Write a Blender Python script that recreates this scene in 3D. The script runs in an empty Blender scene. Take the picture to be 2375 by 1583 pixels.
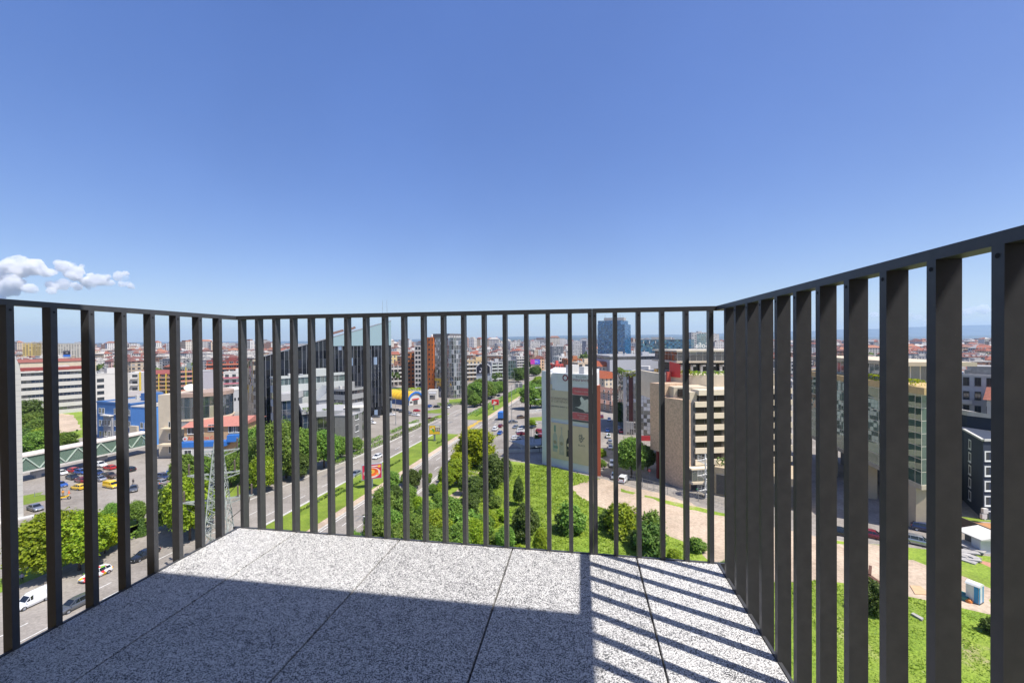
import bpy, bmesh, math, random
import numpy as np
from mathutils import Vector, Matrix
random.seed(7); np.random.seed(7)
R = math.radians
C = bpy.context.scene.collection
S = bpy.context.scene
# ------------------------------------------------------------------ camera
ZC = 31.0; FPX = 961.1; PIT = .0091; ROL = .0080; PCY = 801.86; PW, PH = 2375, 1583
_cp, _sp, _cr, _sr = math.cos(PIT), math.sin(PIT), math.cos(ROL), math.sin(ROL)
_fw = Vector((0, _cp, -_sp)); _up = Vector((0, _sp, _cp)); _rt = Vector((1, 0, 0))
CR = _rt*_cr - _up*_sr; CU = _rt*_sr + _up*_cr; CF = _fw
cam = bpy.data.cameras.new('camera'); camo = bpy.data.objects.new('camera', cam); C.objects.link(camo)
camo.matrix_world = Matrix(((CR.x, CU.x, -CF.x, 0), (CR.y, CU.y, -CF.y, 0), (CR.z, CU.z, -CF.z, ZC), (0, 0, 0, 1)))
cam.sensor_width = 36; cam.lens = FPX*36/PW; cam.shift_y = (PCY-PH/2)/PW
cam.clip_start = .05; cam.clip_end = 60000
S.camera = camo
# ------------------------------------------------------------------ sky, sun, exposure
SUN_EL, SUN_AZ = 60.0, 123.5            # azimuth clockwise from +Y
W = bpy.data.worlds.new('World'); S.world = W; W.use_nodes = True
nt = W.node_tree; nt.nodes.clear()
sky = nt.nodes.new('ShaderNodeTexSky'); sky.sky_type = 'NISHITA'; sky.sun_disc = False
sky.sun_elevation = R(SUN_EL); sky.sun_rotation = R(SUN_AZ); sky.altitude = 550
sky.air_density = 1.0; sky.dust_density = 1.2; sky.ozone_density = 2.2
bg = nt.nodes.new('ShaderNodeBackground'); bg.inputs[1].default_value = .170
wo = nt.nodes.new('ShaderNodeOutputWorld')
hs = nt.nodes.new('ShaderNodeHueSaturation'); hs.inputs['Hue'].default_value = .5235; hs.inputs['Saturation'].default_value = 1.6; hs.inputs['Value'].default_value = 1.0
gm = nt.nodes.new('ShaderNodeGamma'); gm.inputs[1].default_value = .64
nt.links.new(sky.outputs[0], gm.inputs[0]); nt.links.new(gm.outputs[0], hs.inputs['Color']); tc_ = nt.nodes.new('ShaderNodeTexCoord'); nz_ = nt.nodes.new('ShaderNodeTexNoise'); nz_.inputs['Scale'].default_value = 2.2; nz_.inputs['Detail'].default_value = 5; nt.links.new(tc_.outputs['Generated'], nz_.inputs['Vector'])
mr_ = nt.nodes.new('ShaderNodeMapRange'); nt.links.new(nz_.outputs[0], mr_.inputs[0]); mr_.inputs[1].default_value = .3; mr_.inputs[2].default_value = .7; mr_.inputs[3].default_value = .95; mr_.inputs[4].default_value = 1.05
nt.links.new(mr_.outputs[0], hs.inputs['Value']); nt.links.new(hs.outputs[0], bg.inputs[0]); nt.links.new(bg.outputs[0], wo.inputs[0])
sl = bpy.data.lights.new('sun', 'SUN'); sl.energy = 4.1; sl.angle = R(.53); sl.color = (1, .955, .89)
so = bpy.data.objects.new('sun', sl); C.objects.link(so)
sd = Vector((math.sin(R(SUN_AZ))*math.cos(R(SUN_EL)), math.cos(R(SUN_AZ))*math.cos(R(SUN_EL)), math.sin(R(SUN_EL))))
so.rotation_euler = sd.to_track_quat('Z', 'Y').to_euler(); so.location = (20, -40, 80)
S.view_settings.view_transform = 'Standard'; S.view_settings.look = 'None'
S.view_settings.exposure = .74; S.view_settings.gamma = 1
S.cycles.max_bounces = 8; S.cycles.diffuse_bounces = 3; S.cycles.glossy_bounces = 3
S.cycles.transparent_max_bounces = 16; S.cycles.volume_bounces = 6
S.cycles.use_denoising = True
S.cycles.sample_clamp_indirect = 6
# ------------------------------------------------------------------ pixel of the photograph -> place in the scene
def ray(px, py): return CR*((px-PW/2)/FPX) + CU*((PCY-py)/FPX) + CF
def g(px, py, z=0.0):
    d = ray(px, py); t = (z-ZC)/d.z; return Vector((d.x*t, d.y*t, z))
def at(px, Y, z=0.0, py=790): d = ray(px, py); return Vector((d.x/d.y*Y, Y, z))
def hz(px, py, Y): d = ray(px, py); return ZC + d.z/d.y*Y
TH = R(12.75); SU = Vector((math.sin(TH), math.cos(TH), 0)); SV = Vector((math.cos(TH), -math.sin(TH), 0))
def sn(s, n, z=0.0): v = SU*s + SV*n; v.z = z; return v
# ------------------------------------------------------------------ materials
def nodes(name):
    m = bpy.data.materials.new(name); m.use_nodes = True
    t = m.node_tree; return m, t, t.nodes['Principled BSDF']
def math_(t, op, a, b=None, c=None):
    n = t.nodes.new('ShaderNodeMath'); n.operation = op
    for i, v in enumerate((a, b, c)):
        if v is None: continue
        if isinstance(v, (int, float)): n.inputs[i].default_value = v
        else: t.links.new(v, n.inputs[i])
    return n.outputs[0]
def mixc(t, f, a, b):
    n = t.nodes.new('ShaderNodeMix'); n.data_type = 'RGBA'
    for i, v in ((0, f), (6, a), (7, b)):
        if isinstance(v, (int, float)): n.inputs[i].default_value = v
        elif isinstance(v, tuple): n.inputs[i].default_value = (*v[:3], 1)
        else: t.links.new(v, n.inputs[i])
    return n.outputs[2]
def noise(t, scale, detail=4, coord='Object', rough=.6):
    c = t.nodes.new('ShaderNodeTexCoord'); n = t.nodes.new('ShaderNodeTexNoise')
    n.inputs['Scale'].default_value = scale; n.inputs['Detail'].default_value = detail; n.inputs['Roughness'].default_value = rough
    t.links.new(c.outputs[coord], n.inputs['Vector']); return n.outputs[0]
def ramp(t, f, stops):
    n = t.nodes.new('ShaderNodeValToRGB'); e = n.color_ramp.elements
    while len(e) < len(stops): e.new(.5)
    for i, (p, c) in enumerate(stops): e[i].position = p; e[i].color = (*c[:3], 1)
    t.links.new(f, n.inputs[0]); return n.outputs[0]
def setbump(t, p, h, strength=.3, dist=.05):
    b = t.nodes.new('ShaderNodeBump'); b.inputs['Strength'].default_value = strength; b.inputs['Distance'].default_value = dist
    t.links.new(h, b.inputs['Height']); t.links.new(b.outputs[0], p.inputs['Normal'])
MATS = {}
def mat(name, col, rough=.6, metal=0, var=.12, scale=1.2, spec=.5, bump=0, coord='Object', emit=0):
    """plain painted / stone / metal surface with uneven tone"""
    if name in MATS: return MATS[name]
    m, t, p = nodes(name)
    f = noise(t, scale, 6, coord)
    a = tuple(max(0, c*(1-var)) for c in col[:3]); b = tuple(min(1, c*(1+var)) for c in col[:3])
    t.links.new(ramp(t, f, [(.3, a), (.7, b)]), p.inputs['Base Color'])
    p.inputs['Roughness'].default_value = rough; p.inputs['Metallic'].default_value = metal
    p.inputs['Specular IOR Level'].default_value = spec
    if bump: setbump(t, p, noise(t, scale*6, 4, coord), bump)
    if emit: p.inputs['Emission Color'].default_value = (*col[:3], 1); p.inputs['Emission Strength'].default_value = emit
    MATS[name] = m; return m
def facade(name, wall, glass=(.035, .045, .06), cw=3.0, ch=3.0, wx=(.22, .76), wz=(.3, .8), light=.25, wallvar=.1,
           rough=.08, band=None, glass2=(.3, .3, .3), wr=.75):
    """wall pierced by a grid of glazed openings; each opening is its own cell of glass, blind or curtain (UV in metres)"""
    if name in MATS: return MATS[name]
    m, t, p = nodes(name)
    uv = t.nodes.new('ShaderNodeUVMap'); sx = t.nodes.new('ShaderNodeSeparateXYZ'); t.links.new(uv.outputs[0], sx.inputs[0])
    u = math_(t, 'DIVIDE', sx.outputs[0], cw); v = math_(t, 'DIVIDE', sx.outputs[1], ch)
    fu = math_(t, 'FRACT', u); fv = math_(t, 'FRACT', v)
    k = math_(t, 'MULTIPLY', math_(t, 'GREATER_THAN', fu, wx[0]), math_(t, 'LESS_THAN', fu, wx[1]))
    k2 = math_(t, 'MULTIPLY', math_(t, 'GREATER_THAN', fv, wz[0]), math_(t, 'LESS_THAN', fv, wz[1]))
    k = math_(t, 'MULTIPLY', k, k2)
    cb = t.nodes.new('ShaderNodeCombineXYZ')
    t.links.new(math_(t, 'FLOOR', u), cb.inputs[0]); t.links.new(math_(t, 'FLOOR', v), cb.inputs[1])
    oi = t.nodes.new('ShaderNodeObjectInfo'); t.links.new(math_(t, 'MULTIPLY', oi.outputs['Random'], 97), cb.inputs[2])
    wn = t.nodes.new('ShaderNodeTexWhiteNoise'); t.links.new(cb.outputs[0], wn.inputs[0])
    isl = math_(t, 'LESS_THAN', wn.outputs[0], light)
    gc = mixc(t, isl, glass, glass2)
    gc = mixc(t, math_(t, 'MULTIPLY', wn.outputs[0], .35), gc, (.12, .13, .15))
    f = noise(t, .35, 6)
    wc = ramp(t, f, [(.3, tuple(c*(1-wallvar) for c in wall)), (.7, tuple(min(1, c*(1+wallvar)) for c in wall))])
    if band:   # coloured storey band under the openings
        wc = mixc(t, math_(t, 'LESS_THAN', fv, band[0]), wc, band[1])
    t.links.new(mixc(t, k, wc, gc), p.inputs['Base Color'])
    rr = t.nodes.new('ShaderNodeMapRange'); t.links.new(math_(t, 'MULTIPLY', k, math_(t, 'SUBTRACT', 1.0, isl)), rr.inputs[0])
    rr.inputs[3].default_value = wr; rr.inputs[4].default_value = rough
    t.links.new(rr.outputs[0], p.inputs['Roughness'])
    setbump(t, p, math_(t, 'SUBTRACT', 1.0, k), .6, .15)
    MATS[name] = m; return m
def glassy(name, col, rough=.04, cw=1.5, ch=3.0, gap=.05, frame=(.25, .27, .3), var=.5, spec=1.0, light=0.0, glass2=(.5, .52, .55), metal=0.0, wob=.03):
    """curtain wall: panes of slightly different tint and tilt between thin frames (UV in metres)"""
    if name in MATS: return MATS[name]
    m, t, p = nodes(name)
    uv = t.nodes.new('ShaderNodeUVMap'); sx = t.nodes.new('ShaderNodeSeparateXYZ'); t.links.new(uv.outputs[0], sx.inputs[0])
    u = math_(t, 'DIVIDE', sx.outputs[0], cw); v = math_(t, 'DIVIDE', sx.outputs[1], ch)
    fu = math_(t, 'FRACT', u); fv = math_(t, 'FRACT', v)
    k = math_(t, 'MULTIPLY', math_(t, 'GREATER_THAN', fu, gap), math_(t, 'GREATER_THAN', fv, gap*cw/ch))
    cb = t.nodes.new('ShaderNodeCombineXYZ')
    t.links.new(math_(t, 'FLOOR', u), cb.inputs[0]); t.links.new(math_(t, 'FLOOR', v), cb.inputs[1])
    wn = t.nodes.new('ShaderNodeTexWhiteNoise'); t.links.new(cb.outputs[0], wn.inputs[0])
    a = tuple(c*(1-var) for c in col); b = tuple(c*(1+var) for c in col)
    gc = mixc(t, wn.outputs[0], a, b)
    if light: gc = mixc(t, math_(t, 'LESS_THAN', wn.outputs[0], light), gc, glass2)
    t.links.new(mixc(t, k, frame, gc), p.inputs['Base Color'])
    rr = t.nodes.new('ShaderNodeMapRange'); t.links.new(k, rr.inputs[0]); rr.inputs[3].default_value = .5; rr.inputs[4].default_value = rough
    t.links.new(rr.outputs[0], p.inputs['Roughness']); p.inputs['Specular IOR Level'].default_value = spec
    p.inputs['IOR'].default_value = 1.9
    if metal: t.links.new(math_(t, 'MULTIPLY', k, metal), p.inputs['Metallic'])
    # every pane leans by its own hair's breadth
    ge = t.nodes.new('ShaderNodeNewGeometry'); vm = t.nodes.new('ShaderNodeVectorMath'); vm.operation = 'SUBTRACT'
    t.links.new(wn.outputs[1], vm.inputs[0]); vm.inputs[1].default_value = (.5, .5, .5)
    vs = t.nodes.new('ShaderNodeVectorMath'); vs.operation = 'SCALE'; t.links.new(vm.outputs[0], vs.inputs[0]); vs.inputs['Scale'].default_value = wob
    va = t.nodes.new('ShaderNodeVectorMath'); va.operation = 'ADD'; t.links.new(ge.outputs['Normal'], va.inputs[0]); t.links.new(vs.outputs[0], va.inputs[1])
    vn = t.nodes.new('ShaderNodeVectorMath'); vn.operation = 'NORMALIZE'; t.links.new(va.outputs[0], vn.inputs[0])
    t.links.new(vn.outputs[0], p.inputs['Normal'])
    MATS[name] = m; return m
# ------------------------------------------------------------------ mesh builder
class MB:
    def __init__(s): s.v = []; s.f = []; s.mi = []; s.uv = []; s.m = 0
    def face(s, pts, uv=None):
        i = len(s.v); s.v += [tuple(p) for p in pts]; s.f.append(tuple(range(i, i+len(pts)))); s.mi.append(s.m)
        if uv is None:
            P = [Vector(p) for p in pts]; n = (P[1]-P[0]).cross(P[-1]-P[0])
            if abs(n.z) > .8*n.length: uv = [(p.x, p.y) for p in P]
            else:
                e = Vector((n.y, -n.x, 0)); e = -e.normalized() if e.length > 1e-9 else Vector((1, 0, 0))
                o = P[0].dot(e); uv = [(p.dot(e), p.z) for p in P]
        s.uv += list(uv); return s
    def box(s, x0, x1, y0, y1, z0, z1, M=None, uvo=True):
        c = [Vector((x, y, z)) for z in (z0, z1) for y in (y0, y1) for x in (x0, x1)]
        if M is not None: c = [M @ p for p in c]
        L, D, H = x1-x0, y1-y0, z1-z0
        for q, w, h, base in (((0, 1, 5, 4), L, H, 1), ((1, 3, 7, 5), D, H, 1), ((3, 2, 6, 7), L, H, 1), ((2, 0, 4, 6), D, H, 1)):
            s.face([c[i] for i in q], [(0, 0), (w, 0), (w, h), (0, h)])
        s.face([c[i] for i in (4, 5, 7, 6)], [(0, 0), (L, 0), (L, D), (0, D)])
        s.face([c[i] for i in (2, 3, 1, 0)], [(0, 0), (L, 0), (L, D), (0, D)]); return s
    def prism(s, poly, z0, z1, cap=True, ztop=None):
        """upright prism over a counter-clockwise plan; ztop may give each corner its own height"""
        n = len(poly); zt = ztop or [z1]*n; acc = 0
        for i in range(n):
            a, b = Vector(poly[i][:2]), Vector(poly[(i+1) % n][:2]); l = (b-a).length
            s.face([(a.x, a.y, z0), (b.x, b.y, z0), (b.x, b.y, zt[(i+1) % n]), (a.x, a.y, zt[i])],
                   [(acc, 0), (acc+l, 0), (acc+l, zt[(i+1) % n]-z0), (acc, zt[i]-z0)]); acc += l
        if cap:
            s.face([(p[0], p[1], zt[i]) for i, p in enumerate(poly)], [(p[0], p[1]) for p in poly])
            s.face([(p[0], p[1], z0) for p in reversed(poly)], [(p[0], p[1]) for p in reversed(poly)])
        return s
    def tube(s, a, b, r, r2=None, n=8, cap=True):
        a, b = Vector(a), Vector(b); r2 = r if r2 is None else r2
        d = (b-a).normalized(); x = d.orthogonal().normalized(); y = d.cross(x)
        A = [a+(x*math.cos(t)+y*math.sin(t))*r for t in [2*math.pi*i/n for i in range(n)]]
        B = [b+(x*math.cos(t)+y*math.sin(t))*r2 for t in [2*math.pi*i/n for i in range(n)]]
        for i in range(n):
            j = (i+1) % n; s.face([A[i], A[j], B[j], B[i]])
        if cap: s.face(A[::-1]); s.face(B)
        return s
    def path(s, pts, r, n=6):
        for a, b in zip(pts, pts[1:]): s.tube(a, b, r, r, n)
        return s
    def bar(s, a, b, w, h=None):
        a, b = Vector(a), Vector(b); h = h or w; d = (b-a).normalized()
        x = d.cross(Vector((0, 0, 1))); x = x.normalized() if x.length > 1e-4 else Vector((1, 0, 0)); y = x.cross(d)
        M = Matrix(((x.x, d.x, y.x, a.x), (x.y, d.y, y.y, a.y), (x.z, d.z, y.z, a.z), (0, 0, 0, 1)))
        return s.box(-w/2, w/2, 0, (b-a).length, -h/2, h/2, M)
    def mesh(s, name, mats, smooth=False):
        me = bpy.data.meshes.new(name); me.from_pydata(s.v, [], s.f)
        for m in (mats if isinstance(mats, (list, tuple)) else [mats]): me.materials.append(m)
        me.polygons.foreach_set('material_index', s.mi)
        ul = me.uv_layers.new(name='UVMap'); ul.data.foreach_set('uv', [c for p in s.uv for c in p])
        if smooth:
            bm = bmesh.new(); bm.from_mesh(me); bmesh.ops.remove_doubles(bm, verts=bm.verts, dist=1e-4); bm.to_mesh(me); bm.free()
            me.polygons.foreach_set('use_smooth', [True]*len(me.polygons))
        me.update(); return me
    def build(s, name, mats, parent=None, smooth=False, loc=None, rot=None):
        return link(name, s.mesh(name, mats, smooth), parent, loc, rot)
def link(name, me, parent=None, loc=None, rot=None):
    o = bpy.data.objects.new(name, me); C.objects.link(o)
    if parent: o.parent = parent
    if loc is not None: o.location = loc
    if rot is not None: o.rotation_euler = (0, 0, rot) if isinstance(rot, (int, float)) else rot
    return o
def tag(o, label, cat, group=None, kind=None):
    o['label'] = label; o['category'] = cat
    if group: o['group'] = group
    if kind: o['kind'] = kind
    return o
def thing(name, label, cat, loc=(0, 0, 0), rot=0, group=None):
    o = bpy.data.objects.new(name, None); C.objects.link(o); o.location = loc; o.rotation_euler = (0, 0, rot)
    o.empty_display_size = .2
    return tag(o, label, cat, group)
def struct(o, kind='structure'): o['kind'] = kind; return o
def copy_tree(o, parent=None):
    c = o.copy(); C.objects.link(c)
    if parent: c.parent = parent
    for ch in list(o.children): copy_tree(ch, c)
    return c
def dup(root, loc, rot, label, group=None, scale=None):
    r = copy_tree(root); r.location = loc; r.rotation_euler = (0, 0, rot); r['label'] = label
    if group: r['group'] = group
    if scale is not None: r.scale = scale if hasattr(scale, '__len__') else (scale,)*3
    return r
def text_mesh(body, size, extrude=.0, align='CENTER', mirror=False):
    cu = bpy.data.curves.new('lettering', 'FONT'); cu.body = body; cu.size = size; cu.extrude = extrude
    cu.align_x = align; cu.align_y = 'CENTER'; cu.resolution_u = 3
    o = bpy.data.objects.new('lettering', cu); C.objects.link(o)
    dg = bpy.context.evaluated_depsgraph_get(); me = bpy.data.meshes.new_from_object(o.evaluated_get(dg))
    bpy.data.objects.remove(o); return me
def text_on(body, size, m, parent, x, z, y=-.03, name='lettering', extrude=.01, align='CENTER', rot=(R(90), 0, 0)):
    me = text_mesh(body, size, extrude, align); me.materials.clear(); me.materials.append(m)
    o = link(name, me, parent, (x, y, z), rot); return o
def lathe(mb, prof, n=16, c=(0, 0)):
    for (r0, z0), (r1, z1) in zip(prof, prof[1:]):
        for i in range(n):
            a, b = 2*math.pi*i/n, 2*math.pi*(i+1)/n
            mb.face([(c[0]+r0*math.cos(a), c[1]+r0*math.sin(a), z0), (c[0]+r0*math.cos(b), c[1]+r0*math.sin(b), z0),
                     (c[0]+r1*math.cos(b), c[1]+r1*math.sin(b), z1), (c[0]+r1*math.cos(a), c[1]+r1*math.sin(a), z1)])
    return mb
# ------------------------------------------------------------------ the balcony
PSI = .16605; BU = Vector((math.sin(PSI), math.cos(PSI), 0)); BN = Vector((math.cos(PSI), -math.sin(PSI), 0))
BA = Vector((-1.5562, 2.3418, ZC-1.04)); BW = 2.54
BM = Matrix(((BN.x, BU.x, 0, BA.x), (BN.y, BU.y, 0, BA.y), (0, 0, 1, BA.z), (0, 0, 0, 1)))   # local: x to the right, y outwards to the front, z up
def brot(o): o.matrix_world = BM; return o
def balc(name, label, cat):
    o = thing(name, label, cat); o.matrix_world = BM; return o
def steel():
    m, t, p = nodes('anthracite_powder_coat')
    f = noise(t, 420, 2); s = noise(t, 26, 5)
    c = mixc(t, math_(t, 'GREATER_THAN', f, .765), ramp(t, s, [(.35, (.051, .0525, .058)), (.65, (.065, .0665, .071))]), (.2, .19, .18))
    t.links.new(c, p.inputs['Base Color']); p.inputs['Roughness'].default_value = .42; p.inputs['Specular IOR Level'].default_value = .45
    setbump(t, p, noise(t, 900, 2), .12, .002); return m
STEEL = steel(); HOLE = mat('screw_recess', (.006, .006, .007), .8)
def granite():
    m, t, p = nodes('speckled_granite')
    co = t.nodes.new('ShaderNodeTexCoord'); oi = t.nodes.new('ShaderNodeObjectInfo')
    ad = t.nodes.new('ShaderNodeVectorMath'); ad.operation = 'ADD'; t.links.new(co.outputs['Object'], ad.inputs[0])
    cb = t.nodes.new('ShaderNodeCombineXYZ'); t.links.new(math_(t, 'MULTIPLY', oi.outputs['Random'], 31.0), cb.inputs[0]); t.links.new(cb.outputs[0], ad.inputs[1])
    def nz(sc, det, ro):
        n = t.nodes.new('ShaderNodeTexNoise'); n.inputs['Scale'].default_value = sc; n.inputs['Detail'].default_value = det; n.inputs['Roughness'].default_value = ro
        t.links.new(ad.outputs[0], n.inputs['Vector']); return n.outputs[0]
    vo = t.nodes.new('ShaderNodeTexVoronoi'); vo.inputs['Scale'].default_value = 345; t.links.new(ad.outputs[0], vo.inputs['Vector'])
    sp = t.nodes.new('ShaderNodeSeparateColor'); t.links.new(vo.outputs['Color'], sp.inputs[0])
    a = nz(255, 3, .75); big = nz(30, 3, .6)
    f = math_(t, 'ADD', math_(t, 'MULTIPLY', a, .62), math_(t, 'MULTIPLY', sp.outputs[0], .26))
    f = math_(t, 'ADD', f, math_(t, 'MULTIPLY', big, .16))
    f = math_(t, 'ADD', f, math_(t, 'MULTIPLY', math_(t, 'SUBTRACT', oi.outputs['Random'], .5), .035))
    st = nz(3.2, 6, .7); f = math_(t, 'SUBTRACT', f, math_(t, 'MULTIPLY', math_(t, 'MAXIMUM', math_(t, 'SUBTRACT', st, .56), 0.0), .30))
    col = ramp(t, f, [(.38, (.018, .018, .02)), (.445, (.11, .11, .113)), (.497, (.37, .365, .36)), (.585, (.70, .685, .66))])
    t.links.new(col, p.inputs['Base Color']); p.inputs['Roughness'].default_value = .62
    setbump(t, p, f, .25, .002); return m
GRAN = granite()
# paving slabs: joints at a = .362 + .605 k
cuts = [0, .362, .967, 1.572, 2.177, BW]
for i in range(5):
    x0, x1 = cuts[i]+.0036*(i > 0), cuts[i+1]-.0036*(i < 4)
    for y0, y1 in ((-1.1978, 0.0), (-2.4, -1.2022)):
        bm = bmesh.new(); bmesh.ops.create_cube(bm, size=1)
        for v in bm.verts: v.co = Vector((x0+(v.co.x+.5)*(x1-x0), y0+(v.co.y+.5)*(y1-y0), -.03+(v.co.z+.5)*.03))
        bmesh.ops.bevel(bm, geom=list(bm.edges), offset=.0015, segments=2, affect='EDGES')
        me = bpy.data.meshes.new('paving_slab'); bm.to_mesh(me); bm.free(); me.materials.append(GRAN)
        o = link('paving_slab', me); brot(o); struct(o)
o = MB().box(-.0, BW, -3.2, 0, -.32, -.034).build('balcony_slab', mat('dark_concrete', (.05, .05, .05), .85)); brot(o); struct(o)
BH = 1.2                        # rail above floor
def baluster_mesh(name):
    mb = MB(); mb.box(-.01, .01, 0, .04, -.16, BH-.02)
    mb.m = 1
    for sgn in (-1,):           # fixing hole in the face towards the balcony
        n = 10; mb.face([(.0042*math.cos(2*math.pi*i/n), -.0006, BH-.036+.0042*math.sin(2*math.pi*i/n)) for i in range(n)])
    me = mb.mesh(name, [STEEL, HOLE]); return me
BAL = baluster_mesh('baluster')
def railing(label, place, length, offs, joints=()):
    """place(t) -> matrix with local x along the rail, local y outwards"""
    r = balc('balcony_railing', label, 'railing')
    for t in offs: o = link('baluster', BAL, r); o.matrix_local = place(t)
    M = place(0); edges = [length[0]]+list(joints)+[length[1]]
    for a, b in zip(edges, edges[1:]):
        MB().box(a+.0008*(a in joints), b-.0008*(b in joints), 0, .04, BH-.02, BH).build('top_rail', STEEL, r).matrix_local = M
    MB().box(length[0], length[1], .003, .037, -.06, -.048).build('bottom_rail', STEEL, r).matrix_local = M
    MB().box(length[0], length[1], .001, .012, -.034, .003).build('edge_trim', STEEL, r).matrix_local = M
    return r
def mf(t): return Matrix.Translation((t, 0, 0))
def ml(t): return Matrix(((0, -1, 0, 0), (1, 0, 0, t), (0, 0, 1, 0), (0, 0, 0, 1)))
def mr(t): return Matrix(((0, 1, 0, BW), (-1, 0, 0, -t), (0, 0, 1, 0), (0, 0, 0, 1)))
fo = [.0195+.1086*k for k in range(24) if k != 18]+[1.9635, 1.985]
railing('dark grey steel railing along the far edge of the balcony between both corners', mf, (-.04, BW+.04), fo, (1.974,))
railing('dark grey steel railing on the road side of the balcony above the parked cars', ml, (-2.9, -.0015), [-.1046-.1193*k for k in range(23)])
railing('dark grey steel railing whose wide sunlit bars stand on the lawn side of the balcony', mr, (.0015, 2.9), [.111+.1205*k for k in range(23)])
# the building the balcony belongs to: wall and glazed door behind the camera
PLAST = mat('warm_render', (.42, .2, .11), .85, var=.08, bump=.1)
ov = MB().box(-6, 3.335, -9, -1.07, 2.6, 2.63).build('overhead_shade_slab', mat('slab_render', (.45, .44, .42), .85)); brot(ov); struct(ov)  # unseen thin slab added overhead, shaped to cast the shade on the floor
tw = thing('apartment_tower', 'brown rendered apartment tower carrying the balcony', 'building'); tw.matrix_world = BM
mb = MB(); mb.box(-6, .1, -9, -2.9, 1.04-ZC, 2.59); mb.box(2.5, 5, -9, -2.9, 1.04-ZC, 2.59); mb.box(.101, 2.499, -9, -3.21, 1.04-ZC, 2.585)
mb.build('wall', PLAST, tw)
mb = MB(); mb.box(.15, 2.45, -3.13, -3.1, .02, 2.4); mb.m = 1
for x in (.12, 1.27, 2.43): mb.box(x, x+.06, -3.15, -3.05, 0, 2.45)
mb.build('balcony_door', [mat('door_glass', (.03, .035, .04), .05), STEEL], tw)
# ------------------------------------------------------------------ foliage
def leafmat(name, c1, c2, trans=.42):
    m, t, p = nodes(name)
    ge = t.nodes.new('ShaderNodeNewGeometry'); oi = t.nodes.new('ShaderNodeObjectInfo')
    f = math_(t, 'ADD', math_(t, 'MULTIPLY', ge.outputs['Random Per Island'], .7), math_(t, 'MULTIPLY', noise(t, .9, 3), .35))
    col = ramp(t, f, [(.2, c1), (.5, tuple((a+b)/2 for a, b in zip(c1, c2))), (.85, c2)])
    hs = t.nodes.new('ShaderNodeHueSaturation'); t.links.new(col, hs.inputs['Color'])
    t.links.new(math_(t, 'ADD', .485, math_(t, 'MULTIPLY', oi.outputs['Random'], .03)), hs.inputs['Hue'])
    t.links.new(math_(t, 'ADD', .8, math_(t, 'MULTIPLY', oi.outputs['Random'], .4)), hs.inputs['Value'])
    t.links.new(hs.outputs[0], p.inputs['Base Color']); p.inputs['Roughness'].default_value = .5; p.inputs['Specular IOR Level'].default_value = .3
    tr = t.nodes.new('ShaderNodeBsdfTranslucent'); t.links.new(hs.outputs[0], tr.inputs[0])
    mx = t.nodes.new('ShaderNodeMixShader'); mx.inputs[0].default_value = trans
    t.links.new(p.outputs[0], mx.inputs[1]); t.links.new(tr.outputs[0], mx.inputs[2])
    t.links.new(mx.outputs[0], t.nodes['Material Output'].inputs[0]); return m
LEAF_MID = leafmat('leaves_mid_green', (.09, .19, .026), (.28, .41, .07))
LEAF_BRIGHT = leafmat('leaves_bright_green', (.16, .27, .014), (.37, .47, .03))
LEAF_YELLOW = leafmat('leaves_yellow_green', (.2, .29, .008), (.44, .48, .015))
LEAF_DARK = leafmat('leaves_dark_green', (.055, .11, .02), (.17, .25, .05))
BARK = mat('bark', (.09, .065, .045), .9, var=.35, scale=5, bump=.4)
def quads(name, P, N, size, m, aspect=1.5, rng=None):
    """one small leaf-shaped face for every point P, facing N"""
    n = len(P); rng = rng or np.random
    N = N/np.maximum(1e-6, np.linalg.norm(N, axis=1))[:, None]
    t = rng.normal(size=(n, 3)); t -= (t*N).sum(1)[:, None]*N; t /= np.maximum(1e-6, np.linalg.norm(t, axis=1))[:, None]
    b = np.cross(N, t); s = size if hasattr(size, '__len__') else np.full(n, size); s = s*(.45+1.1*rng.random(n))
    t = t*(s*aspect/2)[:, None]; b = b*(s/2)[:, None]
    fold = N*(s*.18)[:, None]
    V = np.stack([P-t, P+b-fold, P+t, P-b-fold], 1).reshape(-1, 3)
    me = bpy.data.meshes.new(name); me.vertices.add(4*n); me.loops.add(4*n); me.polygons.add(n)
    me.vertices.foreach_set('co', V.astype(np.float32).ravel()); me.loops.foreach_set('vertex_index', np.arange(4*n, dtype=np.int32))
    me.polygons.foreach_set('loop_start', np.arange(0, 4*n, 4, dtype=np.int32)); me.materials.append(m); me.update(); me.validate(); return me
def crown(seed, lobes, leaf, dens, m, name='crown'):
    """leaf faces on the shells of many clumps; lobes = list of (x,y,z,rx,rz)"""
    rg = np.random.RandomState(seed); Ps, Ns, Ss = [], [], []
    for (x, y, z, rx, rz) in lobes:
        n = int(dens*rx*rx*12)
        d = rg.normal(size=(n, 3)); d /= np.linalg.norm(d, axis=1)[:, None]
        r = np.clip(.86+.2*rg.normal(size=n), .3, 1.45)
        lump = 1+.3*np.sin(d[:, 0]*5+x*3)*np.sin(d[:, 1]*4+y*5)*np.sin(d[:, 2]*5+seed+z)
        keep = (np.sin(d[:, 0]*9+seed)+np.sin(d[:, 1]*8+x)+np.sin(d[:, 2]*9+y)) > -1.35
        P = d*r[:, None]*lump[:, None]*np.array([rx, rx, rz])+np.array([x, y, z])
        N = d*.8+rg.normal(size=(n, 3))*.6+np.array([0, 0, .75])
        Ps.append(P[keep]); Ns.append(N[keep])
    P = np.concatenate(Ps); N = np.concatenate(Ns)
    return quads(name, P, N, leaf, m, rng=rg)
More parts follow.
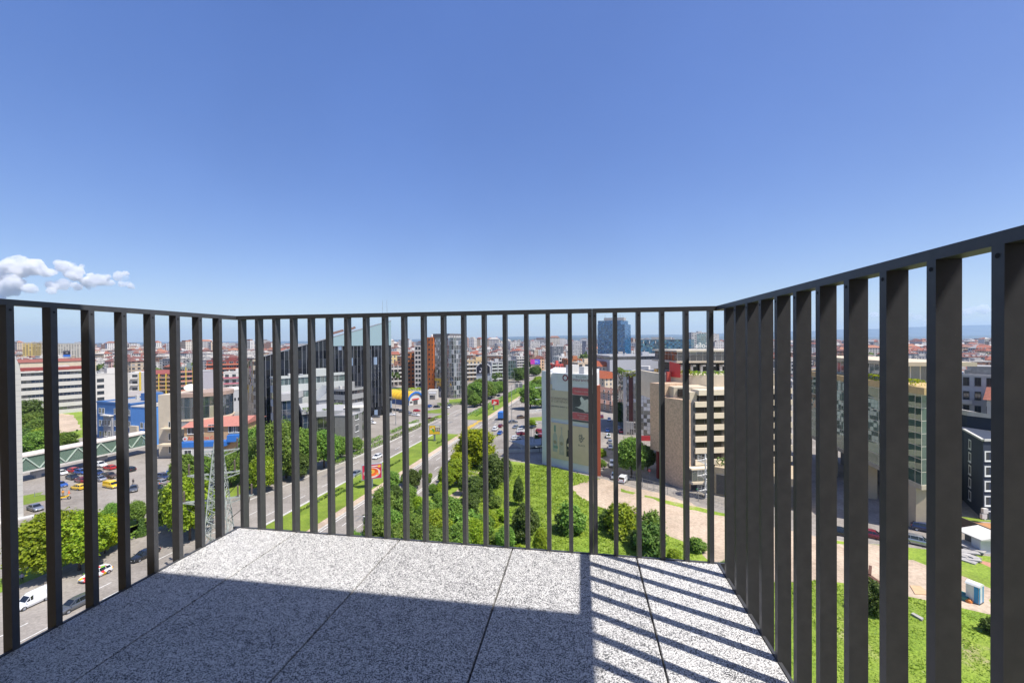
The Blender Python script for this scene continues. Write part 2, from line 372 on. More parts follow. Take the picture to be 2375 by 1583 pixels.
def roundlobes(seed, R_, H, z0, k, squash=.8):
    rg = random.Random(seed); L = [(0, 0, z0+H*.5, R_*.62, H*.42)]
    for i in range(k):
        a = i*2.399+rg.random()*.7; q = (i+.5)/k; zz = z0+H*(.12+.80*q); w = math.sin(math.pi*min(.93, .18+.78*q))**.7
        rr = R_*(.58+.2*rg.random())*w; s = R_*(.24+.22*rg.random())
        L.append((rr*math.cos(a), rr*math.sin(a), zz, s, s*squash))
    return L
def trunkmesh(seed, h, r, spread, top):
    rg = random.Random(seed); mb = MB(); p = Vector((0, 0, -.3)); q = Vector((rg.uniform(-.1, .1), rg.uniform(-.1, .1), h))
    mb.tube(p, q, r*1.25, r*.8, 8)
    for i in range(6):
        a = i*2.399+rg.random(); e = q+Vector((math.cos(a)*spread, math.sin(a)*spread, (top-h)*(.35+.5*rg.random())))
        m_ = q.lerp(e, .5)+Vector((0, 0, .3)); mb.tube(q-Vector((0, 0, .2*i/6*h)), m_, r*.5, r*.32, 6); mb.tube(m_, e, r*.32, r*.08, 6)
    mb.tube(q, (0, 0, h+(top-h)*.7), r*.7, r*.1, 6)
    return mb.mesh('trunk', BARK, True)
PROTO = {}
def tree_kind(key, crown_me, trunk_me): PROTO[key] = (crown_me, trunk_me)
for i in range(3):      # broad street trees, about 10 m high and 8 m wide at scale 1
    tree_kind('mid%d' % i, crown(11+i, roundlobes(20+i, 3.7, 7.6, 2.0, 26+i), .27, 34, LEAF_MID), trunkmesh(i, 2.8, .22, 2.4, 8))
for i in range(2):
    tree_kind('bright%d' % i, crown(31+i, roundlobes(40+i, 4.0, 7.4, 1.9, 24+i), .27, 34, LEAF_BRIGHT), trunkmesh(i+5, 2.6, .2, 2.5, 8))
tree_kind('yellow0', crown(51, roundlobes(52, 4.0, 7.6, 1.4, 26), .27, 34, LEAF_YELLOW), trunkmesh(9, 2.6, .2, 2.5, 8))
for i in range(2):
    tree_kind('dark%d' % i, crown(61+i, roundlobes(62+i, 3.5, 8.0, 1.4, 25), .27, 34, LEAF_DARK), trunkmesh(i+12, 2.4, .2, 2.0, 8))
for i in range(2):      # bushes 3 m high, 4 m wide, leafy to the ground
    tree_kind('bush%d' % i, crown(71+i, roundlobes(75+i, 1.9, 3.1, -.1, 12, .9), .2, 70, LEAF_MID if i else LEAF_BRIGHT), None)
tree_kind('darkbush', crown(81, roundlobes(86, 1.9, 3.3, -.1, 12, .9), .2, 70, LEAF_DARK), None)
L = [(.12*math.cos(i*2.4), .12*math.sin(i*2.4), .5+i*.55, max(.25, 1.35*(1-i/10.5)), .55) for i in range(10)]   # conifer 6 m
tree_kind('conifer', crown(91, L, .2, 75, LEAF_DARK), trunkmesh(22, 1.0, .12, .5, 4))
TREES = []
def tree(key, loc, h, label, group=None, wide=1.0, cat='tree', name=None, rot=None):
    cm, tm = PROTO[key]; base = {'c': 6.2}.get(key[0], 10.0)
    if 'bush' in key: base = 3.2
    if key == 'conifer': base = 6.2
    elif key.startswith('b') and 'bush' not in key: base = 9.8
    s = h/base
    r = thing(name or ('bush' if 'bush' in key else 'conifer_tree' if key == 'conifer' else 'broadleaf_tree'), label, cat, loc, random.random()*6.28 if rot is None else rot, group)
    r.scale = (s*wide, s*wide, s)
    c = link('crown', cm, r)
    if tm: link('trunk', tm, r)
    TREES.append(r); return r
def hedge(a, b, w, h, label, m=None, group=None, name='hedge'):
    a, b = Vector(a), Vector(b); L_ = (b-a).length; rg = np.random.RandomState(int(abs(a.x*7+b.y))); n = int(L_*(w+2*h)*14)
    P = np.stack([rg.random(n)*L_, (rg.random(n)-.5)*w, rg.random(n)*h], 1)
    side = rg.random(n); k = side < .45; P[k, 2] = h*(.9+.12*rg.random(k.sum())); P[~k, 1] = np.sign(P[~k, 1])*w/2*(.85+.25*rg.random((~k).sum()))
    P[:, 2] += .08*np.sin(P[:, 0]*1.7)
    N = np.where(k[:, None], np.array([[0, 0, 1.]]), np.sign(P[:, 1])[:, None]*np.array([[0, 1., 0]]))+rg.normal(size=(n, 3))*.5
    me = quads(name, P, N, .24, m or LEAF_MID, rng=rg)
    o = link(name, me, None, (a.x, a.y, a.z), math.atan2(b.y-a.y, b.x-a.x))
    return tag(o, label, 'hedge', group)
# ------------------------------------------------------------------ cars
TYRE = mat('tyre_rubber', (.015, .015, .016), .8); RIM = mat('alloy', (.45, .46, .48), .3, .8)
CGLASS = mat('car_glass', (.012, .015, .018), .04, spec=.9); HEADL = mat('headlamp_glass', (.75, .77, .78), .08); TAILL = mat('tail_lamp_red', (.45, .012, .012), .15)
PLATE = mat('number_plate', (.7, .7, .68), .5); BLACKP = mat('black_trim', (.018, .018, .02), .5)
def paint(name, c, metal=.0, rough=.16):
    if name in MATS: return MATS[name]
    m, t, p = nodes(name); p.inputs['Base Color'].default_value = (*c, 1); p.inputs['Roughness'].default_value = rough
    p.inputs['Metallic'].default_value = metal; p.inputs['Coat Weight'].default_value = .6; p.inputs['Coat Roughness'].default_value = .04
    MATS[name] = m; return m
# lengthwise stations: (x, half width, bottom, shoulder height, roof height or 0, half width of roof)
CARP = {
 'sedan': (4.6, [(-2.3, .74, .36, .62, 0, 0), (-2.12, .84, .24, .86, 0, 0), (-1.75, .88, .2, .94, 0, 0), (-.95, .9, .18, .95, 1.36, .60), (-.3, .9, .18, .94, 1.45, .63), (.45, .9, .18, .92, 1.40, .62), (1.2, .9, .18, .9, 0, 0), (1.75, .87, .2, .80, 0, 0), (2.15, .8, .24, .68, 0, 0), (2.3, .68, .34, .55, 0, 0)]),
 'hatchback': (4.1, [(-2.05, .76, .36, .82, 0, 0), (-1.95, .84, .26, .93, 0, 0), (-1.72, .87, .2, .96, 1.36, .6), (-1.0, .88, .18, .95, 1.46, .62), (-.1, .88, .18, .93, 1.48, .63), (.45, .88, .18, .92, 1.41, .61), (1.15, .88, .18, .9, 0, 0), (1.6, .85, .2, .80, 0, 0), (1.95, .78, .26, .66, 0, 0), (2.05, .68, .36, .55, 0, 0)]),
 'suv': (4.7, [(-2.35, .8, .45, .95, 0, 0), (-2.25, .9, .34, 1.1, 0, 0), (-2.0, .93, .28, 1.13, 1.60, .68), (-1.2, .94, .26, 1.12, 1.72, .7), (-.1, .94, .26, 1.1, 1.74, .7), (.5, .94, .26, 1.08, 1.66, .68), (1.15, .94, .26, 1.06, 0, 0), (1.8, .92, .28, .98, 0, 0), (2.25, .84, .34, .84, 0, 0), (2.35, .74, .45, .7, 0, 0)]),
 'van': (4.5, [(-2.25, .86, .4, 1.0, 0, 0), (-2.2, .9, .3, 1.1, 1.80, .78), (-1.2, .91, .24, 1.1, 1.86, .8), (0, .91, .22, 1.08, 1.86, .8), (.6, .91, .22, 1.06, 1.82, .77), (.95, .91, .22, 1.04, 1.62, .7), (1.55, .9, .22, 1.0, 0, 0), (1.95, .86, .25, .86, 0, 0), (2.2, .76, .32, .7, 0, 0), (2.25, .7, .4, .6, 0, 0)])}
def loft(mb, rings, close=True):
    n = len(rings[0])
    for A, B in zip(rings, rings[1:]):
        for i in range(n-1): mb.face([A[i], B[i], B[i+1], A[i+1]])
    if close: mb.face(rings[0]); mb.face(rings[-1][::-1])
def car_meshes(kind):
    L_, st = CARP[kind]; mb = MB(); rings = []
    for x, w, b, sh, ro, rw in st:
        rings.append([(x, -w*.9, b), (x, -w, b+(sh-b)*.35), (x, -w*.985, b+(sh-b)*.72), (x, -w*.9, sh-.02), (x, -w*.6, sh+.02), (x, w*.6, sh+.02), (x, w*.9, sh-.02), (x, w*.985, b+(sh-b)*.72), (x, w, b+(sh-b)*.35), (x, w*.9, b), (x, -w*.9, b)])
    loft(mb, rings)
    # roof shell and pillars above the shoulder line
    cab = [s for s in st if s[4]]; i0 = st.index(cab[0]); i1 = st.index(cab[-1]); rear, front = st[i0-1], st[i1+1]
    rr = [[(x, -rw, ro-.05), (x, -rw*.8, ro), (x, rw*.8, ro), (x, rw, ro-.05)] for x, w, b, sh, ro, rw in cab]
    loft(mb, rr, False)
    body = mb.mesh('body', BLACKP, False)
    for p in body.polygons: p.use_smooth = True
    gb = MB()
    ring = lambda s: ((s[0], -s[1]*.88, s[3]), (s[0], -s[5], s[4]-.05), (s[0], s[5], s[4]-.05), (s[0], s[1]*.88, s[3]))
    G = [ring(s) for s in cab]
    for A, B in zip(G, G[1:]): gb.face([A[0], B[0], B[1], A[1]]); gb.face([A[2], B[2], B[3], A[3]])
    f0 = ((front[0]-.05, -front[1]*.8, front[3]), (front[0]-.05, front[1]*.8, front[3])); r0 = ((rear[0]+.08, -rear[1]*.8, rear[3]), (rear[0]+.08, rear[1]*.8, rear[3]))
    A = G[-1]; gb.face([f0[0], f0[1], A[2], A[1]]); gb.face([f0[0], A[1], A[0]]); gb.face([A[2], f0[1], A[3]])
    A = G[0]
    van = kind == 'van'
    gb.face([r0[1], r0[0], A[1], A[2]]); gb.face([r0[0], A[0], A[1]]); gb.face([A[3], r0[1], A[2]])
    glass = gb.mesh('windows', CGLASS)
    pb = MB()          # body-coloured pillars over the glass
    for i, s in enumerate(cab):
        A = ring(s)
        if i in (0, len(cab)-1): k = .055
        else: k = .05
        for a, b in ((A[0], A[1]), (A[3], A[2])): pb.bar(a, b, k, k)
    for q, A in ((f0, G[-1]), (r0, G[0])): pb.bar(q[0], A[1], .06, .05); pb.bar(q[1], A[2], .06, .05)
    if van:            # blind load-space panels
        for A, B in zip(G[:3], G[1:4]):
            for a0, b0, b1, a1, e in ((A[0], B[0], B[1], A[1], -.015), (A[3], B[3], B[2], A[2], .015)): pb.face([Vector(v)+Vector((0, e, 0)) for v in (a0, b0, b1, a1)])
    pillars = pb.mesh('pillars', BLACKP)
    wb = MB(); wr = .31 if kind != 'suv' else .36
    prof = [(wr*.55, -.1), (wr*.95, -.1), (wr, -.06), (wr, .06), (wr*.95, .1), (wr*.62, .1)]
    lathe(wb, prof, 18); wb.m = 1; lathe(wb, [(wr*.62, .1), (wr*.55, .05), (.06, .07), (.001, .08)], 18); lathe(wb, [(wr*.55, -.1), (.001, -.1)], 12)
    wheel = wb.mesh('wheel', [TYRE, RIM], True)
    fr, re = st[-2], st[1]
    hb = MB().box(fr[0]-.16, fr[0]+.06, -.2, .2, fr[3]-.2, fr[3]-.06); head = hb.mesh('headlight', HEADL)
    tb = MB().box(re[0]-.1, re[0]+.12, -.16, .16, re[3]-.24, re[3]-.08) if not van else MB().box(re[0]-.08, re[0]+.1, -.08, .08, .75, 1.15)
    tail = tb.mesh('tail_light', TAILL)
    mb = MB().box(-.04, .04, -.1, .1, -.06, .08); mirror = mb.mesh('mirror', BLACKP)
    gb = MB().box(st[-1][0]-.12, st[-1][0]+.012, -.45, .45, .4, .53); gb.m = 1; gb.box(st[-1][0]-.1, st[-1][0]+.02, -.26, .26, .42, .52)
    grille = gb.mesh('front_grille', [BLACKP, PLATE])
    return dict(body=body, windows=glass, pillars=pillars, wheel=wheel, headlight=head, tail_light=tail, mirror=mirror, front_grille=grille, st=st, wr=wr, kind=kind)
CM = {}
def car(kind, loc, rot, pm, label, group=None, name=None, detail=True):
    if kind not in CM: CM[kind] = car_meshes(kind)
    d = CM[kind]; r = thing(name or {'van': 'delivery_van'}.get(kind, 'parked_car'), label, 'van' if kind == 'van' else 'car', loc, rot, group)
    r.scale = (.8, .8, .8)
    def painted(n):
        o = link(n, d[n], r)
        for i in range(1):
            o.material_slots[i].link = 'OBJECT'; o.material_slots[i].material = pm
        return o
    painted('body'); painted('pillars'); link('windows', d['windows'], r)
    st = d['st']; fx, rx = st[-3][0]-.28, st[2][0]+.42
    for x in (fx, rx):
        for s in (-1, 1):
            w = link('wheel', d['wheel'], r, (x, s*(.8 if kind != 'suv' else .84), d['wr']), (R(-90*s), 0, 0))
    if detail:
        for s in (-1, 1):
            link('headlight', d['headlight'], r, (0, s*st[-2][1]*.68, 0)); link('tail_light', d['tail_light'], r, (0, s*st[1][1]*.74, 0))
            o = painted('mirror'); o.location = (st[-4][0]-.12, s*(st[-4][1]+.08), st[-4][3]+.06)
        link('front_grille', d['front_grille'], r)
    return r
PAINTS = {'white': paint('car_paint_white', (.72, .73, .74)), 'silver': paint('car_paint_silver', (.42, .44, .46), .7, .28), 'grey': paint('car_paint_grey', (.14, .15, .17), .5, .25),
 'black': paint('car_paint_black', (.014, .016, .02)), 'red': paint('car_paint_red', (.42, .02, .025)), 'maroon': paint('car_paint_maroon', (.17, .018, .03)), 'blue': paint('car_paint_blue', (.03, .09, .32)),
 'navy': paint('car_paint_navy', (.02, .035, .1)), 'yellow': paint('car_paint_yellow', (.78, .5, .02)), 'green': paint('car_paint_green', (.03, .13, .07)), 'brown': paint('car_paint_brown', (.14, .09, .06), .4), 'beige': paint('car_paint_beige', (.45, .4, .32), .3)}
# ------------------------------------------------------------------ people
def person(loc, rot, label, top, legs, skin=(.45, .27, .18), stride=.16, group=None):
    mt = mat('top_%.2f_%.2f_%.2f' % top, top, .8); ml_ = mat('trousers_%.2f_%.2f_%.2f' % legs, legs, .8); ms = mat('skin', skin, .6); mh = mat('hair', (.03, .022, .018), .7)
    V = [(0, 0, .94), (0, .0, 1.15), (0, 0, 1.4), (0, .01, 1.52), (0, .02, 1.66)]; E_ = [(0, 1), (1, 2), (2, 3), (3, 4)]; Rr = [.15, .14, .15, .06, .1]
    for s in (-1, 1):
        i = len(V); V += [(s*.1, 0, .88), (s*.11, s*stride*.5, .5), (s*.11, s*stride-.05*s, .09), (s*.11, s*stride+.14, .04)]; E_ += [(0, i), (i, i+1), (i+1, i+2), (i+2, i+3)]; Rr += [.1, .065, .045, .04]
        i = len(V); V += [(s*.2, 0, 1.4), (s*.25, -s*.05, 1.13), (s*.25, -s*.1+.06, .9), (s*.25, -s*.1+.09, .8)]; E_ += [(2, i), (i, i+1), (i+1, i+2), (i+2, i+3)]; Rr += [.065, .048, .035, .03]
    me = bpy.data.meshes.new('person'); me.from_pydata(V, E_, []); o = bpy.data.objects.new('person', me); C.objects.link(o)
    sk = o.modifiers.new('skin', 'SKIN'); o.modifiers.new('sub', 'SUBSURF').render_levels = 1
    for i, v in enumerate(me.skin_vertices[0].data): v.radius = (Rr[i], Rr[i]); v.use_root = i == 0
    dg = bpy.context.evaluated_depsgraph_get(); m2 = bpy.data.meshes.new_from_object(o.evaluated_get(dg)); bpy.data.objects.remove(o)
    m2.materials.clear()
    for m in (mt, ml_, ms): m2.materials.append(m)
    for p in m2.polygons:
        z = p.center.z; p.material_index = 2 if z > 1.5 or (abs(p.center.x) > .19 and z < 1.0 and z > .7) else (0 if z > .98 else 1); p.use_smooth = True
    b = link('person', m2, None, loc, rot); b.scale = (.78, .78, .78); tag(b, label, 'person', group)
    hb = MB(); lathe(hb, [(.105, 1.66), (.112, 1.72), (.09, 1.78), (.001, 1.81)], 10); hb.build('hair', mh, b, True)
    return b
# ------------------------------------------------------------------ buildings
WINF = mat('white_window_frame', (.72, .72, .7), .5); WING = mat('window_glass', (.03, .038, .045), .05, spec=.8); DARKF = mat('dark_window_frame', (.05, .052, .058), .5)
GREYV = mat('ventilator_grey', (.38, .39, .4), .5, .3); ROOFG = mat('grey_roof_felt', (.3, .29, .28), .9, var=.2); ROOFR = mat('red_clay_roof', (.25, .085, .055), .85, var=.3, scale=2.5, bump=.3); CONC = mat('pale_concrete', (.5, .49, .46), .85, var=.12)
def frame2(p0, p1):
    p0, p1 = Vector(p0), Vector(p1); p0.z = 0; p1.z = 0
    return p0, (p1-p0).length, math.atan2(p1.y-p0.y, p1.x-p0.x)
def winmesh(w, h, fm, gm=None, t=.08, mull=1):
    """window standing in the plane y=0, facing -y"""
    mb = MB()
    for a in ((-w/2, -w/2+t, 0, h), (w/2-t, w/2, 0, h), (-w/2+t, w/2-t, 0, t), (-w/2+t, w/2-t, h-t, h)): mb.box(a[0], a[1], -.06, .05, a[2], a[3])
    if mull: mb.box(-t*.35, t*.35, -.045, .05, t, h-t)
    mb.box(-w/2-.05, w/2+.05, -.14, .05, -.06, -.002)
    mb.m = 1; mb.box(-w/2+t, w/2-t, -.02, .03, t, h-t)
    return mb.mesh('window', [fm, gm or WING])
def grid_windows(root, face, L_, D, H, floors, cols, w, h, fm, gm=None, z0=1.0, mull=1, x0=0, x1=None, name='window', skip=None, me=None):
    me = me or winmesh(w, h, fm, gm, mull=mull); span = {'f': L_, 'l': D, 'r': D}[face]; a = x0; b = span if x1 is None else x1
    fh = H/floors
    for f in range(floors):
        for c in range(cols):
            if skip and skip(f, c): continue
            s = a+(c+.5)*(b-a)/cols; z = f*fh+z0
            if face == 'f': link(name, me, root, (s, -.001, z))
            elif face == 'l': link(name, me, root, (-.001, D-s, z), R(-90))
            else: link(name, me, root, (L_+.001, s, z), R(90))
def parapet_roof(root, L_, D, H, m, rim=.45, pm=None, hut=True, z0=0):
    mb = MB(); t = .3
    mb.box(-.1, L_+.1, -.1, t, H-.001, H+rim); mb.box(-.1, L_+.1, D-t, D+.1, H-.001, H+rim); mb.box(-.1, t, t, D-t, H-.001, H+rim); mb.box(L_-t, L_+.1, t, D-t, H-.001, H+rim)
    mb.m = 1; mb.box(t, L_-t, t, D-t, H-.2, H+.06)
    o = mb.build('roof', [pm or CONC, m], root)
    if hut:
        w = min(5, L_*.3); MB().box(L_*.55, L_*.55+w, D*.4, D*.4+w*.8, H+.05, H+2.6).build('roof_hut', pm or CONC, root); MB().box(L_*.2, L_*.2+.8, D*.5, D*.5+.8, H+.05, H+1.5).build('chimney', CONC, root); MB().box(L_*.35, L_*.35+1.2, D*.6, D*.6+.9, H+.05, H+1.1).build('ventilator', GREYV, root)
    return o
def gable_roof(root, L_, D, H, rise, m, over=.5, ridge='x', z0=0):
    mb = MB(); o = over
    if ridge == 'x': a, b = (-o, D/2, H+rise), (L_+o, D/2, H+rise)
    else: a, b = (L_/2, -o, H+rise), (L_/2, D+o, H+rise)
    e = [(-o, -o, H), (L_+o, -o, H), (L_+o, D+o, H), (-o, D+o, H)]
    if ridge == 'x':
        mb.face([e[0], e[1], b, a]); mb.face([e[2], e[3], a, b]); mb.face([e[1], e[2], b]); mb.face([e[3], e[0], a])
    else:
        mb.face([e[1], e[2], b, a]); mb.face([e[3], e[0], a, b]); mb.face([e[0], e[1], a]); mb.face([e[2], e[3], b])
    mb.face(e[::-1]); return mb.build('roof', m, root)
def house(name, label, p0, p1, D, H, wall, cat='building', group=None):
    o, L_, ang = frame2(p0, p1); r = thing(name, label, cat, o, ang, group)
    MB().box(0, L_, 0, D, -.5, H).build('wall', wall, r); return r, L_
def banded(name, label, p0, p1, D, H, floors, wm, gm, winfrac=.5, cat='building', mull=1.8, faces='flr', inset=.28, roof=True, group=None, zbase=0):
    """storeys of ribbon windows between solid spandrels"""
    o, L_, ang = frame2(p0, p1); r = thing(name, label, cat, o, ang, group); fh = (H-zbase)/floors; wh = fh*winfrac
    MB().box(inset, L_-inset, inset, D-inset, zbase-.4 if zbase else -.5, H-.05).build('wall', mat('recess_wall', (.08, .08, .085), .7), r)
    for f in range(floors):
        z = zbase+f*fh
        MB().box(0, L_, 0, D, z, z+fh-wh).build('spandrel', wm, r)
        mb = MB(); mb.box(inset-.04, L_-inset+.04, inset-.04, D-inset+.04, z+fh-wh+.001, z+fh-.001); mb.m = 1
        n = max(2, int(L_/mull))
        for i in range(n+1): x = inset+(L_-2*inset)*i/n; mb.box(x-.05, x+.05, inset-.1, inset-.03, z+fh-wh, z+fh)
        n = max(2, int(D/mull))
        for i in range(n+1): y = inset+(D-2*inset)*i/n; mb.box(inset-.1, inset-.03, y-.05, y+.05, z+fh-wh, z+fh)
        mb.build('window_band', [gm, DARKF], r)
    if roof: parapet_roof(r, L_, D, H, ROOFG, .7, wm)
    return r, L_
# ------------------------------------------------------------------ ground
def gmat(name, stops, scale, detail=8, rough=.95, bump=.2, scale2=None, stops2=None):
    m, t, p = nodes(name); f = noise(t, scale, detail, 'Object', .65)
    c = ramp(t, f, stops)
    if scale2:
        f2 = noise(t, scale2, 5); c = mixc(t, ramp(t, f2, stops2), c, (0, 0, 0)) if False else c
        mm = t.nodes.new('ShaderNodeMix'); mm.data_type = 'RGBA'; mm.blend_type = 'MULTIPLY'; mm.inputs[0].default_value = 1
        t.links.new(c, mm.inputs[6]); t.links.new(ramp(t, f2, stops2), mm.inputs[7]); c = mm.outputs[2]
    if scale2:      # broad worn and stained areas
        m3 = t.nodes.new('ShaderNodeMix'); m3.data_type = 'RGBA'; m3.blend_type = 'MULTIPLY'; m3.inputs[0].default_value = 1
        t.links.new(c, m3.inputs[6]); t.links.new(ramp(t, noise(t, .07, 7, rough=.7), [(.35, (.74, .73, .72)), (.6, (1.05, 1.05, 1.05))]), m3.inputs[7]); c = m3.outputs[2]
    t.links.new(c, p.inputs['Base Color']); p.inputs['Roughness'].default_value = rough
    if bump: setbump(t, p, noise(t, scale*8, 4), bump, .08)
    return m
fine = [(.35, (.72, .72, .72)), (.65, (1, 1, 1))]
M_CITY = gmat('city_ground', [(.3, (.04, .075, .025)), (.42, (.16, .15, .12)), (.55, (.24, .21, .18)), (.7, (.08, .11, .04))], .012, 10, bump=0)
M_PAVE = gmat('pale_paving', [(.3, (.27, .24, .205)), (.7, (.37, .335, .295))], .15, 8, bump=.1, scale2=1.8, stops2=fine)
M_ASPH = gmat('sunworn_asphalt', [(.3, (.285, .255, .22)), (.7, (.36, .325, .285))], .25, 9, bump=.1, scale2=3, stops2=fine)
M_ASPD = gmat('dark_asphalt', [(.3, (.085, .082, .08)), (.7, (.13, .125, .12))], .25, 9, bump=.1, scale2=3, stops2=fine)
M_GRASS = gmat('mown_grass', [(.3, (.13, .21, .015)), (.5, (.19, .27, .022)), (.72, (.25, .32, .04))], .35, 9, bump=.5, scale2=5, stops2=[(.3, (.6, .6, .6)), (.7, (1.1, 1.1, 1))])
M_WILD = gmat('wild_grass', [(.28, (.14, .24, .02)), (.45, (.23, .33, .03)), (.58, (.30, .39, .05)), (.68, (.44, .38, .2))], .16, 10, bump=.6, scale2=3.5, stops2=[(.3, (.5, .55, .5)), (.7, (1.1, 1.1, 1))])
M_DIRT = gmat('bare_dirt', [(.28, (.44, .335, .235)), (.5, (.58, .455, .335)), (.72, (.48, .385, .275))], .22, 10, bump=.4, scale2=2.2, stops2=fine)
M_RED = gmat('orange_soil', [(.3, (.33, .15, .06)), (.7, (.46, .24, .11))], .3, 9, bump=.4)
M_KERB = mat('kerb_stone', (.46, .44, .4), .85, var=.15)
M_LINE = mat('road_paint', (.68, .67, .63), .7, var=.2, scale=3)
def flat(name, pts, z, m, kind='structure'):
    o = MB().face([(p[0], p[1], z) for p in pts]).build(name, m); return struct(o, kind)
def ccw(p):
    a = sum(p[i][0]*p[(i+1) % len(p)][1]-p[(i+1) % len(p)][0]*p[i][1] for i in range(len(p))); return p if a > 0 else p[::-1]
def ragged(P, amp, step=1.6):
    rg = random.Random(len(P)*7+int(P[0][0])); out = []
    for a, b in zip(P, P[1:]+P[:1]):
        a, b = Vector(a), Vector(b); n = max(1, int((b-a).length/step))
        for i in range(n): q = a.lerp(b, i/n); out.append((q.x+rg.uniform(-amp, amp)*(i > 0), q.y+rg.uniform(-amp, amp)*(i > 0)))
    return out
def gp(name, px, z, m):
    P = ccw([tuple(g(x, y)[:2]) for x, y in px])
    return flat(name, ragged(P, .45) if 'grass' in name or 'dirt' in name else P, z, m)
def gp_(name, px, z, m): return flat(name, ccw([tuple(g(x, y)[:2]) for x, y in px]), z, m)
def snp(name, l, z, m): return flat(name, ccw([tuple(sn(s, n)[:2]) for s, n in l]), z, m)
n = 64; flat('ground', [(30000*math.cos(2*math.pi*i/n), 30000*math.sin(2*math.pi*i/n)) for i in range(n)], 0, M_CITY)
snp('pavement', [(-30, -330), (-30, 160), (190, 160), (270, -60), (330, -330)], .012, M_PAVE)
snp('road', [(-20, -73), (45, -71), (68, -69.2), (98, -66.4), (900, -65.8), (900, -57), (-20, -57)], .024, M_ASPH)
snp('road', [(-20, -46.4), (900, -46.4), (900, -38), (-20, -38)], .024, M_ASPH)
snp('road', [(132, -57.02), (158, -57.02), (158, -46.38), (132, -46.38)], .022, M_PAVE)
snp('road', [(96, -1), (330, -1), (330, 7), (96, 7)], .024, M_ASPH)
# raised median with kerbs
def strip(name, poly, z0, z1, m): return struct(MB().prism(ccw([tuple(p[:2]) for p in poly]), z0, z1).build(name, m))
def med(s0, s1):
    strip('kerb', [sn(s0, -57), sn(s1, -57), sn(s1, -56.7), sn(s0, -56.7)], 0, .16, M_KERB)
    strip('kerb', [sn(s0, -46.7), sn(s1, -46.7), sn(s1, -46.4), sn(s0, -46.4)], 0, .16, M_KERB)
    strip('median_lawn', [sn(s0, -56.69), sn(s1, -56.69), sn(s1, -48.4), sn(s0, -48.4)], 0, .13, M_GRASS)
    strip('median_verge', [sn(s0, -48.39), sn(s1, -48.39), sn(s1, -46.71), sn(s0, -46.71)], 0, .11, M_DIRT)
med(-10, 132); med(158, 700)
strip('kerb', [sn(68, -69.5), sn(98, -66.7), sn(98, -66.4), sn(68, -69.2)], 0, .14, M_KERB)
strip('kerb', [sn(98, -66.7), sn(132, -66.3), sn(132, -66.), sn(98, -66.4)], 0, .14, M_KERB)
strip('kerb', [sn(-20, -38), sn(118, -38), sn(118, -37.7), sn(-20, -37.7)], 0, .14, M_KERB)
# lane paint
mb = MB()
def dash(n, s0, s1, on, off, w=.13):
    s = s0
    while s < s1:
        mb.face([sn(s, n-w/2, .036), sn(s, n+w/2, .036), sn(min(s+on, s1), n+w/2, .036), sn(min(s+on, s1), n-w/2, .036)][::-1]); s += on+off
dash(-60.1, -10, 420, 3, 5); dash(-63.3, -10, 420, 3, 5); dash(-43.9, -10, 420, 3, 5); dash(-41, -10, 420, 3, 5)
dash(-57.35, -10, 132, 300, 0, .15); dash(-57.35, 158, 420, 300, 0, .15); dash(-46.05, -10, 420, 500, 0, .15); dash(-38.4, -10, 118, 300, 0, .15); dash(-66.1, 98, 420, 400, 0, .14)
struct(mb.build('road_markings', M_LINE))
# mended patches in the carriageways
M_PATCH = gmat('road_patch', [(.3, (.16, .15, .14)), (.7, (.22, .205, .19))], .8, 6, bump=.1)
rg = random.Random(8)
for i in range(22):
    s = rg.uniform(30, 260); n0 = rg.choice((-65, -62.5, -60, -45.5, -43, -40.5)); l, w = rg.uniform(2, 14), rg.uniform(.5, 1.6)
    snp('road_patch', [(s, n0), (s+l, n0+rg.uniform(-.1, .1)), (s+l, n0+w), (s, n0+w)], .029, M_PATCH)
# lawns, verges and bare ground
lawn = [tuple(sn(-25, -37.6)[:2]), tuple(sn(74, -37.6)[:2]), tuple(sn(92, -30)[:2])]+[tuple(g(*p)[:2]) for p in ((1125, 1062), (1262, 1078), (1392, 1110), (1680, 1200), (1900, 1250), (2100, 1268), (2298, 1290))]+[(110, 30), (110, -40)]
flat('lawn', ccw(lawn), .03, M_WILD)
gp('dirt_lot', [(1322, 1128), (1350, 1117), (1397, 1109), (1440, 1124), (1530, 1142), (1680, 1194), (1900, 1246), (2040, 1264), (2085, 1290), (2160, 1315), (2240, 1338), (2305, 1368), (2310, 1428), (2150, 1392), (2040, 1372), (1900, 1345), (1770, 1352), (1680, 1332), (1620, 1272), (1560, 1246), (1470, 1203), (1390, 1175), (1345, 1152)], .036, M_DIRT)
gp('dirt_path', [(1115, 1090), (1135, 1078), (1150, 1085), (1100, 1128), (1055, 1160), (1040, 1150)], .036, M_DIRT)
for q in ([(1440, 1132), (1475, 1142), (1468, 1146), (1440, 1140)], [(1495, 1148), (1600, 1172), (1690, 1192), (1690, 1198), (1590, 1180), (1495, 1152)], [(2080, 1272), (2160, 1280), (2160, 1306), (2090, 1298)], [(2220, 1302), (2310, 1312), (2310, 1356), (2260, 1345), (2220, 1330)], [(1930, 1252), (1975, 1258), (1975, 1264), (1930, 1259)]):
    gp('grass_patch', q, .042, M_WILD)
gp('orange_soil_bank', [(2225, 1208), (2310, 1214), (2310, 1248), (2225, 1232)], .044, M_RED)
gp('grass_patch', [(2225, 1198), (2320, 1206), (2320, 1212), (2225, 1206)], .05, M_GRASS)
gp('grass_patch', [(40, 1046), (200, 1012), (192, 948), (100, 915), (40, 905)], .03, M_WILD)
gp('dirt_path', [(128, 1006), (190, 996), (170, 962), (140, 958), (120, 975)], .036, M_DIRT)
gp('grass_patch', [(48, 1150), (100, 1140), (105, 1160), (48, 1172)], .03, M_GRASS)
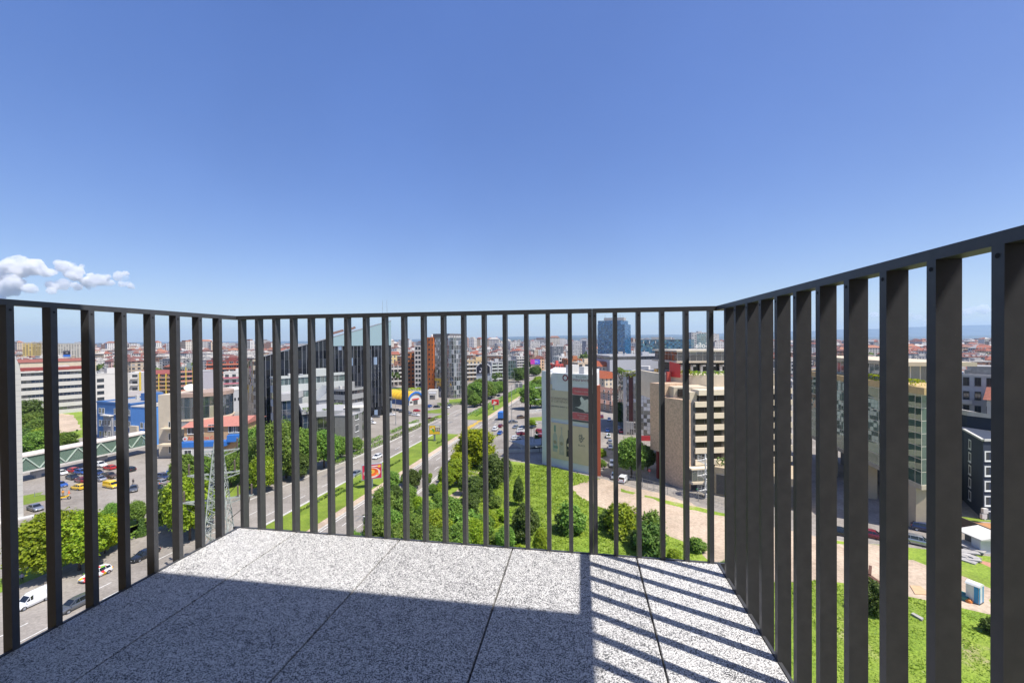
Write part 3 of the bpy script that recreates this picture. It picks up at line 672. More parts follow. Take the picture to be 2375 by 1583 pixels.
gp('grass_patch', [(225, 1215), (340, 1200), (345, 1232), (230, 1268)], .03, M_GRASS)
snp('verge', [(66, -84), (66, -74), (118, -74.5), (118, -84)], .03, M_GRASS)
snp('verge', [(18, -79), (18, -74.5), (66, -74.5), (66, -79)], .03, M_WILD)
gp('forecourt', [(848, 1022), (985, 985), (1030, 955), (1010, 930), (905, 922), (850, 960)], .02, M_ASPH)
gp('grass_patch', [(990, 952), (1024, 947), (1024, 958), (992, 958)], .032, M_GRASS)
gp('grass_patch', [(1003, 967), (1024, 961), (1046, 957), (1020, 970)], .032, M_GRASS)
gp('grass_patch', [(1040, 926), (1070, 924), (1092, 930), (1070, 934), (1042, 932)], .032, M_GRASS)
gp('car_park', [(1130, 1048), (1190, 975), (1262, 965), (1262, 1040), (1170, 1052)], .024, M_PAVE)
gp('car_park', [(130, 1150), (395, 1180), (410, 1085), (240, 1060), (60, 1090)], .02, M_ASPH)
gp('grass_patch', [(1228, 968), (1260, 966), (1260, 975), (1228, 976)], .034, M_GRASS)
gp('side_street_forecourt', [(1440, 1118), (1600, 1150), (1580, 1060), (1480, 1010), (1430, 1010)], .03, M_PAVE)
# tram-like orange strip beside the crossing
gp('grass_patch', [(1078, 994), (1138, 958), (1142, 960), (1085, 997)], .03, mat('ochre_strip', (.45, .3, .05), .9, var=.3))
# grass tufts standing in the lawn, one mass
def tufts(name, poly_px, count, size, m, avoid=()):
    rg = np.random.RandomState(5); P = np.array([g(*p)[:2] for p in poly_px]); lo, hi = P.min(0), P.max(0)
    pts = lo+(hi-lo)*rg.random((count*3, 2))
    def inside(pts, P):
        r = np.zeros(len(pts), bool); j = len(P)-1
        for i in range(len(P)):
            c = ((P[i, 1] > pts[:, 1]) != (P[j, 1] > pts[:, 1])) & (pts[:, 0] < (P[j, 0]-P[i, 0])*(pts[:, 1]-P[i, 1])/(P[j, 1]-P[i, 1]+1e-9)+P[i, 0]); r ^= c; j = i
        return r
    k = inside(pts, P)
    for a in avoid: k &= ~inside(pts, np.array([g(*p)[:2] for p in a]))
    pts = pts[k][:count]; n = len(pts)
    clump = .5+.5*np.sin(pts[:, 0]*.9+np.sin(pts[:, 1]*.7)*2)*np.sin(pts[:, 1]*1.1)
    s = size*(.4+.9*clump)*(.6+.8*rg.random(n))
    s *= np.clip(pts[:, 1]/75, .35, 1.3)
    N = rg.normal(size=(n, 3)); N[:, 2] = abs(N[:, 2])*.9+1.1
    me = quads(name, np.column_stack([pts, .04+s*.35]), N, s, m, 1.6, rg); o = link(name, me); return tag(o, 'long green grass and weeds growing over the lawn', 'grass', kind='stuff')
DIRTPX = [(1322, 1128), (1397, 1109), (1530, 1142), (1680, 1194), (1900, 1246), (2040, 1264), (2160, 1315), (2305, 1368), (2310, 1428), (2150, 1392), (2040, 1372), (1900, 1345), (1770, 1352), (1680, 1332), (1560, 1246), (1470, 1203), (1390, 1175), (1345, 1152)]
tufts('lawn_grass', [(1090, 1075), (1262, 1079), (1392, 1111), (1680, 1200), (2330, 1400), (2330, 1700), (1050, 1400)], 80000, .2, leafmat('grass_blades', (.17, .26, .02), (.33, .42, .05), .4), [DIRTPX])
# far ridge
def ridge(name, x0, x1, y, h, seed, m, base=-5):
    rg = random.Random(seed); mb = MB(); N_ = 220
    ph = [(rg.uniform(.4, 1.2)*k, rg.random()*6.3, 1/k**.9) for k in (1, 2, 3, 5, 8, 13, 21, 34)]
    def hh(t): return sum(a*math.sin(f*t*6.3+p) for f, p, a in ph)
    top = [];
    for i in range(N_+1):
        t = i/N_; top.append((x0+(x1-x0)*t, max(base+1, h(t)*(1+.16*hh(t)))))
    rows = 7
    for i in range(N_):
        for r in range(rows):
            def P(i, r): x, z = top[i]; q = r/rows; return (x+60*math.sin(i*1.7+r*2.1)*(r > 0), y-2600*(1-q)+90*math.sin(i*.9+r), base+(z-base)*q**1.1)
            mb.face([P(i, r), P(i+1, r), P(i+1, r+1), P(i, r+1)])
        mb.face([(*top[i][:1], y, top[i][1]), (top[i+1][0], y, top[i+1][1]), (top[i+1][0], y+1500, base), (top[i][0], y+1500, base)])
    return struct(mb.build(name, m, smooth=True))
M_HILL = gmat('wooded_hills', [(.3, (.02, .035, .025)), (.7, (.06, .075, .04))], .0012, 8, bump=0)
ridge('hills', -14000, 23000, 14500, lambda t: 150+340*max(0, min(1, (t-.2)*2.0))*(.78+.22*math.sin(t*9)), 3, M_HILL)
ridge('hills', -14000, 16000, 9500, lambda t: 50+45*math.sin(t*7+1)**2+70*max(0, (t-.4)), 8, M_HILL)
# ------------------------------------------------------------------ buildings on the left
WHITEW = mat('white_render', (.56, .54, .505), .8, var=.06, scale=.4); CREAM = mat('cream_render', (.56, .47, .34), .85, var=.08, scale=.5); BEIGE = mat('beige_cladding', (.56, .48, .36), .75, var=.07, scale=.7)
GREYW = mat('grey_render', (.30, .30, .31), .85, var=.1, scale=.6); GREYM = mat('grey_metal_cladding', (.30, .31, .33), .45, .3, var=.08); DGREY = mat('dark_grey_cladding', (.085, .088, .095), .6, var=.1)
BLUEW = mat('blue_render', (.06, .16, .38), .7, var=.08, scale=.6); BLUEB = mat('blue_panel', (.03, .16, .5), .5, var=.05); BROWNW = mat('brown_render', (.27, .13, .07), .8, var=.12); YELLW = mat('yellow_render', (.62, .45, .06), .8, var=.08)
ORANGEW = mat('orange_cladding', (.55, .14, .025), .7, var=.08, scale=.4); REDW = mat('red_panel', (.55, .035, .03), .5, var=.05); TRAVERT = mat('brown_stone_cladding', (.57, .40, .27), .8, var=.25, scale=2.6, bump=.2)
DGLASS = glassy('dark_ribbon_glass', (.03, .035, .042), .06, 1.2, 3, .06, (.1, .1, .11), .5)
def H_(px, py, Y): return hz(px, py, Y)
# long white office block with ribbon windows
r, L_ = banded('office_building', 'long white office block with six storeys of dark ribbon windows', at(8, 176), at(216, 198), 15, H_(120, 862, 188), 6, mat('white_spandrel', (.50, .48, .445), .8, var=.05, scale=.3), DGLASS, .45, mull=2.4)
mb = MB(); mb.box(1, L_-.5, 3, 12, H_(120, 862, 188)+.7, H_(120, 862, 188)+2.0); mb.build('roof_storey', mat('red_roof_sheet', (.24, .045, .035), .7, var=.2), r)
r, L_ = house('office_wing', 'blank white end wall of offices beside the ribbon windows with one window column', at(217, 199), at(292, 210), 14, H_(240, 867, 203), WHITEW)
parapet_roof(r, L_, 14, H_(240, 867, 203), ROOFG, .4, WHITEW); grid_windows(r, 'f', L_, 14, 15, 5, 1, 2.6, 1.5, DARKF, z0=1.4, x0=.5, x1=4)
grid_windows(r, 'f', L_, 14, 15, 5, 1, .8, .8, DARKF, z0=1.6, x0=L_-3.4, x1=L_-2.2)
r, L_ = house('apartment_block', 'white and yellow block with a column of small balconies at its right end', at(293, 212), at(325, 214), 13, H_(305, 864, 213), WHITEW)
H0 = H_(305, 864, 213); MB().box(L_-.5, L_+.21, -.45, -.02, 0, H0+.4).build('yellow_frame', YELLW, r)
grid_windows(r, 'f', L_, 13, H0, 5, 1, 2.2, 1.4, DARKF, x0=L_-3.8, x1=L_-1)
for k in range(5): MB().box(L_-4, L_-1, -1.1, -.02, k*H0/5+.2, k*H0/5+1.0).build('balcony', WHITEW, r)
def balcony_block(label, p0, p1, D, H, floors, wallm, railm, finm=None, cols=4, winm=None, rail_h=1.0, depth=1.3, name='apartment_block', roof=None, x0=0, x1=1):
    r, L_ = house(name, label, p0, p1, D, H, wallm); fh = H/floors; me = winmesh(L_/cols*.55, fh*.6, winm or WINF)
    grid_windows(r, 'f', L_, D, H, floors, cols, 0, 0, None, me=me, z0=fh*.18)
    for f in range(1, floors):
        mb = MB(); a, b = L_*x0, L_*x1; z = f*fh; mb.box(a, b, -depth, -.01, z-.14, z); mb.m = 1; mb.box(a, b, -depth, -depth+.08, z+.001, z+rail_h); mb.build('balcony', [CONC, railm], r)
    if finm:
        for c in range(cols+1): MB().box(L_*c/cols-.18, L_*c/cols+.18, -depth-.15, -.005, 0, H+.3).build('fin', finm, r)
    if roof: gable_roof(r, L_, D, H+.02, 2.4, roof)
    else: parapet_roof(r, L_, D, H, ROOFG, .5, wallm)
    grid_windows(r, 'l', L_, D, H, floors, 3, 1.4, 1.5, winm or WINF); grid_windows(r, 'r', L_, D, H, floors, 3, 1.4, 1.5, winm or WINF)
    return r, L_
balcony_block('brown and yellow balcony block under a dark red roof behind the white offices', at(318, 258), at(402, 264), 14, H_(360, 868, 260), 5, BROWNW, mat('brown_balcony', (.33, .19, .1), .8), YELLW, 5, roof=mat('dark_red_roof', (.23, .06, .05), .8, var=.2))
balcony_block('green and grey balcony block with yellow edge fins near the satellite dish', at(414, 250), at(446, 254), 14, H_(430, 852, 252), 6, mat('slate_render', (.16, .2, .2), .8), mat('salmon_balcony', (.45, .2, .14), .8), YELLW, 2)
r, L_ = house('warehouse', 'windowless grey box of a warehouse left of the white and pink flats', at(466, 262), at(510, 270), 20, H_(485, 861, 265), mat('lilac_grey_sheet', (.34, .33, .36), .6, var=.06)); parapet_roof(r, L_, 20, H_(485, 861, 265), ROOFG, .3, GREYW, False)
balcony_block('white framed flats with pink balcony bands behind the corner of the railing', at(517, 282), at(566, 288), 13, H_(535, 864, 285), 3, WHITEW, mat('pink_balcony', (.42, .12, .17), .7), None, 3)
balcony_block('flats with orange and maroon panels on the hillside of roofs', at(478, 345), at(560, 352), 14, H_(515, 836, 348), 5, mat('maroon_render', (.24, .06, .05), .8), mat('orange_panel', (.6, .16, .07), .7), None, 5)
r, L_ = house('warehouse', 'low grey shed with a row of tiny windows beside the clinic', at(522, 188), at(580, 196), 16, H_(545, 905, 190), mat('pale_grey_sheet', (.40, .41, .42), .6, var=.05)); grid_windows(r, 'f', L_, 16, 9, 1, 7, .7, 1.2, DARKF, z0=5.2, mull=0); parapet_roof(r, L_, 16, H_(545, 905, 190), WHITEW, .25, WHITEW, False)
# blue offices
Hb = H_(230, 933, 139)
r, L_ = house('blue_building', 'bright blue rendered building with a grey bay and white windows behind the glass skybridge', at(222, 139), at(300, 133), 18, Hb, BLUEW)
x0, x1 = .25*L_, .50*L_
MB().box(x0, x1, -.5, 3, 0, Hb*.64).build('grey_bay', GREYW, r); MB().box(x0-.2, x1+.3, -1.3, .5, Hb*.66, Hb*.69).build('canopy', WHITEW, r); MB().box(.66*L_, L_*.83, -.3, 3, 0, Hb*.6).build('cream_bay', CREAM, r)
me = winmesh(1.3, 1.9, WINF)
for x in (.1, .2): 
    for z in (.5, 4.2, 8.3): link('window', me, r, (x*L_, -.001, z))
for x in (.32, .43):
    for z in (1.0, 4.6): link('window', me, r, (x*L_, -.5, z))
for x in (.56, .9, .95):
    for z in (1.0, 4.6, 8.4): link('window', me, r, (x*L_, -.001, z))
parapet_roof(r, L_, 18, Hb, ROOFG, .5, BLUEW)
r, L_ = house('blue_building', 'lighter blue annex with cream wall right of the grey bay', at(302, 128), at(340, 126), 14, H_(318, 944, 127), mat('light_blue_render', (.10, .27, .62), .7, var=.06)); parapet_roof(r, L_, 14, H_(318, 944, 127), ROOFG, .3, WHITEW, False)
MB().box(.0, L_*.45, -.6, .0, 0, 6.2).build('cream_bay', CREAM, r); grid_windows(r, 'f', L_, 14, 9, 2, 2, 1.2, 1.8, WINF, x0=L_*.5, x1=L_)
r, L_ = house('apartment_block', 'cream house with tall arched windows above the blue roofs', at(288, 175), at(345, 178), 12, H_(315, 918, 176), CREAM); grid_windows(r, 'f', L_, 12, H_(315, 918, 176), 2, 5, 1.3, 2.6, WINF); gable_roof(r, L_, 12, H_(315, 918, 176), 1.6, mat('grey_tile', (.3, .27, .25), .8))
# beige office with rounded glass drum
bl = thing('drum_office', 'beige office with rounded dark glass drum storeys and a flat brown roof', 'building', at(400, 114), 0)
Y0 = 112; c0 = at(386, 120)-bl.location; DR_ = 9.2; zt = H_(400, 915, 114)
MB().box(-4.2, .4, 0, 14, -.5, zt).build('wall', BEIGE, bl)
def arc(cx, cy, rx, ry, a0, a1, n): return [(cx+rx*math.cos(R(a0+(a1-a0)*i/n)), cy+ry*math.sin(R(a0+(a1-a0)*i/n))) for i in range(n+1)]
def drum(z0, z1, rr, m, nm): MB().prism(arc(.41, 8, 9.3*rr, 8*rr, -90, 90, 24), z0, z1).build(nm, m, bl)
drumg = glassy('drum_glass', (.035, .05, .055), .05, 2.0, 3.4, .05, (.06, .06, .07), .6, light=.1, glass2=(.3, .3, .22))
drum(zt*.60, zt*.95, 1.0, drumg, 'glass_band'); drum(zt*.95+.002, zt+.2, 1.02, mat('brown_roof', (.34, .25, .2), .9), 'roof'); drum(zt*.57, zt*.6-.002, 1.03, CREAM, 'cornice'); drum(zt*.46, zt*.57-.002, 1.01, GREYM, 'spandrel'); drum(zt*.3, zt*.46-.002, .97, drumg, 'glass_band'); drum(-.5, zt*.3-.002, .9, GREYW, 'base_storey')
me = winmesh(1.2, 1.9, WINF)
for z in (1.2, 4.8, 8.0): link('window', me, bl, (-.9, -.001, z))
MB().box(-2.6, 3.5, -2.4, -.01, 3.6, 4.1).box(-2.6, 3.5, -1.6, -.01, 8.0, 8.3).build('canopy', CREAM, bl)
mb = MB(); lathe(mb, [(.01, 0), (.9, .25), (1.5, .8), (1.45, .85), (.85, .32), (.01, .08)], 16)
dish = mb.build('satellite_dish', WHITEW, None, True, at(440, 119, zt+.9), (R(35), 0, R(30))); tag(dish, 'white satellite dish on the flat brown roof of the drum office', 'satellite dish')
# clinic with red roof, red lettering and blue fascia
cp0, cp1 = at(424, 111), at(556, 113); r, L_ = house('clinic', 'orange beige clinic with low red roof, blue fascia and red lettering', cp0, cp1, 14, H_(520, 985, 114), mat('tan_render', (.50, .32, .17), .85, var=.06))
Hc = H_(520, 985, 114); gable_roof(r, L_, 14, Hc+.01, 1.6, mat('salmon_roof', (.42, .17, .13), .8, var=.1), .6)
MB().box(-.2, L_*.8, -2.2, -.02, 3.9, 5.2).box(L_*.8, L_+.1, -1.6, -.02, 4.8, 6.6).build('blue_fascia', BLUEB, r); MB().box(-.1, L_*.7, -2.0, -.03, 0, 3.88).build('white_porch', WHITEW, r)
me = winmesh(1.8, 1.8, WINF)
for x, y, z in ((.14, -2.0, 1.4), (.3, -2.0, 1.4), (.48, -.001, 7.6), (.12, -.001, 7.0), (.28, -.001, 7.0), (.93, -.001, 7.0), (.84, -.001, 7.0)): link('window', me, r, (x*L_, y, z))
REDL = mat('red_lettering', (.6, .04, .03), .5)
sx = .035*L_; text_on('Аси Сити Сар', 1.15, REDL, r, L_*.38, 6.0, -1.2, 'lettering', .05)
mb = MB(); mb.tube((sx+.4, -1.25, 6.0), (sx+.4, -1.1, 6.0), .6, n=20); mb.m = 1; mb.tube((sx+.4, -1.3, 6.0), (sx+.4, -1.26, 6.0), .22, n=12); mb.build('round_logo', [WHITEW, REDL], r)
# glass skybridge
P0, P1 = at(20, 92), at(345, 119); o, L_, ang = frame2(P0, P1); zb = 1.6+1.2
sb = thing('skybridge', 'enclosed green glass footbridge with white diagonal trusses over the car park', 'bridge', o, ang)
MB().box(0, L_, 0, 3.4, 2.1, 2.45).build('deck', WHITEW, sb); MB().box(0, L_, -.15, 3.55, 5.75, 6.15).build('roof', mat('pale_roof', (.62, .57, .52), .8), sb)
gg, t_, p_ = nodes('greenish_glass'); p_.inputs['Base Color'].default_value = (.16, .25, .19, 1); p_.inputs['Roughness'].default_value = .06; p_.inputs['Alpha'].default_value = .55
MB().box(.05, L_-.05, .1, .14, 2.46, 5.74).box(.05, L_-.05, 3.26, 3.3, 2.46, 5.74).build('glazing', gg, sb)
TRUSS = mat('pale_green_steel', (.42, .5, .42), .5); k = int(L_/4.2); d = L_/k
for i in range(k):
    a, b = (i*d, i*d+d/2), (i*d+d/2, (i+1)*d)
    MB().bar((i*d, .02, 2.6), (i*d+d/2, .02, 5.6), .22).bar((i*d+d/2, .02, 5.6), ((i+1)*d, .02, 2.6), .22).build('truss_bay', TRUSS, sb)
sb.location.z = 0
for x in (.18, .62):
    mb = MB(); mb.prism([(x*L_-1.0, 1.0), (x*L_+1.0, 1.0), (x*L_+1.0, 2.2), (x*L_-1.0, 2.2)], .9, 2.09); mb.box(x*L_-.45, x*L_+.45, 1.2, 2.0, -.3, .9); mb.build('pier', GREYW, sb)
# neighbouring white tower with rounded top corner
pr_e = at(47, 74.6); wd = Vector((.64, .77, 0)).normalized(); ww = 1.65
wt = thing('white_tower', 'narrow white rounded-top end of a tower at the left edge', 'building', pr_e-wd*ww, math.atan2(wd.y, wd.x))
zt = H_(36, 822, 74.6); prof = [(-3, -.5), (ww, -.5)]+[(ww-1.3+1.3*math.cos(R(a)), zt-4+4*math.sin(R(a))) for a in range(0, 91, 15)]+[(-3, zt)]
mb = MB(); mb.face([(x, 0, z) for x, z in prof]); mb.face([(x, 6, z) for x, z in prof[::-1]])
for a, b in zip(prof, prof[1:]+prof[:1]): mb.face([(a[0], 0, a[1]), (a[0], 6, a[1]), (b[0], 6, b[1]), (b[0], 0, b[1])])
mb.build('wall', mat('white_panels', (.46, .445, .41), .6, var=.04), wt)
mb = MB()
for z in range(1, 27, 1): mb.box(-3, ww-.01, -.012, -.001, z*1.0, z*1.0+.03)
mb.build('panel_joints', GREYW, wt); MB().box(-3, ww+1.2, -1.2, -.02, -.2, .25).build('plinth', CONC, wt)
# dark sloping glass building and its stepped podium
sg = thing('sloped_glass_building', 'black glass office whose roofline climbs to a sharp corner on the right', 'building')
A = at(604, 146); Bp = at(907, 181); dv = (Bp-A).normalized(); nv = Vector((-dv.y, dv.x, 0)); Ln = (Bp-A).length
zA, zB = H_(604, 828, 146), H_(907, 744, 181)
poly = [A, Bp, Bp+nv*5, A+nv*22]; zs = [zA, zB, zB-.6, zA-2]
sgm = glassy('black_curtain_wall', (.012, .014, .02), .03, 1.5, 3.2, .035, (.05, .055, .06), .8, light=.03, glass2=(.2, .27, .38), wob=.12, spec=.5); sgm.node_tree.nodes['Principled BSDF'].inputs['IOR'].default_value = 1.42  # the few sky-blue panes are sky reflections put into the glass colour
MB().prism([tuple(p[:2]) for p in poly], -.5, 0, ztop=zs).build('glass_facade', sgm, sg)
mb = MB(); nn = int(Ln/1.5)
for i in range(nn+1):
    q = A+dv*(Ln*i/nn)-nv*.07; z = zA+(zB-zA)*i/nn; mb.tube((q.x, q.y, 4), (q.x, q.y, z), .07, n=4)
mb.build('mullions', mat('pale_mullion', (.4, .41, .43), .4, .4), sg)
pg, pt__, pp = nodes('painted_sky_reflection'); pp.inputs['Base Color'].default_value = (.30, .42, .46, 1); pp.inputs['Roughness'].default_value = .05; pp.inputs['Alpha'].default_value = .8
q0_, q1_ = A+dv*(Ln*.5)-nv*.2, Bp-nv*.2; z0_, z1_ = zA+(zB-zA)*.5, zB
MB().prism([tuple(q0_[:2]), tuple(q1_[:2]), tuple((q1_+nv*.12)[:2]), tuple((q0_+nv*.12)[:2])], z0_-3.5, 0, ztop=[z0_, z1_, z1_, z0_]).build('sky_reflection_strip', pg, sg)  # pale strip painting the sky's reflection onto the upper facade
mb = MB(); mb.bar(A-nv*.1+Vector((0, 0, zA+.1)), Bp-nv*.1+Vector((0, 0, zB+.1)), .35); mb.build('roof_edge', GREYM, sg)
q0 = A+dv*(Ln*.55); mb = MB()
for f, w, h in ((.5, 5, 1.3), (.62, 4, .9)):
    q = A+dv*(Ln*f)+nv*2; z = zA+(zB-zA)*f; mb.bar(q+Vector((0, 0, z+h)), q+dv*w+Vector((0, 0, z+h+1.5)), .5, .9)
mb.build('roof_plant', mat('rust_plant', (.2, .12, .1), .7), sg)
for dxx in (0, 1.9):
    q = at(888, 178)+Vector((dxx, 0, 0)); MB().tube((q.x, q.y, zB-6), (q.x, q.y, H_(888, 696, 178)), .09, .05, 6).build('roof_mast', GREYM, sg)
r, L_ = banded('office_building', 'beige ribbon-window strip beside the sloping black glass', at(586, 150), at(603, 150), 10, H_(595, 838, 150), 8, BEIGE, DGLASS, .5)
# podium terraces
r, L_ = banded('terrace_wing', 'pale greenish glazed wing along the foot of the tall black glass', at(636, 141), at(806, 161), 4, H_(720, 873, 151), 4, mat('pale_terrace', (.42, .44, .42), .6, var=.06), glassy('pale_green_glass', (.10, .14, .13), .06, 1.4, 3, .06, (.4, .42, .4), .5), .5)
M_PG = glassy('podium_glass', (.03, .05, .09), .05, 1.3, 3.2, .05, (.3, .3, .3), .5)
def terrace(label, px, Y, h0, h1, m, D=8, name='terrace_wing', cat='building'):
    pts = [tuple(at(x, y)[:2]) for x, y in zip(px, Y)]
    back = Vector((-.5, .86, 0)); pl = pts+[(pts[-1][0]+back.x*D, pts[-1][1]+back.y*D), (pts[0][0]+back.x*D, pts[0][1]+back.y*D)]
    r = thing(name, label, cat)
    MB().prism(pl, -.5, h0).build('wall', m, r); cx = sum(p[0] for p in pl)/len(pl); cy = sum(p[1] for p in pl)/len(pl)
    e = [(cx+(p[0]-cx)*1.05, cy+(p[1]-cy)*1.05) for p in pl]; MB().prism(e, h0+.002, h1).build('parapet', mat('terrace_parapet', (.36, .36, .36), .6, var=.06), r)
    return r, pl
terrace('blue glazed lower terrace wing rising out of the street trees', (642, 672, 705), (136, 138, 150), H_(660, 928, 138), H_(660, 912, 138), M_PG, 16)
terrace('grey terrace wing with white parapets stepping down to the boulevard', (700, 726, 790), (131, 133, 143), H_(720, 958, 133), H_(720, 948, 133), M_PG, 16)
rr_, pl = terrace('dark low corner wing with flat grey roof and sun canopy', (733, 808, 845), (125, 127, 137), H_(790, 963, 127), H_(790, 950, 127), glassy('shaded_glass', (.035, .04, .035), .06, 1.8, 3, .05, (.16, .16, .15), .5), 14)
r, L_ = house('terrace_wing', 'grey metal clad block with pitched pale roof in the middle of the terraces', at(738, 140), at(800, 146), 10, H_(765, 925, 143), GREYM); gable_roof(r, L_, 10, H_(765, 925, 143), 4.2, mat('pale_metal_roof', (.46, .47, .47), .35, .4, var=.05), .4, 'y')
r, L_ = banded('terrace_wing', 'striped grey office wing with planted balconies next to the car forecourt', at(802, 138), at(846, 146), 9, H_(825, 905, 141), 5, mat('mid_grey_panel', (.27, .27, .26), .7, var=.08), DGLASS, .42)
mb = MB(); q = at(795, 127, H_(795, 950, 127)); MB().prism([(q.x, q.y), (q.x+6.5, q.y+2.2), (q.x+5.2, q.y+6), (q.x-1.2, q.y+4)], q.z+.4, q.z+.62).build('sun_canopy', mat('white_canopy', (.66, .62, .54), .6), rr_)
r, L_ = house('corner_pier', 'grey three storey corner with white window grilles at the foot of the terraces', at(812, 121), at(838, 128), 5, H_(825, 962, 123), mat('stone_grey', (.2, .195, .185), .8)); grid_windows(r, 'f', L_, 5, 10.6, 3, 1, 2.4, 2.0, WINF, x0=.4, x1=L_-.4, mull=1); parapet_roof(r, L_, 5, H_(825, 962, 123), ROOFG, .3, GREYW, False)
k = 0
for px, Y, z, w in ((700, 133, H_(700, 948, 133), 3), (772, 141, H_(772, 938, 141), 5), (745, 128, H_(745, 951, 128), 3), (826, 140, H_(826, 950, 140), 3)):
    a = at(px, Y-2.2, z-.4); hedge(a, a+Vector((w, .7, 0)), 1.0, 1.1, ['trimmed planting on the blue terrace roof', 'long green planter hedge in front of the pitched metal roof', 'small shrub planter on the dark corner roof', 'planter shrubs on the striped office balcony'][k], LEAF_MID, name='planter_shrubs'); k += 1
# ------------------------------------------------------------------ buildings in the middle
# yellow arched market hall
mh = thing('market_hall', 'market hall with yellow ribbed barrel roof and blue arched gable', 'building', at(962, 208), 0)
a0 = at(962, 208); a1 = at(893, 222); d = (a1-a0).normalized(); Lm = (a1-a0).length; mh.rotation_euler[2] = math.atan2(d.y, d.x)+math.pi
rad = 4.6; zb = 2.6
def archpts(rx, rz, n=16): return [(rx*math.cos(math.pi*i/n), zb+rz*math.sin(math.pi*i/n)) for i in range(n+1)]
pr = archpts(rad, 3.9); mb = MB()
for i in range(len(pr)-1):
    for j in range(18):
        x0, x1 = -Lm*j/18, -Lm*(j+1)/18; mb.m = j % 2 and 1 or 0; k = .06*(j % 2)
        mb.face([(x0, pr[i][0]*(1+k*.2), pr[i][1]+k), (x1, pr[i][0]*(1+k*.2), pr[i][1]+k), (x1, pr[i+1][0]*(1+k*.2), pr[i+1][1]+k), (x0, pr[i+1][0]*(1+k*.2), pr[i+1][1]+k)][::-1])
mb.build('roof', [mat('yellow_roof', (.82, .5, .02), .5, var=.05), mat('yellow_roof_rib', (.72, .42, .02), .5)], mh)
pa = archpts(rad+.1, 4.0); pb = archpts(rad-.7, 3.2); mb = MB()
for i in range(len(pa)-1):
    q = [(pa[i], pa[i+1]), (pb[i], pb[i+1])]
    for x in (.05, .6): mb.face([(x, *pa[i]), (x, *pa[i+1]), (x, *pb[i+1]), (x, *pb[i])])
    mb.face([(.05, *pa[i]), (.6, *pa[i]), (.6, *pa[i+1]), (.05, *pa[i+1])])
mb.build('arch', BLUEB, mh)
MB().face([(.0, *p) for p in archpts(rad-.6, 3.1)]).box(-.02, .03, -4, 4, -.3, 2.59).build('gable', WHITEW, mh)
MB().box(.04, .1, -1.4, 1.4, 0, 2.3).box(.04, .1, -3.6, -1.9, 1, 2).build('entrance', DGLASS, mh); MB().box(.12, .2, -2.2, 2.2, 2.5, 3.1).build('sign_board', REDW, mh); MB().box(-Lm, -.05, -rad, rad, -.3, zb).build('wall', mat('navy_wall', (.05, .1, .25), .6), mh)
r, L_ = house('market_annex', 'long low building with white walls and green planted roof behind the market hall', at(880, 232), at(988, 240), 9, H_(940, 905, 235), WHITEW); grid_windows(r, 'f', L_, 9, 5, 1, 8, 1.6, 1.6, DARKF); hedge(at(905, 233, H_(940, 905, 235)), at(975, 238, H_(940, 905, 235)), 6, 1.0, 'green roof planting on the white market annex', LEAF_YELLOW, name='roof_planting')
balcony_block('white and red brick balcony flats right of the sloping glass corner', at(902, 300), at(931, 304), 14, H_(915, 846, 302), 5, mat('brick_brown', (.25, .12, .08), .8), WHITEW, WHITEW, 3)
r, L_ = house('apartment_block', 'yellow gabled apartment block seen over the brick balcony flats', at(904, 420), at(926, 424), 14, H_(915, 822, 420), mat('yellow_cream', (.62, .48, .22), .8)); grid_windows(r, 'f', L_, 14, H_(915, 822, 420), 5, 3, 1.6, 1.7, WINF); gable_roof(r, L_, 14, H_(915, 822, 420), 3, ROOFR)
r, L_ = house('tower_block', 'rust orange tower slab standing left of the white tower', at(944, 268), at(961, 270), 14, H_(953, 818, 269), mat('rust_render', (.34, .11, .03), .8, var=.1)); grid_windows(r, 'f', L_, 14, H_(953, 818, 269), 9, 2, 1.3, 1.3, DARKF); parapet_roof(r, L_, 14, H_(953, 818, 269), ROOFG, .4, BROWNW, False)
r, L_ = house('tower_block', 'slim white tower with two columns of square windows', at(961, 262), at(977, 262), 14, H_(968, 803, 262), WHITEW); grid_windows(r, 'f', L_, 14, H_(968, 803, 262), 10, 2, 1.4, 1.5, DARKF, x0=.3, x1=L_-.3); parapet_roof(r, L_, 14, H_(968, 803, 262), ROOFG, .5, WHITEW, False)
ot = thing('orange_tower', 'tall orange tower slab with a column of small windows before dark glass', 'building')
o, L_, ang = frame2(at(988, 241), at(1005, 239)); ot.location = o; ot.rotation_euler[2] = ang; Ho = H_(995, 782, 241)
MB().box(0, L_, 0, 18, -.5, Ho).build('wall', ORANGEW, ot); grid_windows(ot, 'f', L_, 18, Ho, 12, 1, 1.0, 1.1, DARKF, x0=.6, x1=L_-1.4); grid_windows(ot, 'f', L_, 18, Ho, 12, 1, .45, .8, DARKF, x0=L_-1.3, x1=L_-.1, mull=0)
mb = MB(); lathe(mb, [(1.3, Ho), (1.3, Ho+.8), (.9, Ho+1.5), (.01, Ho+1.8)], 14, (1.3, 5)); mb.build('roof_dome', WHITEW, ot, True)
dt = thing('glass_tower', 'dark mirrored glass tower block right of the orange slab', 'building'); o, L_, ang = frame2(at(1005.5, 240), at(1041, 236)); dt.location = o; dt.rotation_euler[2] = ang; Hd = H_(1022, 782, 237)
chk = glassy('mirrored_checker_glass', (.06, .065, .075), .04, .9, 1.6, .08, (.1, .1, .11), .6, light=.28, glass2=(.42, .43, .45), wob=.06)
MB().box(0, L_, 0, 16, -.5, Hd).build('glass_facade', chk, dt); MB().box(-.2, L_+.6, -.3, 16, Hd+.01, Hd+2.1).build('roof_storey', mat('roof_brown_grey', (.13, .12, .125), .7), dt); MB().box(-.06, L_, -.08, -.02, 9, 10.6).build('yellow_band', YELLW, dt)
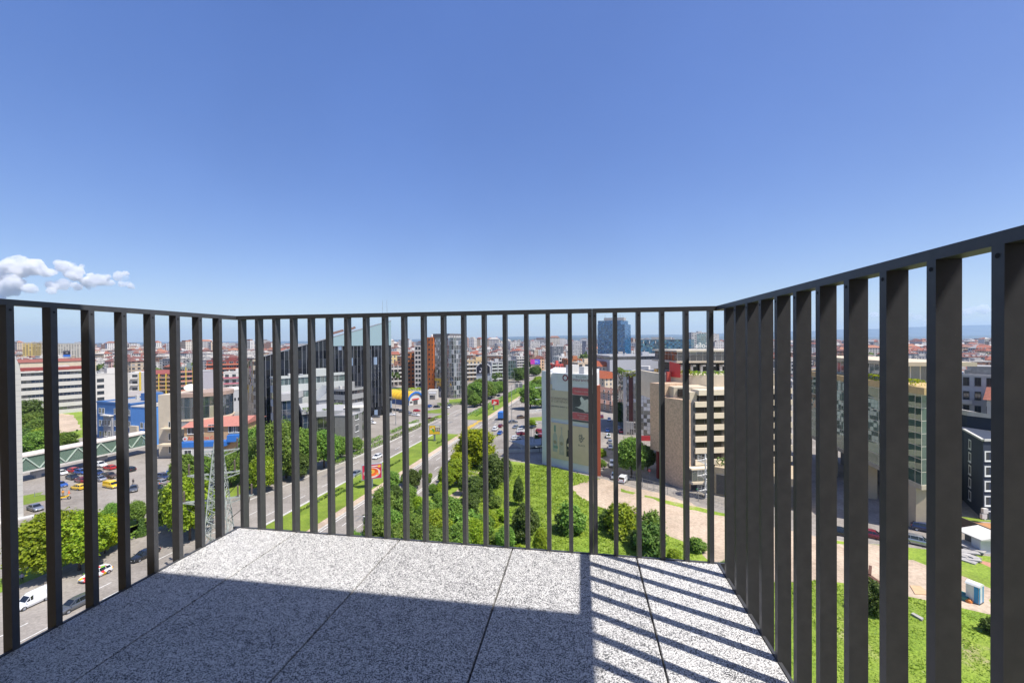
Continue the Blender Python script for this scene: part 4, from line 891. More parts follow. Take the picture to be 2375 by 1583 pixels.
rt = thing('round_glass_tower', 'rounded dark glass tower covered in small framed windows', 'building', at(1054, 236), 0); rr = (at(1071, 236).x-at(1037, 236).x)/2; Hr = H_(1053, 783, 232)
mb = MB(); mb.prism(arc(0, 0, rr, rr*1.3, 0, 354, 40), -.5, Hr); mb.build('glass_facade', glassy('framed_round_glass', (.05, .06, .07), .05, 1.35, 2.5, .12, (.36, .36, .37), .6, light=.12, glass2=(.35, .37, .4), wob=.06), rt)
mb = MB()
for i in range(14): a = R(360*i/14); mb.box(rr*.8*math.cos(a)-.35, rr*.8*math.cos(a)+.35, rr*math.sin(a)-.35, rr*math.sin(a)+.35, Hr, Hr+1.2)
mb.build('roof_plant', WHITEW, rt)
r, L_ = house('kiosk_building', 'small white building with blue lettering board at the foot of the orange tower', at(991, 226), at(1012, 226), 5, 5.2, WHITEW); MB().box(.5, L_-.5, -.1, -.02, 3.2, 4.4).build('sign_board', mat('pale_sign', (.66, .68, .72), .5), r); MB().box(1, L_-1, -.05, -.01, .2, 2.4).build('entrance', DGLASS, r)
balcony_block('cream balcony flats with brown bays right of the round tower', at(1080, 330), at(1130, 336), 16, H_(1100, 836, 333), 5, mat('sand_render', (.52, .38, .2), .8), mat('white_rail', (.62, .6, .55), .7), None, 6)
# black house-shaped sign wall
hs = thing('sign_wall', 'black house-shaped advertising wall on a grey block with pale lettering', 'billboard', at(1104, 300), 0); ws = at(1137, 300).x-at(1104, 300).x
MB().box(0, ws, .5, 14, -.5, H_(1120, 866, 300)).build('wall', mat('blue_grey_wall', (.33, .37, .42), .7), hs); zt, zm, zl = H_(1120, 842, 300), H_(1105, 850, 300), H_(1105, 866, 300)
def houseshape(mb, x0, x1, y0, y1, z0, zm, zt, c):
    pl = [(x0, z0), (x1, z0), (x1, zm), (x1-c, zt), (x0+c, zt), (x0, zm)]
    mb.face([(x, y0, z) for x, z in pl]); mb.face([(x, y1, z) for x, z in pl[::-1]])
    for a, b in zip(pl, pl[1:]+pl[:1]): mb.face([(a[0], y0, a[1]), (a[0], y1, a[1]), (b[0], y1, b[1]), (b[0], y0, b[1])])
    return mb
houseshape(MB(), -.2, ws+.2, .01, 2, zl, zm, zt, ws*.27).build('frame', mat('pale_frame', (.5, .5, .5), .5), hs); houseshape(MB(), .35, ws-.5, -.1, .0, zl+.2, zm-.1, zt-.5, ws*.25).build('panel', mat('black_panel', (.012, .014, .025), .4), hs)
PALE = mat('pale_lettering', (.5, .5, .55), .5); text_on('TE', 3.4, PALE, hs, ws*.45, zm-2.2, -.12); mb = MB().tube((ws*.28, -.14, zl+1.4), (ws*.28, -.11, zl+1.4), .75, n=14); mb.build('round_logo', PALE, hs)
balcony_block('grey white flats with glass balconies between the black sign wall and the trees', at(1139, 318), at(1167, 322), 16, H_(1152, 840, 320), 6, mat('cool_grey_render', (.40, .40, .40), .8), mat('pale_green_rail', (.45, .49, .45), .5), mat('pale_fin', (.5, .5, .48), .8), 2, DARKF)
r, L_ = house('glass_office', 'green-black glazed office slab by the far end of the avenue trees', at(1169, 345), at(1196, 350), 14, H_(1182, 836, 347), glassy('green_black_glass', (.03, .06, .06), .05, 2, 3.2, .08, (.3, .34, .33), .5)); parapet_roof(r, L_, 14, H_(1182, 836, 347), ROOFG, .4, GREYW)
balcony_block('white terraced apartments with dark windows beyond the glazed slab', at(1198, 420), at(1222, 424), 16, H_(1210, 826, 422), 6, WHITEW, WHITEW, None, 4, DARKF)
r, L_ = house('apartment_block', 'peach gabled apartment house beside the magenta poster', at(1248, 420), at(1262, 422), 12, H_(1254, 832, 420), mat('peach_render', (.6, .4, .26), .8)); grid_windows(r, 'f', L_, 12, 15, 5, 2, 1.5, 1.6, DARKF); gable_roof(r, L_, 12, H_(1254, 832, 420), 3, ROOFR, .3, 'y')
pb = thing('poster_panel', 'wide magenta and blue poster high on a far facade', 'billboard', at(1230, 412), 0); wp = at(1252, 412).x-at(1230, 412).x; z0, z1 = H_(1240, 844, 412), H_(1240, 833, 412)
mb = MB().box(0, wp*.45, 0, .5, z0, z1); mb.m = 1; mb.box(wp*.45+.002, wp, 0, .5, z0, z1); mb.build('panel', [mat('magenta_print', (.6, .05, .4), .5), mat('blue_print', (.12, .12, .7), .5)], pb); MB().box(.5, wp-.5, .6, 10, -.5, z1-1).build('supporting_block', CREAM, pb)
text_on('5G', 3.0, mat('white_print', (.75, .75, .75), .5), pb, wp*.62, (z0+z1)/2, -.05)
# far white residential towers
for i, (px0, px1, top, Y, c) in enumerate(((1183, 1206, 793, 800, 0), (1229, 1252, 791, 860, 0), (1253, 1266, 797, 900, 1), (1213, 1224, 797, 950, 2), (1328, 1346, 792, 820, 1), (1347, 1358, 796, 840, 0), (1360, 1374, 791, 780, 2), (1152, 1166, 797, 900, 2), (1604, 1646, 772, 520, 3), (1655, 1668, 775, 900, 0), (1280, 1307, 803, 620, 4), (52, 75, 795, 620, 5), (60, 96, 795, 640, 6), (134, 185, 797, 600, 7))):
    cols = ((.6, .58, .54), (.46, .46, .47), (.38, .38, .4), (.5, .5, .48), (.16, .17, .19), (.55, .4, .12), (.62, .53, .36), (.6, .55, .45))
    fm = facade('tower_facade_%d' % c, cols[c], cw=3.4, ch=3.0, wx=(.2, .75), wz=(.3, .8), light=.3, band=(.22, tuple(v*.75 for v in cols[c])))
    labs = ('white residential high-rise on the skyline with grey ends', 'white twin high-rise right of the magenta poster', 'pale high-rise close beside the white twin', 'dim grey high-rise between the two white towers', 'grey high-rise above the insurance banner wall', 'white high-rise touching the grey one over the banner wall', 'slate high-rise just left of the blue glass tower', 'concrete grey block near the thin skyline chimney', 'grey hotel block with green glass strip behind the Sofia sign', 'white slab on the skyline right of the Sofia sign', 'black office block on the skyline over the banner wall', 'orange and white balcony block on the left skyline', 'cream apartment slab on the left skyline', 'cream grid-fronted apartment slab behind the small roof poster')
    r, L_ = house('high_rise', labs[i], at(px0, Y), at(px1, Y+4), 18, H_((px0+px1)/2, top, Y), fm); h = H_((px0+px1)/2, top, Y); parapet_roof(r, L_, 18, h, ROOFG, 1.0, mat('high_rise_roof', (.42, .42, .42), .9))
    if i == 8: MB().box(L_*.28, L_*.8, -.3, -.02, 4, h-1).build('glass_strip', glassy('teal_strip', (.06, .13, .15), .05, 1.5, 3, .06, (.4, .42, .42), .4), r)
ch = thing('chimney', 'thin red and white striped chimney on the skyline', 'chimney', at(1152, 1500), 0); zc = H_(1152, 781, 1500)
for i in range(6): MB().tube((0, 0, zc*i/6), (0, 0, zc*(i+1)/6), 3.2-.25*i, 3.0-.25*i, 12).build('band', REDW if i % 2 else WHITEW, ch)
# small roof poster on the left
o = thing('roof_poster', 'small white framed poster on the long red roof at left', 'billboard', at(145, 330), 0); w = at(164, 330).x-at(145, 330).x; z0, z1 = H_(155, 828, 330), H_(155, 812, 330)
MB().box(0, w, 0, .3, z0, z1).build('frame', WHITEW, o); mb = MB().box(.4, w-.4, -.06, -.01, z0+2, z1-.4); mb.m = 1; mb.box(.4, w-.4, -.06, -.01, z0+.4, z0+1.99); mb.build('panel', [mat('black_print', (.02, .02, .03), .5), mat('blue_poster_print', (.04, .2, .7), .5)], o)
text_on('VIP', 1.6, mat('white_print', (.75, .75, .75), .5), o, w/2, z0+3.4, -.09); [MB().tube((x, .2, 10), (x, .2, z0), .15).build('post', GREYM, o) for x in (1, w-1)]
r, L_ = house('red_roof_hall', 'long building with bright red roof and cream wall behind the offices', at(45, 300), at(222, 342), 16, H_(130, 838, 320), CREAM); gable_roof(r, L_, 16, H_(130, 838, 320), 2.2, mat('bright_red_roof', (.24, .08, .055), .8, var=.15, scale=.5)); grid_windows(r, 'f', L_, 16, 9, 2, 20, 1.6, 1.6, DARKF)
# ------------------------------------------------------------------ banner building
bb = thing('banner_building', 'pale grey corner building whose shaded front is covered with advertising banners', 'building')
B0 = g(1260.5, 1074.5); B1 = g(1387, 1103); o, Lb, ang = frame2(B0, B1); bb.location = o; bb.rotation_euler[2] = ang
inv = Matrix.Rotation(-ang, 4, 'Z'); sd_ = inv @ SU.to_3d(); Hb = 23.6
pale = mat('pale_grey_facade', (.63, .63, .62), .75, var=.05, scale=.5)
back = [(Lb, 0), (Lb+sd_.x*26, sd_.y*26), (sd_.x*26-2, sd_.y*26), (0, 0)]
MB().prism([(0, 0), (Lb, 0), (Lb+sd_.x*26, sd_.y*26), (sd_.x*26, sd_.y*26)], -.5, Hb-.6).build('wall', pale, bb)
MB().box(-.15, Lb*.16, -.35, .6, -.2, Hb+.1).box(Lb*.2, Lb-.8, -.3, .5, Hb-4.6, Hb-.3).box(Lb*.16, Lb-.8, -.16, -.02, 0, 4.1).build('frame', pale, bb)
MB().box(Lb-.78, Lb-.02, -.3, 1.2, -.2, Hb-3).box(Lb-.78, Lb-.02, -.25, .8, Hb-2.99, Hb+.2).build('white_pilaster', mat('white_metal', (.62, .62, .62), .5), bb)
ps = MB(); s0 = Vector((Lb, -.28)); sv = Vector((sd_.x, sd_.y)); pn = Vector((sv.y, -sv.x))
def along(a, b): p = s0+sv*a+pn*b; return (p.x, p.y)
ps.prism([along(0, .02), along(0, .75), along(2.2, .75), along(2.2, .02)], -.2, Hb-2.7); ps.build('red_fin', mat('brick_red_cladding', (.33, .075, .035), .6, var=.06), bb)
MB().prism([along(3, .0), along(3, .1), along(25, .1), along(25, 0)], 2, Hb-3).build('side_windows', DGLASS, bb)
MB().box(Lb*.32, Lb*.45, 3, 6, Hb-.6, Hb+1.5).build('roof_hut', CONC, bb); MB().box(Lb*.55, Lb*.64, 3.5, 6, Hb-.6, Hb+1.2).build('roof_hut', CONC, bb)
LING = (.40, .37, .29); M_BAN = mat('grey_beige_banner', (.58, .49, .34), .75, var=.04, scale=.6); M_BAN2 = mat('sand_banner', (.68, .53, .33), .75, var=.05, scale=.6)
def panel(x0, x1, z0, z1, m, nm='banner', y=-.24): return MB().box(x0*Lb, x1*Lb, y-.04, y, z0, z1).build(nm, m, bb)
# heights from the photograph at mid face
zz = lambda py: hz(1320, py, (B0.y+B1.y)/2)
zl, zh = zz(878.5)-1.6, zz(858)
panel(.30, .90, zz(886), zz(866), mat('logo_banner', (.62, .63, .59), .75, var=.04), 'logo_banner', -.32)
DR = mat('dark_red_print', (.20, .01, .025), .6); GP = mat('grey_print', (.16, .15, .15), .6)
mb = MB(); zc_ = zz(876); n = 28; rx = .052*Lb
for i in range(n):
    a, b = 2*math.pi*i/n, 2*math.pi*(i+1)/n
    mb.face([(.45*Lb+q*rx*math.cos(t), -.375, zc_+q*rx*math.sin(t)) for q, t in ((1, a), (1, b), (.62, b), (.62, a))])
mb.build('ring_logo', DR, bb)
text_on('BULGARIA', .62, GP, bb, .735*Lb, zz(872.2), -.375, align='CENTER'); text_on('insurance', 1.12, DR, bb, .725*Lb, zz(878.5), -.375)
panel(.165, .545, zz(972), zz(893), M_BAN); panel(.56, .93, zz(974), zz(894), mat('charcoal_photo_print', (.085, .085, .08), .6, var=.45, scale=.35))
RED2 = mat('muted_red_print', (.55, .12, .12), .6); PINKL = mat('pink_white_print', (.56, .40, .38), .6)
for py in (904.5, 961):
    mb = MB(); x0, x1, z0, z1 = .575*Lb, .915*Lb, zz(py)-.85, zz(py)+.8; q = .3
    pl = [(x0+q, z0), (x1-q, z0), (x1, z0+q), (x1, z1-q), (x1-q, z1), (x0+q, z1), (x0, z1-q), (x0, z0+q)]
    mb.m = 1; mb.face([(x, -.30, z) for x, z in [(x0-.1, z0-.1), (x1+.1, z0-.1), (x1+.1, z1+.1), (x0-.1, z1+.1)]]); mb.m = 0; mb.face([(x, -.31, z) for x, z in pl]); mb.build('red_label', [RED2, PINKL], bb)
text_on('Подарете време', .5, PINKL, bb, .745*Lb, zz(905), -.33); text_on('Всеки ден', .5, PINKL, bb, .745*Lb, zz(959), -.33); text_on('заедно', .5, PINKL, bb, .745*Lb, zz(964), -.33)
hand = [(.62, 0), (.70, .35), (.735, 1.0), (.71, 2.2), (.735, 2.75), (.765, 2.3), (.79, 1.9), (.84, 2.25), (.87, 2.0), (.865, 1.55), (.92, 1.3), (.925, .6), (.885, .5), (.895, -.2), (.85, -.75), (.80, -.85), (.76, -.35), (.69, -.15), (.64, .15)]
mb = MB(); c = Vector((.79*Lb, zz(942)+.5)); pts = [Vector((x*Lb, zz(942)+z)) for x, z in hand]
for a, b in zip(pts, pts[1:]+pts[:1]): mb.face([(a.x, -.295, a.y), (b.x, -.295, b.y), (c.x, -.295, c.y)])
mb.build('pale_hand_print', mat('pale_photo_print', (.62, .60, .50), .7, var=.15), bb)
for i, (t, z, sz, m) in enumerate((('НЕЗАВИСИМОСТ', 926, .78, mat('faded_red_print', (.27, .2, .17), .7)), ('И СИГУРНОСТ', 933, .78, mat('faded_brown_print', (.25, .21, .16), .7)), ('застраховка живот и здраве', 944.5, .58, GP), ('злато', 905, .6, GP))):
    text_on(t, sz, m, bb, (.36, .36, .36, .2)[i]*Lb, zz(z), -.30)
panel(.165, .545, zz(1068), zz(983), M_BAN2); panel(.56, .93, zz(1070), zz(984.5), M_BAN2)
def bottle(cx, z0, h, w, m, nm, y=-.29):
    pr = [(0, .5), (.56, .5), (.66, .36), (.72, .15), (.97, .13), (.97, .17), (1, .17)]; mb = MB()
    for (t0, a), (t1, b) in zip(pr, pr[1:]): mb.face([(cx-a*w, y, z0+t0*h), (cx+a*w, y, z0+t0*h), (cx+b*w, y, z0+t1*h), (cx-b*w, y, z0+t1*h)])
    return mb.build(nm, m, bb)
zb0 = zz(1059); hh = zz(995)-zb0
bottle(.245*Lb, zb0+.7, hh*.98, 1.35, mat('pale_bottle_print', (.43, .42, .33), .6), 'printed_bottle'); bottle(.37*Lb, zb0+.2, hh*1.02, 1.4, mat('clear_bottle_print', (.49, .42, .31), .6), 'printed_bottle', -.292); bottle(.50*Lb, zb0+.1, hh*.96, 1.3, mat('black_bottle_print', (.02, .02, .022), .5), 'printed_bottle', -.294)
mb = MB()
for cx, z, w, h in ((.245, 3.1, .5, .35), (.37, 3.0, .5, .35)): mb.face([(cx*Lb+w*math.cos(t*.5236), -.30, zb0+z+h*1.3*math.sin(t*.5236)) for t in range(12)])
mb.m = 1; mb.face([(.5*Lb+.42*math.cos(t*.4189), -.30, zb0+2.9+.42*math.sin(t*.4189)) for t in range(15)]); mb.box(.5*Lb-.65, .5*Lb+.65, -.30, -.298, zb0+1.7, zb0+1.78); mb.box(.5*Lb-.65, .5*Lb+.65, -.30, -.298, zb0+1.35, zb0+1.4); mb.m = 2; mb.box(.215*Lb, .30*Lb, -.30, -.296, zb0+1.6, zb0+2.2)
mb.box(.225*Lb, .262*Lb, -.30, -.296, zb0+hh*.85, zb0+hh*1.08); mb.build('bottle_labels', [mat('tan_print', (.33, .27, .17), .6), M_BAN2, mat('sage_print', (.2, .3, .22), .6)], bb)
mb = MB(); cx, cz = .735*Lb, zz(1010); rg = random.Random(3)
for i in range(26): a = rg.random()*6.28; q = rg.random()**.6; x, z = cx+.75*q*math.cos(a), cz+1.0*q*math.sin(a); mb.box(x-.14, x+.12, -.293, -.29, z-.16, z+.12) if i % 2 else mb.face([(x-.2, -.2931, z-.1), (x+.2, -.2931, z-.1), (x, -.2931, z+.3)])
mb.build('engraved_crest', mat('engraving_print', (.22, .2, .15), .7), bb); text_on('BLACK', .62, mat('engraving_print', (.22, .2, .15), .7), bb, .735*Lb, zz(1027), -.30)
LAMPW = mat('lamp_white', (.7, .7, .68), .4)
for x, z in ((.0, 902), (.0, 930), (.0, 957), (.0, 988), (.0, 1015), (.0, 1045)):
    MB().bar((x*Lb, -.36, zz(z)), (x*Lb-1.0, -1.4, zz(z)-.1), .09).box(x*Lb-1.3, x*Lb-.8, -1.7, -1.35, zz(z)-.16, zz(z)-.02).build('banner_lamp', LAMPW, bb)
for x, z in ((.27, 862), (.9, 866)):
    MB().bar((x*Lb, -.36, zz(z)), (x*Lb-.3, -1.8, zz(z)+.1), .09).box(x*Lb-.9, x*Lb+.4, -2.0, -1.75, zz(z), zz(z)+.16).build('banner_lamp', LAMPW, bb)
# ------------------------------------------------------------------ blue glass towers in the distance
def prismb(name, label, corners, H, m, part='glass_facade', cat='building'):
    r = thing(name, label, cat); MB().prism([tuple(p[:2]) for p in corners], -.5, H).build(part, m, r); return r
BG = glassy('blue_curtain_wall', (.015, .085, .2), .05, 1.2, 1.2, .07, (.02, .06, .1), .45, light=.04, glass2=(.08, .2, .34), wob=.07, metal=.0, spec=.6)
c = [at(1386, 420), at(1449, 412), at(1463, 428), at(1400, 440)]; bt = prismb('blue_glass_tower', 'tall blue glass office tower with a stepped pale side', c, H_(1425, 752, 418), BG)
c = [at(1387, 422), at(1441, 416), at(1457, 430), at(1402, 438)]; MB().prism([tuple(p[:2]) for p in c], H_(1425, 752, 418)+.01, H_(1425, 743, 418)).build('upper_storey', BG, bt); c = [at(1401, 424), at(1447, 419), at(1452, 430), at(1408, 434)]; MB().prism([tuple(p[:2]) for p in c], H_(1425, 743, 418)+.01, H_(1425, 736, 418)).build('plant_room', mat('plant_room_grey', (.36, .34, .32), .8), bt)
mb = MB()
for px in (1404, 1436, 1440, 1445): q = at(px, 426); mb.tube((q.x, q.y, H_(1425, 737, 418)), (q.x, q.y, H_(1425, 728, 418)), .2, .1, 6)
mb.build('roof_masts', GREYM, bt)
c = [at(1486, 440), at(1603, 432), at(1610, 470), at(1490, 470)]; lb = prismb('blue_glass_block', 'long blue-green glass office block left of the Sofia sign', c, H_(1540, 787, 436), glassy('teal_curtain_wall', (.015, .09, .16), .04, 2.0, 1.8, .06, (.03, .07, .08), .8, light=.06, glass2=(.12, .3, .3), wob=.12, spec=.6))
MB().prism([tuple(p[:2]) for p in (at(1511, 445), at(1556, 443), at(1558, 455), at(1513, 455))], H_(1540, 787, 436)+.01, H_(1540, 781, 436)).build('plant_room', mat('plant_room_grey', (.36, .34, .32), .8), lb)
mb = MB()
for i in range(8): q = at(1492+i*14, 438.6-i*.55); mb.box(q.x-.35, q.x+.35, q.y-.6, q.y-.1, H_(1540, 796, 436), H_(1540, 790, 436))
mb.build('light_fins', WHITEW, lb)
r, L_ = banded('shopping_centre', 'low grey and white shopping centre with a dark window strip before the blue glass block', at(1414, 285), at(1592, 292), 40, H_(1500, 826, 288), 2, mat('shop_grey', (.42, .43, .45), .6, var=.05), DGLASS, .22, mull=3)
r, L_ = house('service_block', 'dark slate service block behind the red panel', at(1570, 262), at(1606, 264), 20, H_(1588, 828, 263), mat('slate_panel', (.13, .14, .17), .6)); parapet_roof(r, L_, 20, H_(1588, 828, 263), ROOFG, .4, GREYW, False)
# terracotta houses along the side street
for i, (px0, px1, Y, top, ri, c, lab) in enumerate(((1402, 1430, 236, 878, 4.0, (.6, .5, .36), 'cream house with bright orange hipped roof on the side street'), (1417, 1446, 205, 912, 2.0, (.55, .38, .3), 'pinkish house with tiled roof nearer along the side street'), (1422, 1452, 178, 940, 1.0, (.42, .30, .22), 'brown house with small roof beside the parked cars of the side street'), (1396, 1420, 290, 850, 3.5, (.62, .6, .55), 'white house with orange roof at the end of the side street'))):
    r, L_ = house('house', lab, at(px0, Y), at(px1, Y+3), 16, H_(px0, top, Y), mat('house_wall_%d' % i, c, .85)); gable_roof(r, L_, 16, H_(px0, top, Y), ri, mat('orange_tile', (.42, .11, .045), .85, var=.2, scale=2) if i in (0, 3) else mat('brown_tile', (.2, .11, .08), .85, var=.2, scale=2), .5, 'y')
    grid_windows(r, 'f', L_, 16, H_(px0, top, Y), 4, 3, 1.2, 1.5, WINF); grid_windows(r, 'l', L_, 16, H_(px0, top, Y), 4, 4, 1.2, 1.5, WINF)
for i, (px0, px1, Y, top, c, lab) in enumerate(((1296, 1318, 330, 828, (.66, .64, .6), 'white flats with dark windows over the banner roof'), (1316, 1350, 300, 834, (.42, .16, .07), 'terracotta and white flats above the banner roof hut'), (1340, 1380, 260, 842, (.62, .5, .36), 'peach stepped roof terrace building behind the banner wall'), (1384, 1412, 330, 832, (.64, .63, .62), 'white balcony block left of the blue glass tower base'), (1288, 1306, 280, 846, (.6, .1, .08), 'low building with red awning roof behind the banner wall'))):
    balcony_block(lab, at(px0, Y), at(px1, Y+2), 14, H_(px0, top, Y), 6 if Y > 290 else 5, mat('mid_wall_%d' % i, c, .85), WHITEW, None, 3, DARKF)
# planted-roof office with black and white mirrored panels
g0, g1 = at(1452, 138), at(1540, 132); pr_, L_ = house('planted_roof_office', 'black and white mirrored office with plants hanging over its roof edge', g0, g1, 22, H_(1490, 868, 136), glassy('black_white_panels', (.02, .024, .03), .2, 1.1, 1.25, .1, (.12, .13, .14), .6, light=.45, glass2=(.6, .62, .64), wob=.08))
Hp = H_(1490, 868, 136); s0_, s1_ = at(1433, 160), g0
o2, L2, a2 = frame2(s0_, s1_); sideg = MB().box(0, L2, .02, 5, 0, Hp-.02); q = sideg.build('side_glazing', glassy('side_mirror_glass', (.08, .10, .07), .04, 1.4, 3, .05, (.2, .21, .2), .6, wob=.07), pr_); q.matrix_local = Matrix.Rotation(-pr_.rotation_euler[2], 4, 'Z') @ Matrix.Translation(o2-g0) @ Matrix.Rotation(a2, 4, 'Z')
MB().box(-.9, .1, -.5, 1.2, 0, Hp).build('white_pier', WHITEW, pr_); MB().box(.9, 2.2, -.3, .1, 4.5, Hp-.5).build('dark_red_panel', mat('oxblood_panel', (.09, .02, .02), .4), pr_); MB().box(-1, L_, -.4, 22, Hp+.01, Hp+.5).build('roof', ROOFG, pr_)
mb = MB()
for i in range(6): mb.box(.4+i*.75, .55+i*.75, -1.6, -1.45, 0, 4.2); mb.box(.4+i*.75, .55+i*.75, -1.6, -.02, 4.2, 4.35)
mb.box(.4, 4.3, -1.62, -1.43, 2.2, 2.32); mb.box(.4, 4.3, -1.62, -1.43, 4.36, 4.5); mb.build('white_pergola', WHITEW, pr_)
MB().box(3, 6, 6, 9, Hp+.5, Hp+2.4).build('roof_hut', WHITEW, pr_); MB().box(9, 14, 5, 12, Hp+.5, Hp+2).build('roof_hut', WHITEW, pr_)
a = at(1446, 137.5, Hp-.7); b = at(1536, 131.6, Hp-.7); hedge(a, b, 1.6, 1.9, 'yellow-green plants spilling over the mirrored office roof', LEAF_YELLOW, name='roof_planting')
a = at(1434, 158, Hp-.5); hedge(a, at(1447, 140, Hp-.5), 1.4, 1.5, 'green plants along the side roof edge of the mirrored office', LEAF_MID, name='roof_planting')
# ------------------------------------------------------------------ beige stepped office on the right
C0 = g(1590, 1136); e1 = Vector((.995, .10, 0)).normalized(); e2 = Vector((-.473, .881, 0)).normalized()
bo = thing('stepped_office', 'beige stepped office with ribbon windows, brown stone side wall and glazed penthouse', 'building', C0, math.atan2(e1.y, e1.x))
Mi = (Matrix.Translation(C0) @ Matrix.Rotation(math.atan2(e1.y, e1.x), 4, 'Z')).inverted()
def lo(v): return Mi @ Vector((v.x, v.y, 0))
k2 = lo(C0+e2)              # direction of the side wall in local axes
def sidep(t): return (k2.x*t, k2.y*t)
SPAN = mat('cream_spandrel', (.70, .60, .45), .75, var=.05, scale=.5); BRG = glassy('brown_ribbon_glass', (.03, .024, .02), .12, 1.4, 3, .05, (.02, .018, .017), .6, light=.06, glass2=(.12, .10, .08), spec=.35); BRG.node_tree.nodes['Principled BSDF'].inputs['IOR'].default_value = 1.35
zt_low = H_(1570, 926, 87); zt_up = H_(1510, 888, 93); W_ = 24.0
def brick_uv(mb): return mb
# stone side wall: lower wing then taller end raised over the open ground floor
mb = MB(); a, b = sidep(0), sidep(6.2); mb.prism([(0, 0), (1.2, 0), (b[0]+1.2, b[1]), b][0:4], -.5, zt_low); mb.build('stone_wall', TRAVERT, bo)
b2 = sidep(9.5); mb = MB(); mb.prism([sidep(6.21), (sidep(6.21)[0]+6, sidep(6.21)[1]), (b2[0]+6, b2[1]), b2], 6.4, zt_up); mb.build('stone_wall', TRAVERT, bo)
q = sidep(8.6); MB().box(q[0]+.8, q[0]+1.5, q[1]-.35, q[1]+.35, -.3, 6.39).build('red_pillar', mat('oxblood_pillar', (.2, .02, .02), .5), bo)
MB().prism([(1.21, .3), (W_, .3), (W_, 15), (sidep(8)[0]+1.6, 8)], -.5, zt_low-.6).build('wall', mat('recess_wall', (.08, .08, .085), .7), bo)
fh = 27.1*C0.y/961; zt = H_(1620, 902, 88); x0 = 2.2
top = zt; n_f = 7
for f in range(n_f):
    z1 = zt-f*fh; xa = x0 if f > 0 else 3.0
    MB().box(xa, W_, -.02, 6, z1-fh*.46, z1).build('spandrel', SPAN, bo)
    mb = MB(); z0 = z1-fh+.001; mb.box(xa+.2, W_-.1, .28, .5, z0, z1-fh*.46-.001); mb.m = 1
    for i in range(12): x = xa+.2+(W_-xa-.4)*i/11; mb.box(x-.04, x+.04, .2, .279, z0, z1-fh*.46)
    mb.build('window_band', [BRG, DARKF], bo)
    if f > 1: MB().box(.35, x0-.02, .5, 2, z0, z1).build('corner_return', SPAN, bo)
MB().box(1.5, x0+.9, .9, 6, zt_low-3, zt-fh*.2).build('stair_wall', BEIGE, bo)
# terraces behind the side wall
tb = H_(1560, 893, 93); p = sidep(5.0); MB().prism([(p[0]+1.3, p[1]-1.0), (p[0]+8.5, p[1]-2.5), (p[0]+9, p[1]+6), (p[0]+1.3, p[1]+6)], zt_low-3, tb).build('terrace_block', BEIGE, bo)
MB().box(p[0]+2.0, p[0]+5.2, p[1]-1.62, p[1]-1.3, zt_low+.3, zt_low+2.0).build('terrace_window', BRG, bo)
zd = H_(1600, 866, 98); MB().prism(arc(15, 17, 14.5, 12, 180, 290, 26)+[(26, 6.2), (26, 26), (1, 26)], zt_low-2, zd).build('curved_storey', BEIGE, bo)
mb = MB(); pts = arc(15, 17, 14.3, 11.8, 182, 290, 30)+[(25.5, 6.4)]
for a, b in zip(pts, pts[1:]): mb.bar((a[0], a[1], zd+.9), (b[0], b[1], zd+.9), .05)
for a in pts: mb.bar((a[0], a[1], zd), (a[0], a[1], zd+.9), .04)
mb.build('terrace_railing', GREYM, bo)
# penthouse: arcade, glazed band and roofs
za, zb_, zc_, ztp = zd, H_(1620, 840, 100), H_(1620, 836, 100), H_(1620, 811, 100)
MB().prism([(5.5, 13), (24, 11), (25, 24), (5.5, 24)], za, zb_).build('arcade_glazing', mat('dark_arcade', (.012, .013, .015), .2), bo)
mb = MB()
for i in range(9):
    x = 5.6+i*2.3; y = 12.3-i*.25; mb.box(x, x+.5, y-.2, y+.3, za+.02, zb_-.5); mb.box(x, x+1.25, y-.2, y+.2, zb_-.9, zb_-.52); 
mb.build('white_arcade', WHITEW, bo)
MB().prism([(4.2, 11.6), (25, 9.6), (25, 25), (4.2, 25)], zb_+.001, zc_).build('penthouse_floor', mat('penthouse_slab', (.5, .42, .32), .7), bo)
MB().prism([(4.6, 12), (24.6, 10), (24.6, 24), (4.6, 24)], zc_+.001, ztp-.4).build('penthouse_glazing', glassy('penthouse_glass', (.03, .035, .04), .04, 1.5, 1.5, .035, (.42, .38, .32), .6, wob=.03), bo)
MB().prism([(4.2, 11.6), (25, 9.6), (25, 25), (4.2, 25)], ztp-.399, ztp).build('roof', mat('penthouse_roof', (.52, .46, .37), .7), bo)
rp = at(1553, 97); q = lo(rp); za2 = H_(1553, 865, 97)
mb = MB(); q2 = lo(at(1578, 94)); zt1, zt2 = H_(1553, 838, 97), H_(1577, 845, 94)
mb.prism([(q.x, q.y), (q2.x, q2.y), (q2.x+.3, q2.y+.8), (q.x+.3, q.y+.8)], zd-.6, 0, ztop=[zt1, zt2, zt2, zt1]); mb.build('red_roof_panel', REDW, bo)
q = lo(at(1547.5, 96)); MB().box(q.x, q.x+.8, q.y, q.y+.8, zt_low, H_(1550, 862, 96)).build('red_chimney', mat('brick_red', (.38, .06, .04), .7), bo)
q = lo(at(1524, 104)); MB().box(q.x, q.x+1.2, q.y, q.y+1, zt_low, H_(1527, 869, 104)).box(q.x-.3, q.x+1.3, q.y-.2, q.y+1.2, H_(1527, 868.5, 104), H_(1527, 855, 104)).build('roof_hut', mat('amber_block', (.6, .33, .05), .7), bo)
a = at(1562, 95.5, zd+.02); b = at(1690, 94.5, zd+.02); hedge(at(1562, 97.5, zd+.02), at(1604, 93.3, zd+.02), .9, 1.0, 'yellow flowering shrubs along the curved terrace left of the arcade', LEAF_YELLOW, name='planter_shrubs'); hedge(at(1606, 93.2, zd+.02), at(1690, 94.5, zd+.02), .9, .8, 'green and yellow planter shrubs below the penthouse arcade', LEAF_BRIGHT, name='planter_shrubs')
